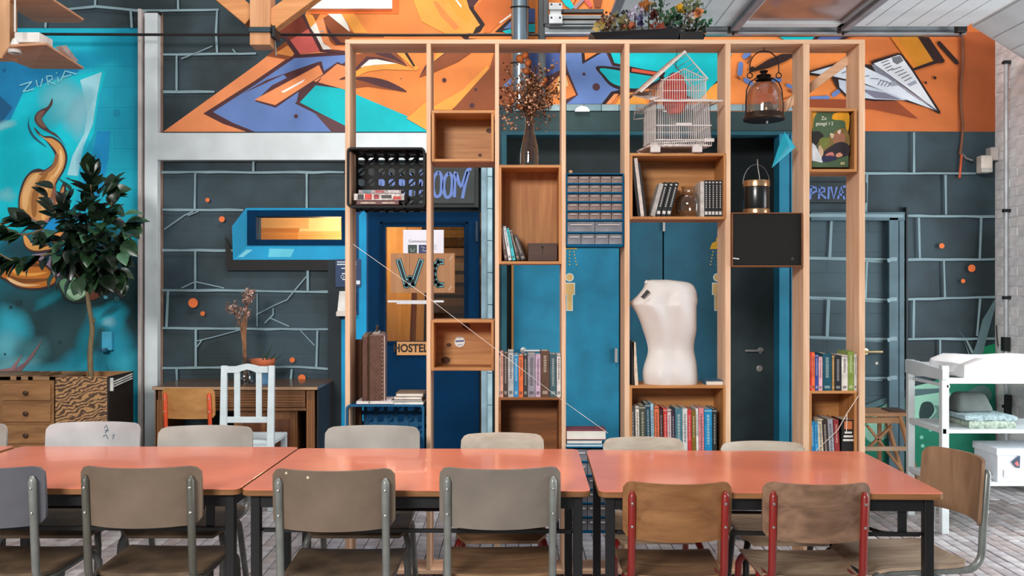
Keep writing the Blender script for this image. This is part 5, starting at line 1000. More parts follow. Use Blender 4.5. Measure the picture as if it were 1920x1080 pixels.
# pennant
q = MB(); q.slab([P(1471,247,4.72), P(1492,276,4.75), P(1447,315,4.71), P(1459,278,4.70)], (0,.003,0)); q.slab([P(1471,247,4.72), P(1478,272,4.695), P(1447,315,4.71), P(1459,278,4.70)], (0,.002,0))
pn = tag(q.build('pennant', M((0,150,172),.6,var=.06)), 'turquoise triangular pennant hanging beside the ice bucket', 'flag')
q = MB(); q.tube([P(1471,247,4.72), P(1476,212,4.76), P(1486,180,4.82)], .0012, 5); q.build('thread', M((60,60,60),.6), pn)
# torso
mc = Vector((X(1256,4.85), 4.85, Z(722.8,D0))); k = 4.85/F
sec = [(722,1208,1308,.085),(710,1206,1308,.088),(695,1206,1307,.088),(680,1210,1306,.082),(668,1214,1304,.076),(655,1216,1302,.072),(640,1213,1303,.074),(622,1207,1306,.080),(604,1201,1306,.086),(588,1194,1306,.09),(576,1186,1306,.09),(570,1181,1307,.088),(564,1184,1308,.085),(556,1194,1307,.08),(547,1202,1306,.075),(540,1207,1303,.07),(534,1209,1299,.06),(529,1210,1289,.048),(526,1213,1268,.034),(524.5,1222,1254,.02)]
rings = []; NN = 48
for y, xl, xr, dp in sec:
    cx = X((xl+xr)/2,4.85); hw = (xr-xl)/2*k; z = Z(y,4.85); ring = []
    for i in range(NN):
        a = 2*math.pi*i/NN; ca, sa = math.cos(a), math.sin(a); ex = .8
        px = hw*math.copysign(abs(ca)**ex, ca); py = dp*math.copysign(abs(sa)**ex, sa)
        if sa < 0:                          # the back faces the room: spine groove, shoulder blades, small of the back
            s = px/hw; hh = (722-y)/200
            py += .011*math.exp(-(s/.2)**2)*(1 if 0.2 < hh < .85 else .4)
            py -= .018*math.exp(-((s-.45)/.22)**2-((hh-.78)/.14)**2)+.015*math.exp(-((s+.4)/.2)**2-((hh-.72)/.14)**2)
            py -= .014*math.exp(-((abs(s)-.4)/.3)**2-((hh-.05)/.13)**2)
            py += .015*math.exp(-((hh-.36)/.14)**2)
        ring.append(Vector((cx+px, 4.86+py, z)))
    rings.append(ring)
# smooth between rings
fine = []
for i in range(len(rings)-1):
    p0, p1, p2, p3 = rings[max(i-1,0)], rings[i], rings[i+1], rings[min(i+2,len(rings)-1)]
    for q_ in range(3):
        t = q_/3; fine.append([0.5*((2*b)+(-a+c)*t+(2*a-5*b+4*c-d)*t*t+(-a+3*b-3*c+d)*t**3) for a,b,c,d in zip(p0,p1,p2,p3)])
fine.append(rings[-1])
tor = thing('mannequin_torso', 'white headless armless mannequin torso turned with its back to the room', 'mannequin', mc)
q = MB(); q.loft(fine); q.build('torso', M((214,209,205),.45,var=.03,vs=4,spec=.4), tor, smooth='all')
q = MB(); q.slab([P(1201,557,4.775), P(1213,543,4.775), P(1219,547,4.772), P(1207,560,4.772)], (0,-.002,0)); q.slab([P(1203,556,4.772), P(1209,549,4.772), P(1211,554,4.77), P(1206,558,4.77)], (0,-.0015,0), M((190,186,180),.5)); q.mats = []; q.build('label', M((24,22,24),.5), tor)
q = MB(); q.lathe([(.012,0),(.008,.008),(.002,.018)], P(1212,531,4.84), 10); q.build('neck_stub', M((226,222,218),.35,var=.03,vs=4,spec=.5), tor, smooth='all')
# trough of artificial flowers on the top plank
pc = Vector((X(1215,4.83), 4.83, ztop)); fp = thing('flower_trough', 'long black trough of mixed artificial flowers on top of the frame', 'planter', pc)
q = MB(); a, b = X(1118,4.8), X(1268,4.8); zz = ztop; 
q.loft([[Vector(p) for p in ((a,4.75,zz),(b,4.75,zz),(b,4.90,zz),(a,4.90,zz))], [Vector(p) for p in ((X(1105,4.78),4.73,zz+.035),(b+.01,4.73,zz+.06),(b+.01,4.92,zz+.06),(X(1105,4.78),4.92,zz+.035))]]); q.build('trough', M((14,16,22),.5,spec=.4), fp, bevel=.003)
q = MB(); q.box(X(1272,4.8), X(1316,4.8), 4.75, 4.9, zz, zz+.045); q.build('trough', M((18,18,18),.5), fp, bevel=.004)
def blossom(c, r, m, kind):
    q = MB(); rot = Euler((R.uniform(.6,1.6), R.uniform(-.6,.6), R.uniform(0,6))).to_matrix()
    n = {'rose': 14, 'star': 6, 'ball': 0}[kind]
    if kind == 'ball':
        for i in range(26):
            d = Vector((R.gauss(0,1),R.gauss(0,1),R.gauss(0,1))).normalized(); s = r*.32; t1 = d.orthogonal().normalized(); t2 = d.cross(t1)
            p = d*r*.8; q.add([p-t1*s, p+d*s*.5-t2*s*.7, p+d*s*1.1+t1*s*.3, p+t2*s*.8], [(0,1,2,3)])
    else:
        for i in range(n):
            a = 2.4*i if kind == 'rose' else 2*math.pi*i/n; op = (.25+.75*i/n) if kind == 'rose' else 1.0; L = r*(.55+.45*op); up = r*(.9-.75*op) if kind == 'rose' else r*.15; wd = r*.42
            d = Vector((math.cos(a), math.sin(a), 0)); s = Vector((-d.y, d.x, 0)); z = Vector((0,0,1))
            q.add([d*r*.08, d*L*.5*op+s*wd+z*up*.6, d*L*op*1.02+z*up*1.1, d*L*.5*op-s*wd+z*up*.6, d*L*.55*op+z*up*.35], [(0,4,1),(1,4,2),(2,4,3),(3,4,0)])
    q.v = [c+rot@v for v in q.v]; return q.build('flower' if kind != 'ball' else 'leaf_tuft', m, fp, smooth='all')
fl_ = [(1124,50,16,(120,96,30),'star'),(1133,44,14,(130,84,56),'ball'),(1138,54,9,(206,190,170),'star'),(1150,46,20,(92,84,44),'ball'),(1162,42,18,(96,90,50),'ball'),(1141,36,13,(120,76,50),'ball'),(1174,28,10,(40,36,26),'ball'),(1178,42,13,(224,206,202),'rose'),(1186,49,12,(196,108,74),'rose'),(1171,52,8,(150,84,60),'rose'),
       (1190,28,14,(150,136,160),'ball'),(1196,20,10,(166,150,170),'ball'),(1203,34,12,(116,120,160),'rose'),(1199,44,11,(74,62,112),'rose'),(1206,53,8,(176,170,170),'star'),(1211,12,16,(150,88,32),'rose'),(1217,4,11,(168,110,50),'ball'),(1229,10,14,(36,60,40),'ball'),(1216,28,13,(78,84,92),'ball'),(1228,28,14,(92,44,40),'rose'),(1230,44,16,(126,52,36),'star'),(1222,54,13,(170,62,44),'star'),(1238,54,13,(140,60,40),'star'),(1244,36,14,(60,66,44),'ball'),
       (1250,26,18,(34,82,44),'ball'),(1262,38,15,(40,86,56),'ball'),(1270,26,12,(60,96,60),'ball'),(1275,18,15,(214,160,30),'rose'),(1264,20,9,(170,140,120),'rose'),(1297,8,17,(104,112,72),'ball'),(1288,6,10,(120,124,84),'ball'),(1310,12,10,(90,104,70),'ball'),(1296,28,12,(222,192,190),'rose'),(1310,24,13,(206,140,92),'rose'),(1318,36,16,(34,104,62),'ball'),(1304,20,9,(90,44,44),'rose'),(1279,40,14,(90,84,76),'ball'),(1297,38,10,(214,206,196),'star'),(1308,36,9,(190,200,180),'star'),(1290,46,12,(70,66,40),'ball'),(1300,52,14,(44,42,28),'ball'),(1313,52,12,(26,50,34),'ball'),(1256,52,14,(34,44,34),'ball'),(1282,56,10,(34,36,30),'ball'),(1182,60,10,(90,70,50),'ball'),(1160,58,12,(70,58,34),'ball'),(1318,62,9,(206,170,130),'star'),(1142,58,10,(80,60,34),'ball')]
for x, y, r, c, kd in fl_: blossom(P(x, y, 4.8+R.uniform(-.03,.06)), r/F*4.8*1.05, M(mul(c,.95),.65,var=.2,vs=40), kd)
q = MB(); q.slab([P(1322,46,4.8), P(1324,60,4.78), P(1320,72,4.8), P(1305,66,4.85), P(1311,52,4.85)], (0,.003,0)); q.build('leaf', M((34,50,34),.5), fp)
q = MB()
for x, y, r, c, kd in fl_[::2]: q.tube([Vector((X(x,4.82)*.5+pc.x*.5+ (X(x,4.82)-pc.x)*.4, 4.83, ztop+.03)), P(x,y,4.82)], .003, 4)
q.build('stem', M((50,60,36),.7), fp, kind='stuff')
# ================================================================== ORANGE TABLES
top_or = M((224,126,96), 0.23, var=0.06, vs=2.5, bump=.03, bs=14, spec=0.6, coat=0.2)
edge_w = wood((110,72,42),(160,110,66),'x',20,.6); blk_st = M((18,18,19),0.4,var=.06,spec=.5)
def table(cx, cy, rz, L, Wd, label, zt=0.75):
    o = thing('school_table', label, 'table', (0,0,0), 'orange tables in the long row')
    a, b = L/2, Wd/2
    def rr(z, ins=0, r=.03):
        pts = []
        for sx, sy, s in ((a-ins-r,b-ins-r,0),(-a+ins+r,b-ins-r,1),(-a+ins+r,-b+ins+r,2),(a-ins-r,-b+ins+r,3)):
            for k in range(5): an = (s+k/4)*math.pi/2; pts.append(Vector((sx+r*math.cos(an), sy+r*math.sin(an), z)))
        return pts
    q = MB(); q.loft([rr(zt-.0025), rr(zt-.0005), rr(zt,.0015)]); q.build('table_top', top_or, o)
    q = MB(); q.loft([rr(zt-.024,.002), rr(zt-.022), rr(zt-.0026)]); q.build('wooden_edge', edge_w, o)
    for sx in (-1,1):
        for sy in (-1,1):
            MB().box(sx*(a-.045)-.0175, sx*(a-.045)+.0175, sy*(b-.05)-.0175, sy*(b-.05)+.0175, 0.012, zt-.024).build('leg', blk_st, o, bevel=.003)
            MB().box(sx*(a-.045)-.019, sx*(a-.045)+.019, sy*(b-.05)-.019, sy*(b-.05)+.019, 0, .014).build('foot_cap', M((30,30,30),.7), o, bevel=.002)
    for sy in (-1,1): MB().box(-a+.06, a-.06, sy*(b-.05)-.012, sy*(b-.05)+.012, zt-.075, zt-.024).build('apron', blk_st, o, bevel=.002)
    for sx in (-1,1): MB().box(sx*(a-.045)-.012, sx*(a-.045)+.012, -b+.07, b-.07, zt-.075, zt-.024).build('apron', blk_st, o, bevel=.002)
    for sy in (-1,1):
        for sx in (-1,1): MB().box(sx*(a-.13)-.016, sx*(a-.13)+.016, sy*(b-.07)-.004, sy*(b-.07)+.004, zt-.165, zt-.07).build('rack_bracket', blk_st, o, bevel=.001)
        q = MB(); y = sy*(b-.07); yi = sy*.06; q.tube(smooth_pts([(-a+.05,y,zt-.165),(-a+.16,y,zt-.165),(-a+.22,y-sy*.05,zt-.165),(-a+.27,yi+sy*.04,zt-.165),(-a+.33,yi,zt-.165),(a-.33,yi,zt-.165),(a-.27,yi+sy*.04,zt-.165),(a-.22,y-sy*.05,zt-.165),(a-.16,y,zt-.165),(a-.05,y,zt-.165)],3,False), .007, 6); q.build('book_rack', blk_st, o, smooth=True)
        MB().box(-a+.07, a-.07, sy*(b-.06)-.006, sy*(b-.06)+.006, zt-.172, zt-.158).build('rack_bar', blk_st, o)
    o.location = (cx, cy, 0); o.rotation_euler = (0,0,rz); return o
table(0.963, 3.775, math.radians(-1.6), 1.262, 0.865, 'rightmost orange table, beside the wooden chair at the end')
table(-0.352, 3.82, math.radians(-1.0), 1.30, 0.88, 'orange table in the middle, before the navy WC door')
table(-1.672, 3.865, math.radians(-1.0), 1.32, 0.90, 'orange table on the left, before the white wooden chair')
table(-3.03, 3.895, math.radians(-1.0), 1.33, 0.90, 'orange table only just showing at the left edge')

# ================================================================== SCHOOL CHAIRS
def chair(name, label, group, loc, rz, w, top, seatc, backc, framec, h=.215, seat_z=.455, sag=.075, scrib=None, chips=None, d1=.235, wooden=False):
    o = thing(name, label, 'chair', (0,0,0), group)
    sm = seatc; bm = backc; fm = framec
    zb_ = top-h; r = .035; NU, NV = 18, 9; th = .014; yb = -.215
    def ysurf(u, z): return yb-sag*(1-(u/(w/2))**2)-.22*(z-zb_)*.35
    def hw(z):
        d = min(z-zb_, top-z); return w/2-(r-math.sqrt(max(0, r*r-(r-d)**2)) if d < r else 0)
    fr_v = []; bk_v = []
    zs = [zb_+h*(0.5-0.5*math.cos(math.pi*j/NV)) for j in range(NV+1)]
    for z in zs:
        for i in range(NU+1):
            u = hw(z)*(2*i/NU-1); y = ysurf(u, z); nn = Vector((-2*sag*u/(w/2)**2*-1, 0, 0)); fr_v.append(Vector((u, y+th/2, z))); bk_v.append(Vector((u, y-th/2, z)))
    n1 = NU+1; N = len(fr_v); fs = []
    for j in range(NV):
        for i in range(NU):
            a = j*n1+i; fs.append((a+1, a, a+n1, a+n1+1)); fs.append((N+a, N+a+1, N+a+n1+1, N+a+n1))
    per = [i for i in range(n1)]+[j*n1+NU for j in range(1,NV+1)]+[NV*n1+i for i in range(NU-1,-1,-1)]+[j*n1 for j in range(NV-1,0,-1)]
    for i in range(len(per)): a, b = per[i], per[(i+1) % len(per)]; fs.append((a, b, N+b, N+a))
    q = MB(); q.add(fr_v+bk_v, fs); q.build('backrest', bm, o, smooth=True, bevel=0.0)
    # seat
    tv = []; bv = []; M1, M2 = 12, 12; d0 = -.20
    for j in range(M2+1):
        t = j/M2; y = d0+(d1-d0)*t; hwd = (w*.455+(w*.04)*t); dd_ = min(t, 1-t)*(d1-d0); rr_ = .04; ins = rr_-math.sqrt(max(0, rr_*rr_-(rr_-dd_)**2)) if dd_ < rr_ else 0; hwd -= ins
        for i in range(M1+1):
            u = hwd*(2*i/M1-1); z = seat_z-.012*(1-(u/(w/2))**2)*(1 if t < .8 else (1-t)/.2)-(max(0,t-.85)/.15)**2*.026+(max(0,.2-t)/.2)**2*.012
            tv.append(Vector((u,y,z))); bv.append(Vector((u,y,z-.013)))
    n1 = M1+1; N = len(tv); fs = []
    for j in range(M2):
        for i in range(M1):
            a = j*n1+i; fs.append((a, a+1, a+n1+1, a+n1)); fs.append((N+a+1, N+a, N+a+n1, N+a+n1+1))
    per = [i for i in range(n1)]+[j*n1+M1 for j in range(1,M2+1)]+[M2*n1+i for i in range(M1-1,-1,-1)]+[j*n1 for j in range(M2-1,0,-1)]
    for i in range(len(per)): a, b = per[i], per[(i+1) % len(per)]; fs.append((b, a, N+a, N+b))
    q = MB(); q.add(tv+bv, fs); q.build('seat', sm, o, smooth=True)
    tu = w/2-.030; rt_ = .0142
    for s in (-1, 1):
        x = s*tu; zt_ = top-.05; yt = ysurf(tu, zt_)-th/2-rt_*.7; ybm = ysurf(tu, zb_)-th/2-rt_*.7; sl = (ybm-yt)/(zt_-zb_)
        yq = ybm+sl*(zb_-.52)
        pts = [(x,yt-.001,zt_+.018),(x,yt,zt_),(x,ybm,zb_),(x,yq,.50)]
        for k in range(1,7): an = k/6*math.pi/2; pts.append((x, yq+.065*(1-math.cos(an)), .50-.072*math.sin(an)))
        pts += [(x,.10,seat_z-.026),(x,.15,seat_z-.026)]
        for k in range(1,7): an = k/6*1.32; pts.append((x+s*.004*k, .15+.06*math.sin(an), seat_z-.026-.06*(1-math.cos(an))))
        pts += [(x+s*.03,.25,.0)]
        rads = [.006,rt_*1.02]+[rt_]*(len(pts)-2)
        q = MB(); q.tube(pts, rads, 10); q.build('side_frame', fm, o, smooth='all')
        q = MB(); pts = [(x*.97,.02,seat_z-.028),(x*.97,-.03,seat_z-.03)]
        for k in range(1,6): an = k/5*1.25; pts.append((x*.97+s*.003*k, -.03-.05*math.sin(an), seat_z-.03-.05*(1-math.cos(an))))
        pts += [(x+s*.02,-.20,0)]; q.tube(pts, rt_, 10); q.build('leg', fm, o, smooth='all')
        q = MB()
        for zz in (top-.075, zb_+.05): q.lathe([(.001,.004),(.0045,.003),(.006,0)], (0,0,0), 8); n = 24; q.v[-n:] = [Vector((v.x+x, -v.z+ysurf(tu,zz)-th/2-2*rt_*.83, v.y+zz)) for v in q.v[-n:]]
        q.build('rivet', M((170,166,160),.3,.8), o)
    q = MB(); q.tube([(-tu,.06,seat_z-.028),(tu,.06,seat_z-.028)], .009, 8); q.build('cross_bar', fm, o, smooth=True)
    if scrib:
        q = MB()
        for pts in scrib: q.ribbon([Vector((-(x-177)*.00258, 0, top-(y-794)*.00258)) for x, y in pts], .004, M((40,84,96),.5))
        q.v = [Vector((v.x, ysurf(v.x, v.z)+th/2+.001, v.z)) for v in q.v]; q.build('scribble', None, o)
    if chips:
        for u, dz in chips: q = MB(); q.disc((u, ysurf(u, top+dz)-th/2-.001, top+dz), .005, 8); q.build('paint_chip', M((214,200,170),.6), o)
    o.location = loc; o.rotation_euler = (0,0,rz); return o
greyb = M((116,99,84), 0.5, var=0.08, vs=7, bump=.06, bs=120); greyl = M((172,166,158), 0.45, var=0.08, vs=5); seatg = M((98,80,62), 0.45, var=0.22, vs=9, bump=.08)
grf = M((118,120,116), 0.35, .1, var=.12, vs=12, spec=.6)
wd = wood((116,74,42),(156,110,68),'x',12,.5,.1); wd2 = wood((100,74,56),(150,116,92),'x',9,.55,.25,2.5); seatw = wood((140,112,88),(188,164,138),'x',10,.5,.3,2); seatw2 = wood((112,80,54),(156,122,90),'x',10,.55,.3,2)
redf = M((132,30,24), 0.35, var=.08, spec=.6); orgf = M((204,74,32),.35,var=.06,spec=.6); greenf = M((112,116,112),.35,.2,var=.15,vs=14,spec=.6)
wb_ = wood((176,160,142),(206,194,178),'x',9,.5,.15,1.5)
gf = 'grey chairs with their backs to the room'
def front(xc, ytop, w, top, **kw): D = (H-top)*F/(ytop-540); return (X(xc,D), D+.28, 0)
def put(name, label, group, xc, ymid, top, w, rz, *a, facing=1, **kw):
    D = (H-top)*F/(ymid-540); y = D+.232+kw.get('sag',.075) if facing == 1 else D-.24
    return chair(name, label, group, (X(xc,D), y, 0), rz if facing == 1 else math.pi+rz, w, top, *a, **kw)
put('school_chair', 'grey chair cut off by the left edge, back to the room', gf, -54, 880, .86, .445, 0, seatg, M((92,92,98),.5,var=.08,vs=7), grf)
put('school_chair', 'grey chair before the left orange table, back to the room', gf, 249, 879, .86, .437, 0, seatg, greyb, M((88,86,78),.4,.1,var=.12,spec=.5))
put('school_chair', 'grey chair with two white chips on its top edge', gf, 618, 884, .86, .437, 0, seatg, greyb, grf, chips=[(-.159,-.012),(-.077,-.022)])
put('school_chair', 'grey chair before the middle table, nearest the wooden chairs', gf, 934, 881, .86, .437, math.radians(1.5), seatw2, M((124,114,104),.5,var=.08,vs=7), grf)
q = MB(); 
gw = 'wooden chairs with red frames facing away'
put('school_chair', 'plain wooden chair with red tubes at the left of the right-hand table', gw, 1279, 909, .80, .395, math.radians(-1), seatw2, wd, redf, h=.21, seat_z=.44, d1=.215)
put('school_chair', 'stained wooden chair with red tubes near the right table corner', gw, 1548, 910, .80, .385, math.radians(-2), seatw, wd2, redf, h=.21, seat_z=.44, d1=.215)
chair('school_chair', 'wooden chair with grey tubes at the right-hand table end', 'chair at the table end', (1.525, 3.615, 0), math.radians(96.6), .40, .84, wood((150,128,106),(190,168,146),'y',9,.5,.2,2), wood((122,90,66),(158,124,96),'z',9,.5,.15,2), greenf, h=.245, d1=.20)
gb = 'chairs on the far side of the tables'
put('school_chair', 'pale chair just showing at the left edge beyond the tables', gb, -72, 796, .838, .455, 0, seatg, greyl, grf, facing=-1)
c_ = put('school_chair', 'pale chair with a blue scribble on its back, beyond the table', gb, 177, 794, .843, .456, 0, seatg, M((186,184,184),.45,var=.08,vs=5), grf, facing=-1, scrib=[[(186,806),(190,800),(193,808),(188,815)],[(187,810),(195,811)],[(184,822),(190,818),(194,826)],[(202,820),(207,817),(204,826)]])
q = MB(); yy = .215-.004
put('school_chair', 'pale chair beyond the table in front of the desk', gb, 387, 801, .825, .458, 0, seatg, greyl, grf, facing=-1)
put('school_chair', 'pale chair beyond the table in front of the blue milk crate', gb, 699, 801, .825, .458, 0, seatg, greyl, grf, facing=-1)
put('school_chair', 'pale worn wooden chair beyond the table, before the dark box shelf', gb, 942, 815, .802, .394, 0, seatw2, wb_, redf, facing=-1, h=.2)
put('school_chair', 'pale wooden chair beyond the table seam, by the lying books', gb, 1206, 823, .788, .382, 0, seatw, wb_, redf, facing=-1, h=.2, d1=.205)
put('school_chair', 'pale wooden chair beyond the right table, before the dark door', gb, 1429, 831, .773, .395, 0, seatw, wb_, M((30,28,28),.4), facing=-1, h=.2, d1=.205)
chair('school_chair', 'wooden chair with orange tubes tucked at the brown desk', 'chair at the desk', (X(348,6.3), 6.62, 0), math.radians(-3), .375, .80, wd, wood((156,104,56),(190,138,80),'x',9,.5,.3), orgf, h=.215, sag=.035)
bag = thing('plastic_bag', 'crumpled white plastic bag on the floor beyond the right table', 'bag', (X(1412,5.5), 5.5, 0))
q = MB(); rb_ = []
for z, r in ((0,.11),(.06,.15),(.14,.14),(.22,.10),(.28,.05),(.33,.07)): rb_.append([Vector((X(1412,5.5)+r*math.cos(a)*(1+.18*math.sin(5*a+z*30)), 5.5+r*.8*math.sin(a)*(1+.15*math.cos(4*a+z*20)), z)) for a in [2*math.pi*i/20 for i in range(20)]])
q.loft(rb_); q.build('bag_body', M((206,208,210),.4,var=.1,vs=20), bag, smooth=True)
# ================================================================== LEFT: cabinet planter, tree, socket
cab_y0, cab_y1 = 6.1, 6.5
cabt = wood((120,88,60),(160,122,86),'x',10,.6); cabf = wood((116,78,46),(156,112,70),'x',11,.55,.15); burl = burl_wood((72,46,28),(172,128,82))
zt = Z(706,6.1); cb_ = thing('drawer_planter', 'old wooden drawer cabinet used as a plant box', 'cabinet', (X(40,6.1), 6.3, 0))
def cx_(x): return X(x, 6.1)
MB().box(cx_(-190), cx_(100), 6.11, cab_y1, 0.05, zt-.02).build('body', cabf, cb_, bevel=.003)
t_ = MB(); t_.box(cx_(-195), cx_(203), 6.1, 6.115, zt-.025, zt); t_.box(cx_(-195), cx_(203), cab_y1-.015, cab_y1, zt-.025, zt); t_.box(cx_(92), cx_(112), 6.1, cab_y1, zt-.025, zt); t_.box(cx_(-195), cx_(20), 6.1, cab_y1, zt-.025, zt); t_.box(cx_(30), cx_(40), 6.1, cab_y1, zt-.025, zt); t_.box(cx_(52), cx_(62), 6.1, cab_y1, zt-.025, zt); t_.build('top_frame', cabt, cb_, bevel=.002)
for i, (y0, y1) in enumerate(((720,751),(757,791),(798,832),(838,875))):
    d = MB().box(cx_(4), cx_(95), 6.095, 6.12, Z(y1,6.1), Z(y0,6.1)).build('drawer', cabf, cb_, bevel=.003)
    q = MB(); q.lathe([(.011,0),(.009,.008),(.014,.014),(.016,.024),(.011,.03),(.001,.031)], (0,0,0), 14); q.v = [Vector((v.x,-v.z,v.y))+P(50,(y0+y1)/2+1,6.095) for v in q.v]; q.build('knob', M((58,36,24),.4), d, smooth=True)
    d = MB().box(cx_(-100), cx_(-4), 6.095, 6.12, Z(y1,6.1), Z(y0,6.1)).build('drawer', cabf, cb_, bevel=.003)
MB().box(cx_(104), cx_(201), 6.096, 6.115, .05, zt-.002).build('burl_panel', burl, cb_, bevel=.002)
MB().box(cx_(201), cx_(203.5), 6.098, cab_y1, .05, zt-.001).build('side_panel', M((30,26,24),.5), cb_, bevel=.001)
MB().box(cx_(104), cx_(200), cab_y1-.02, cab_y1, .05, zt-.002).build('back_panel', cabf, cb_)
MB().box(cx_(106), cx_(200), 6.115, cab_y1-.02, zt-.12, zt-.05).build('soil', M((52,40,32),.95,var=.4,vs=40), cb_)
xs = cx_(203.5)
for i in range(3):
    z = zt-.016-i*.016; q = MB(); q.tube([(xs+.008,6.13,z-.028),(xs+.008,6.46,z)], .005, 6); q.build('white_rail', M((206,206,200),.4), cb_, smooth=True)
MB().box(xs, xs+.02, 6.12, 6.135, zt-.10, zt-.012).build('rail_mount', M((196,196,190),.4), cb_, bevel=.002)
# tree
bark = wood((92,78,56),(142,124,92),'z',22,.7,.25); tr0 = P(171,702,6.3); tree = thing('rubber_tree', 'glossy dark-leaved rubber tree growing out of the drawer cabinet', 'tree', tr0+Vector((0,0,-.05)))
q = MB(); tp = [P(171,712,6.3),P(169,660,6.3),P(173,615,6.31),P(167,575,6.3),P(163,540,6.3)]; q.tube(smooth_pts([tuple(p) for p in tp],4,False), [.020-.007*i/16 for i in range(17)], 9); q.tube([P(171,610,6.31), P(176,602,6.3), P(178,598,6.28)], [.011,.009,.004], 7); q.build('trunk', bark, tree, smooth='all')
tips = []
def branch(pts, r=.009):
    q = MB(); sp = smooth_pts([tuple(p) for p in pts],4,False); q.tube(sp, [r*(1-.6*i/len(sp)) for i in range(len(sp))], 6); q.build('branch', bark, tree, smooth='all'); return [Vector(p) for p in sp]
fork = P(163,540,6.3)
br = [branch([fork, P(158,500,6.28), P(150,450,6.26), P(140,410,6.28)]), branch([fork, P(172,505,6.32), P(182,450,6.32), P(172,380,6.3), P(170,325,6.28)]), branch([fork, P(190,495,6.25), P(218,450,6.22), P(236,420,6.22)]), branch([fork, P(140,510,6.2), P(112,470,6.15), P(80,430,6.2), P(40,415,6.22)]), branch([P(112,470,6.15), P(76,480,6.12), P(30,490,6.1), P(-10,470,6.1)]), branch([fork, P(175,520,6.1), P(170,480,6.0), P(165,440,6.0)]), branch([fork, P(200,520,6.3), P(215,505,6.28), P(220,520,6.25)]), branch([P(80,430,6.2), P(40,440,6.15), P(0,420,6.15), P(-30,400,6.15)]), branch([P(182,450,6.32), P(205,400,6.38), P(212,350,6.38)]), branch([P(150,450,6.26), P(130,420,6.35), P(120,380,6.4)])]
lm = [M(c, .28, var=.18, vs=20, spec=.6) for c in ((16,30,18), (22,40,22), (36,62,38), (64,100,74), (12,24,16))]
leaf_me = []
for k in range(5):
    q = MB(); L = .118; 
    for j in range(7):
        t = j/6; wv = .041*math.sin(math.pi*min(1,t*1.02))**.75*(1.08-.25*t) if 0 < j < 6 else .0015
        dz = -.03*t*t; q.v += [Vector((-wv, L*t, dz+wv*.35)), Vector((0, L*t, dz)), Vector((wv, L*t, dz+wv*.35))]
    for j in range(6):
        a = j*3; q.f += [(a,a+1,a+4,a+3),(a+1,a+2,a+5,a+4)]; q.fm += [0,0]
    me = bpy.data.meshes.new('leaf'); me.from_pydata(q.v, [], q.f); me.materials.append(lm[k])
    for p in me.polygons: p.use_smooth = True
    leaf_me.append(me)
def leaf(base, d, up, s=1.0, k=None):
    y = d.normalized(); z = (up-y*up.dot(y)).normalized(); x = y.cross(z)
    o = bpy.data.objects.new('leaf', leaf_me[k if k is not None else R.choice((0,0,0,1,1,1,2,2,3,4))]); COL.objects.link(o); o.parent = tree
    o.matrix_local = Matrix.Translation(base-ORG[tree.name])@Matrix((x*s, y*s, z*s)).transposed().to_4x4()
cen = P(166,435,6.28); NL = 0; LS = 1.18
for b in br:
    for i, p in enumerate(b):
        if i < len(b)*.3: continue
        for j in range(3 if i < len(b)-2 else 4):
            d = (p-cen)*1.2+Vector((R.gauss(0,.16),R.gauss(0,.2)-.06,R.gauss(0,.14))); 
            leaf(p, d, Vector((R.gauss(0,.5),R.gauss(-.45,.4),1)), LS*R.uniform(.75,1.1)); NL += 1
for i in range(96):
    p = P(max(90,min(232,R.gauss(165,36))), max(345,min(520,R.gauss(440,48))), 6.25+R.uniform(-.28,.1)); d = (p-cen)+Vector((R.gauss(0,.1),-.08+R.gauss(0,.1),R.gauss(0,.1))); leaf(p, d, Vector((R.gauss(0,.5),-.6,1)), LS*R.uniform(.8,1.1))
sk_ = thing('wall_socket', 'blue painted wall socket on the turquoise wall', 'socket', P(197,662,7.19))
MB().box(X(187,7.1), X(206,7.1), 7.13, 7.198, Z(657,7.15), Z(622,7.15)).build('housing', M((60,150,180),.4), sk_, bevel=.006)
q = MB(); q.lathe([(.026,0),(.03,.012),(.026,.03)], P(194,660,7.11), 16); q.build('flap', M((20,74,98),.4), sk_, smooth=True)
q = MB(); q.tube([P(206,657,7.185), P(206,700,7.185), P(206,880,7.185)], .011, 8); q.build('conduit', M((14,110,142),.45), sk_, smooth=True)
# ================================================================== DESK and what stands around it
dk = thing('writing_desk', 'brown carved writing desk against the dark wall', 'desk', (X(450,6.6), 6.85, 0))
dw = wood((86,54,32),(126,84,50),'x',12,.5); dwz = wood((92,56,30),(136,88,50),'z',12,.5); dtop = wood((70,48,36),(104,74,54),'x',9,.3,.1,1.2,.3)
zt = Z(725,6.6); dx0, dx1 = X(285,6.6), X(596,6.6)
MB().box(dx0, dx1, 6.6, 7.17, zt-.022, zt).build('desk_top', dtop, dk, bevel=.004)
MB().box(dx0+.004, dx1-.002, 6.596, 6.606, zt-.024, zt-.003).build('top_moulding', wood((150,116,88),(190,156,124),'x',14,.5), dk, bevel=.003)
for x0, x1 in ((292,306),(574,590)):
    p = MB().box(X(x0,6.63), X(x1,6.63), 6.63, 6.68, 0, zt-.022).build('corner_pilaster', dwz, dk, bevel=.003)
    for i in range(3): xx = X(x0+3.5+i*3.2,6.63); MB().box(xx-.003, xx+.003, 6.625, 6.632, .1, zt-.1).build('flute', wood((120,78,44),(150,100,58),'z'), p)
MB().box(dx1-.012, dx1-.004, 6.63, 7.16, 0, zt-.022).build('side_panel', M((34,26,24),.6), dk); MB().box(dx0+.01, dx0+.03, 6.63, 7.16, 0, zt-.022).build('side_panel', dwz, dk)
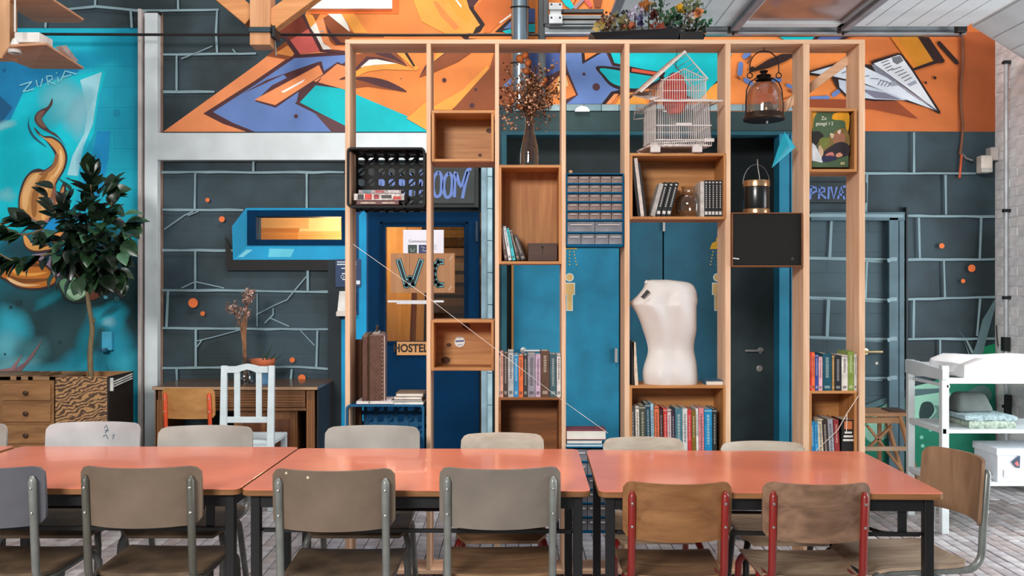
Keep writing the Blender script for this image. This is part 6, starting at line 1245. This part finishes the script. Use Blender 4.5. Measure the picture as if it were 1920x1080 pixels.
for x0, x1 in ((400,438),(440,508),(512,572)):
    d = MB().box(X(x0,6.62), X(x1,6.62), 6.618, 6.64, Z(764,6.62), Z(731,6.62)).build('drawer', dw, dk, bevel=.003)
    for i in range(5): MB().box(X(x0+4,6.62), X(x1-4,6.62), 6.612, 6.62, Z(737+i*5.2,6.62)-.006, Z(735+i*5.2,6.62)-.006).build('carved_rib', wood((104,66,38),(146,98,58),'x'), d, bevel=.001, seg=1)
MB().box(X(306,6.62), X(400,6.62), 6.63, 6.65, Z(760,6.62), Z(729,6.62)).build('apron', dw, dk, bevel=.003)
MB().box(X(400,6.62), X(574,6.62), 6.612, 6.65, Z(770,6.62), Z(765,6.62)).build('rail', dw, dk, bevel=.002)
MB().box(X(436,6.62), X(556,6.62), 6.65, 7.1, .06, Z(771,6.62)).build('cupboard', dwz, dk, bevel=.003)
for x0, x1 in ((446,496),(504,552)):
    d = MB().box(X(x0,6.62), X(x1,6.62), 6.638, 6.652, .09, Z(775,6.62)).build('door', dwz, dk, bevel=.003); MB().box(X(x0+9,6.62), X(x1-9,6.62), 6.63, 6.64, .14, Z(786,6.62)).build('raised_panel', wood((78,44,24),(104,62,34),'z'), d, bevel=.004)
# white wooden chair (its back to the room, drawn up at the desk)
wc = thing('wooden_chair', 'white painted wooden chair with two back slats before the desk', 'chair', (X(462,6.1), 6.3, 0)); ww = M((206,218,222),.5,var=.05,vs=8); Dc = 6.12
for a, b in ((411,425),(500,514)):
    q = MB(); q.slab([P(a+3,686,Dc), P(b,686,Dc), P(b-1,820,Dc-.02), Vector((X(b-1,Dc), Dc, 0)), Vector((X(a+1,Dc), Dc, 0)), P(a,820,Dc-.02)], (0,.03,0)); q.build('back_post', ww, wc, bevel=.003)
arch = [(424,687),(440,687),(452,684),(463,682),(474,684),(486,687),(502,687),(502,699),(480,699),(474,696),(463,693),(452,696),(446,699),(424,699)]
q = MB(); q.slab([P(x,y,Dc+.005) for x,y in arch], (0,.022,0)); q.build('top_rail', ww, wc, bevel=.002)
for a, b in ((438,449),(479,490)): MB().box(X(a,Dc), X(b,Dc), Dc+.008, Dc+.022, Z(785,Dc), Z(697,Dc)).build('slat', ww, wc, bevel=.002)
MB().box(X(424,Dc), X(501,Dc), Dc+.004, Dc+.026, Z(793,Dc), Z(782,Dc)).build('lower_rail', ww, wc, bevel=.002)
MB().box(X(412,Dc), X(513,Dc), Dc-.0, Dc+.38, .445, .475).build('seat', ww, wc, bevel=.006)
MB().box(X(424,Dc), X(502,Dc), Dc+.004, Dc+.026, .39, .445).build('apron', ww, wc, bevel=.002)
for a in (413, 502): MB().box(X(a,Dc), X(a+11,Dc), Dc+.34, Dc+.375, 0, .445).build('leg', ww, wc, bevel=.003)
# vase of dried hydrangeas
hv = Vector((X(459,6.8), 6.82, zt)); k = 6.82/F
tag(MB().lathe(smooth_pts([(13*k,0),(16*k,.03),(15*k,.07),(9*k,.13),(7.5*k,.17),(9*k,.2)],4,False), hv, 24, cap=False).build('glass_vase', glass((200,212,218),.08), smooth='all'), 'squat clear glass vase on the brown desk', 'vase')
hb = thing('dried_hydrangeas', 'three dried hydrangea heads on brown stems in the desk vase', 'dried flowers', hv+Vector((0,0,.01)))
hm = [M(c,.8,var=.2,vs=40) for c in ((150,116,104),(112,82,72),(178,146,134))]; q = MB()
heads = ((436,577,.05),(467,552,.05),(458,588,.052),(463,563,.035)); 
for tx, ty, r in heads:
    e = P(tx,ty,6.8); q.tube([hv+Vector((R.uniform(-.01,.01),0,.02)), P(457,650,6.81)+Vector((R.uniform(-.012,.012),0,0)), P(456,620,6.81).lerp(e,.3), e], .005, 5)
for i in range(8): q.tube([hv+Vector((R.uniform(-.012,.012),R.uniform(-.012,.012),.02)), P(457+R.uniform(-4,4),640,6.81), P(458+R.uniform(-6,6),598,6.8)], .004, 5)
q.tube([P(444,585,6.8), P(446,600,6.8), P(444,614,6.8)], .002, 4)
q.build('stem', M((134,92,62),.7,var=.2,vs=20), hb, kind='stuff')
for tx, ty, r in heads:
    e = P(tx,ty,6.8); f_ = MB()
    for i in range(90):
        d = Vector((R.gauss(0,1),R.gauss(0,1),R.gauss(0,1))).normalized(); p = e+d*r*R.uniform(.75,1.08); s = R.uniform(.007,.013); t1 = (d+Vector((R.gauss(0,.5),R.gauss(0,.5),R.gauss(0,.5)))).orthogonal().normalized(); t2 = d.cross(t1)
        f_.add([p-t1*s, p-t2*s+d*s*.3, p+t1*s, p+t2*s+d*s*.3], [(0,1,2,3)], hm[R.randrange(3)])
    f_.build('flower_head', None, hb)
# terracotta bowl plant
tc_ = Vector((X(493,6.85), 6.85, Z(689,6.85))); k = 6.85/F
st_o = tag(MB().lathe([(14*k,zt-tc_.z),(12*k,zt-tc_.z+.02),(9*k,-.02),(12*k,-.004),(14*k,-.0)], tc_, 20).build('plant_stand', M((60,100,130),.5), smooth=True), 'small bluish stand under the terracotta bowl', 'stand')
tb = thing('terracotta_bowl', 'shallow terracotta bowl with a small spiky plant on the desk', 'potted plant', tc_)
q = MB(); q.lathe([(15*k,0),(20*k,.012),(23*k,.045),(23.5*k,.064),(21*k,.064),(20*k,.05)], tc_, 28); q.build('bowl', M((186,100,66),.6,var=.1), tb, smooth=True)
q = MB(); q.lathe([(.001,.052),(20*k,.05)], tc_, 20, cap=False); q.build('soil', M((60,48,40),.9,var=.3,vs=50), tb)
for dx, dy, h, t in ((.0,0,.13,.05),(.02,.01,.09,-.06),(-.02,0,.08,.01),(.03,0,.06,.05),(.06,0,.05,.07)):
    q = MB(); b = tc_+Vector((dx+.02,dy,.05)); q.loft([[b+Vector((.006,0,0)), b+Vector((0,.006,0)), b+Vector((-.006,0,0)), b+Vector((0,-.006,0))], [b+Vector((t*.5+.006,0,h*.5)), b+Vector((t*.5,.006,h*.5)), b+Vector((t*.5-.006,0,h*.5)), b+Vector((t*.5,-.006,h*.5))], [b+Vector((t+.001,0,h)), b+Vector((t,.001,h)), b+Vector((t-.001,0,h)), b+Vector((t,-.001,h))]]); q.build('leaf', M((44,66,48),.5), tb)
# posters, sign, dispenser round the navy door
k = 7.13; po = tag(MB().box(X(628,k), X(676,k), k+.02, 7.2, Z(538,k), Z(486,k)).build('notice', M((10,46,86),.5,var=.05)), 'navy notice with white print left of the WC door', 'poster')
q = MB(); wm = M((206,216,226),.5,var=0); kk = k+.019
for x0, x1, y in ((632,650,491),(632,668,492),(632,668,496),(640,666,503),(641,664,513),(642,664,524)):
    q.ribbon([P(x0,y,kk), P(x1,y,kk)], .008, wm)
for c in ((642,519),(662,523)): q.tube([P(c[0]+3*math.cos(a), c[1]+3*math.sin(a), kk) for a in [2*math.pi*i/8 for i in range(8)]], .002, 4, wm, closed=True)
q.box(X(668,kk), X(675,kk), kk-.001, kk, Z(533,kk), Z(526,kk), wm); q.build('print', None, po)
dp = thing('paper_dispenser', 'white box dispenser on the pine post beside the WC door', 'dispenser', P(645,592,7.12))
q = MB(); q.slab([P(636,546,7.08), P(664,546,7.08), P(664,584,7.08), P(632,584,7.08)], (0,.09,0)); q.build('body', M((206,202,196),.5), dp, bevel=.004); MB().box(X(630,7.06), X(664,7.06), 7.06, 7.18, Z(593,7.06), Z(584,7.06)).build('tray', M((196,186,176),.5), dp, bevel=.003)
k = 7.14
nt_ = tag(MB().box(X(756,k), X(832,k), k, k+.003, Z(476,k), Z(431,k)).build('paper_notice', M((222,218,226),.6,var=.02)), 'white paper notice above the WC cardboard', 'poster')
text_mb('Communicatie', P(787,452.5,k-.0012), .031, M((50,44,70),.5,var=0), sx=.95).build('lettering', None, nt_)
q = MB(); q.box(X(765,k), X(782,k), k-.001, k, Z(475,k), Z(459,k), M((40,58,52),.5)); q.box(X(785,k), X(802,k), k-.001, k, Z(475,k), Z(459,k), M((38,42,84),.5)); q.tube([P(770,466,k-.001), P(771,471,k-.001), P(776,471,k-.001), P(777,466,k-.001)], .002, 4, M((190,200,190),.5)); q.tube([P(790,463,k-.001), P(796,464,k-.001), P(792,470,k-.001), P(799,471,k-.001)], .0025, 4, M((210,214,220),.5))
for y in (460,463,467): q.ribbon([P(808,y,k-.001), P(819,y,k-.001)], .003, M((150,146,160),.5))
q.build('print', None, nt_)
cd = tag(MB().box(X(733,k), X(853,k), k-.012, k-.006, Z(549,k), Z(475,k)).build('cardboard_sign', wood((150,104,70),(178,130,92),'z',8,.8)), 'brown cardboard sign lettered WC on the door glass', 'sign')
q = MB(); dkc = M((14,30,36),.6,var=0); lt = M((120,180,186),.6,var=0); kk = k-.013
Wp = [(748,490),(762,535),(769,522),(774,534),(789,490)]; Cp = [(828,491),(822,491),(816,498),(814,508),(814,520),(817,529),(822,534),(828,534)]
for pts in (Wp, Cp):
    for w_, m_, dk_ in ((11,dkc,0),(8.2,lt,.0008),(5.2,dkc,.0016)):
        for a_, b_ in zip(pts[:-1], pts[1:]):
            l_ = math.hypot(b_[0]-a_[0], b_[1]-a_[1]); ex, ey = (b_[0]-a_[0])/l_*w_*.42, (b_[1]-a_[1])/l_*w_*.42
            q.ribbon([P(a_[0]-ex,a_[1]-ey,kk-dk_), P(b_[0]+ex,b_[1]+ey,kk-dk_)], w_/F*kk, m_)
q.build('lettering', None, cd)
q = MB(); q.ribbon([P(768,476,k-.0125), P(768,549,k-.0125)], .003, M((110,76,50),.7)); q.ribbon([P(813,476,k-.0125), P(813,549,k-.0125)], .003, M((110,76,50),.7)); q.ribbon([P(842,488,k-.0127), P(848,480,k-.0127)], .005, M((200,180,160),.4)); q.ribbon([P(841,544,k-.0127), P(847,536,k-.0127)], .005, M((200,180,160),.4)); q.build('fold', None, cd)
q = MB(); q.box(X(727,k), X(832,k), k-.006, k+.002, Z(567,k), Z(563,k)); q.box(X(744,k), X(800,k), k-.008, k, Z(570,k), Z(567,k)); tag(q.build('clear_strip', M((206,204,206),.3)), 'white plastic strip across the door glass under the cardboard', 'strip')
hs = tag(MB().box(X(744,k), X(800,k), k, k+.006, Z(666,k), Z(641,k)).build('hostel_sign', wood((176,116,66),(206,150,96),'x',9,.6), bevel=.001), 'wooden stencil sign reading HOSTEL behind the suitcase', 'sign')
text_mb('HOSTEL', P(770,653.5,k-.001), .088, M((36,22,16),.6,var=0), sx=.86, bold=.003).build('lettering', None, hs)
# ================================================================== RIGHT: changing table, stool, sensor, cables
ct = thing('changing_table', 'white changing table with two shelves at the right wall', 'changing table', (X(1840,5.8), 5.8, 0)); wt2 = M((206,214,216),.45,var=.03)
Df, Db = 5.55, 6.02; xl, xr_ = X(1766,Df), XR-.08
for y, yn in ((Df,'f'),(Db,'b')):
    for x in (xl, xr_-.045): MB().box(x, x+.045, y, y+.04, 0, Z(686 if yn == 'f' else 686,Df) if x == xl else .95).build('leg', wt2, ct, bevel=.004)
zc = Z(709,Df)
MB().box(xl+.045, xr_-.045, Df+.004, Df+.026, zc-.035, zc).build('front_rail', wt2, ct, bevel=.003); MB().box(xl+.045, xr_-.045, Db, Db+.026, zc-.035, zc+.06).build('back_rail', wt2, ct, bevel=.003)
q = MB(); q.slab([(xl-.002,Df-.01,zc-.012),(xl-.002,Db+.05,zc-.012),(xl-.002,Db+.05,zc+.075),(xl-.002,Db-.1,zc+.075),(xl-.002,Df-.01,zc+.052)], (.03,0,0)); q.build('end_panel', wt2, ct, bevel=.004)
MB().box(xl+.028, xl+.05, Df, Db+.04, zc-.06, zc-.04).build('side_rail', wt2, ct, bevel=.003)
MB().box(xl+.03, xr_-.01, Df+.02, Db, zc-.02, zc-.005).build('top_board', wt2, ct, bevel=.002)
for y0, y1 in ((806,813),(905,912)):
    z0, z1 = Z(y1,Df), Z(y0,Df); MB().box(xl+.03, xr_-.02, Df+.004, Db+.02, z0, z1).build('shelf', wt2, ct, bevel=.003); MB().box(xl+.004, xl+.03, Df, Db+.03, z0-.004, z1+.008).build('side_rail', wt2, ct, bevel=.003)
# changing mat with raised sides
ma = MB(); sec_ = [(0.0,.10),(0.03,.115),(.07,.10),(.14,.035),(.24,.022),(.34,.035),(.41,.10),(.45,.115),(.47,.09)]
x0, x1 = xl+.14, xr_+.02; rows = []
for i in range(13):
    x = x0+(x1-x0)*i/12; e = 1.0 if 0 < i < 12 else .75
    rows.append([Vector((x+R.uniform(-.003,.003), Df+.01+d*1.0, zc+h*e*(1.0+.04*math.sin(i*1.3)))) for d, h in sec_]+[Vector((x, Df+.48, zc)), Vector((x, Df+.01, zc))])
ma.loft(rows); tag(ma.build('changing_mat', M((222,220,220),.35,var=.03,vs=6,spec=.5), smooth=True), 'white padded changing mat with raised sides', 'mat')
q = MB(); q.slab([P(1745,687,5.98), P(1745,675,5.98), P(1800,682,5.7), P(1812,705,5.62), P(1780,704,5.65)], (.01,.03,0)); tag(q.build('folded_cloth', M((214,214,216),.6), bevel=.003), 'white folded cloth over the end of the changing table', 'cloth')
zs = Z(806,Df)
for i, (a, b, h0, h1, c) in enumerate(((1815,1899,0,.045,(150,164,150)),(1808,1902,.046,.075,(150,172,176)))):
    rings_ = []
    for (ins, zz_) in ((.0,h0),(-.006,h0+(h1-h0)*.3),(-.006,h0+(h1-h0)*.7),(.004,h1)):
        pts = []; a_, b_ = X(a,Df+.08)+ins, X(b,Df+.08)-ins; ya, yb2 = Df+.06+ins, Df+.36-ins
        for j in range(7): pts.append(Vector((a_+(b_-a_)*j/6, ya, zs+zz_+.004*math.sin(j*2+i))))
        for j in range(7): pts.append(Vector((b_-(b_-a_)*j/6, yb2, zs+zz_+.02*(.5-abs(j/6-.5)))))
        rings_.append(pts)
    q = MB(); q.loft(rings_); tag(q.build('folded_blanket', M(c,.9,var=.22,vs=50,bump=.4,bs=160), smooth=True), ('lower grey-green folded blanket on the middle shelf' if i == 0 else 'upper pale blue folded blanket on the middle shelf'), 'blanket', 'blankets on the changing table')
q = MB(); q.loft([[Vector((X(1800,5.7)+dx, 5.72+dy, zs+h)) for dx, dy in ((0,0),(.25,0),(.25,.2),(0,.2))] for h in (.0,)]+[[Vector((X(1800,5.7)+dx, 5.74+dy, zs+h)) for dx, dy in ((.03,.02),(.22,.04),(.2,.16),(.05,.16))] for h in (.12,)]); q.v = [v+Vector((0,.02,.076)) for v in q.v]; tag(q.build('dark_cushion', M((92,100,98),.9,var=.15), bevel=.03, seg=3), 'grey cushion heaped on the folded blankets', 'cushion')
zb2 = Z(905,Df); cbx = thing('carton', 'white printed carton on the lowest shelf', 'box', (X(1880,Df), Df+.16, zb2))
MB().box(X(1870,Df+.02), xr_-.06, Df+.02, Df+.30, zb2, Z(846,Df)).build('carton_body', M((206,212,218),.5,var=.03), cbx, bevel=.003)
MB().box(X(1868,Df+.02), xr_-.058, Df+.015, Df+.31, Z(846,Df)-.03, Z(842,Df)).build('carton_lid', M((212,220,226),.5,var=.03), cbx, bevel=.003)
q = MB(); kk = Df+.0135; q.flat([P(x,y,kk) for x,y in ((1910,854),(1896,866),(1904,876),(1912,878),(1913,856))], M((56,70,92),.5)); q.flat([P(x,y,kk-.001) for x,y in ((1908,864),(1902,869),(1908,875),(1911,872))], M((190,110,110),.5)); q.flat([P(x,y,kk) for x,y in ((1883,880),(1900,880),(1900,894),(1883,894))], M((222,226,230),.5)); q.build('carton_print', None, cbx)
for z0, z1, x0, x1 in ((zb2+.002,zb2+.03,1782,1850),(zb2+.032,zb2+.05,1786,1846)):
    tag(MB().box(X(x0,5.7), X(x1,5.7), 5.62, 5.9, z0, z1).build('folded_sheet', M((190,196,200) if z0 < zb2+.02 else (214,220,222),.7,var=.1), bevel=.004), 'flat pale folded sheet, %s on the lowest shelf' % ('underneath' if z0 < zb2+.02 else 'on top'), 'cloth', 'sheets on the lowest shelf')
# pine stool
so = thing('step_stool', 'pine folding step stool beside the pine frame', 'stool', (X(1660,6.2), 6.25, 0)); sp1 = wood((190,140,100),(216,170,128),'x',12,.55); sp2 = wood((186,136,96),(214,166,124),'z',12,.55); Ds = 6.1
zt = Z(775,Ds)
q = MB(); q.box(X(1590,Ds), X(1702,Ds), Ds, Ds+.30, zt-.022, zt); q.build('top_board', sp1, so, bevel=.004)
MB().box(X(1600,Ds), X(1690,Ds), Ds+.02, Ds+.04, zt-.07, zt-.03).build('top_rail', sp1, so, bevel=.003)
for s, a, b, dy in (('r',1689,1740,.02),('l',1606,1556,.02),('r',1686,1738,.25),('l',1608,1558,.25)):
    q = MB(); q.bar((X(a,Ds),Ds+dy,zt-.02), (X(b,Ds),Ds+dy,0), .022, .042, up=(0,1,0)); q.build('leg', sp2, so, bevel=.002)
for a in (1676, 1616): MB().box(X(a,Ds), X(a+7,Ds), Ds+.26, Ds+.28, 0, zt-.02).build('upright', sp2, so, bevel=.002)
MB().box(X(1594,Ds), X(1706,Ds), Ds+.005, Ds+.03, Z(846,Ds), Z(838,Ds)).build('step', wood((206,172,140),(226,196,166),'x'), so, bevel=.002)
for a, b in (((1672,798),(1630,838)),((1626,798),(1690,880))): q = MB(); q.bar(P(*a,Ds+.05), P(*b,Ds+.05), .016, .026, up=(0,1,0)); q.build('cross_brace', sp2, so, bevel=.002)
tag(MB().box(X(1665,6.2), X(1696,6.2), 6.15, 6.32, zt, zt+.012).build('slate_tray', M((96,80,74),.5,var=.1), bevel=.003), 'flat brown tray lying on the pine stool', 'tray')
se = thing('wall_sensor', 'white plastic sensor box high in the right corner', 'sensor', P(1853,324,7.1)); MB().box(X(1840,7.05), X(1862,7.05), 7.05, 7.13, Z(323,7.05), Z(291,7.05)).build('housing', M((206,196,186),.45), se, bevel=.008); MB().box(X(1841,7.04), X(1861,7.04), 7.045, 7.06, Z(323,7.05), Z(315,7.05)).build('lens', M((186,186,180),.25), se, bevel=.005); q = MB(); q.bar(P(1860,300,7.12), P(1868,284,7.14), .02, .015); q.box(X(1858,7.12), X(1872,7.12), 7.12, 7.2, Z(300,7.12), Z(276,7.12)); q.build('bracket', M((190,182,176),.5), se, bevel=.002)
q = MB(); q.tube(smooth_pts([tuple(P(x,y,7.18)) for x,y in ((1803,62),(1805,110),(1801,180),(1805,240),(1800,290))],4,False), .011, 8); q.tube([P(1803,292,7.17), P(1800,334,7.17)], .01, 8, M((190,80,40),.5)); q.tube([P(1804,288,7.17), P(1812,296,7.15), P(1823,301,7.13)], .008, 6)
q2 = MB(); q2.tube(smooth_pts([tuple(P(x,y,7.18)) for x,y in ((1803,62),(1805,110),(1801,180),(1805,240),(1800,290))],4,False), .011, 8); cbl = tag(q2.build('wall_cable', M((122,76,52),.6), smooth=True), 'brown cable hanging down the orange and dark wall', 'cable')
q2 = MB(); q2.tube([P(1803,290,7.17), P(1799,334,7.17)], .01, 8); q2.build('orange_sleeve', M((186,78,40),.5), cbl, smooth=True); q2 = MB(); q2.tube([P(1804,288,7.17), P(1812,297,7.15), P(1824,301,7.13)], .008, 6); q2.build('grey_end', M((110,108,106),.5), cbl, smooth=True)
q = MB(); q.tube(smooth_pts([tuple(P(x,y,7.15)) for x,y in ((1868,610),(1870,640),(1874,660),(1872,680))],4,False), .005, 6); tag(q.build('thin_cable', M((50,50,52),.6)), 'thin dark cable at the foot of the brick corner', 'cable')
q = MB(); q.bar(Vector((XR-.06,6.9,Z(780,6.9))), Vector((XR-.03,6.95,Z(742,6.9))), .05, .03); tag(q.build('hand_brush', M((30,32,34),.6), bevel=.006), 'small black brush leaning by the brick wall', 'brush')
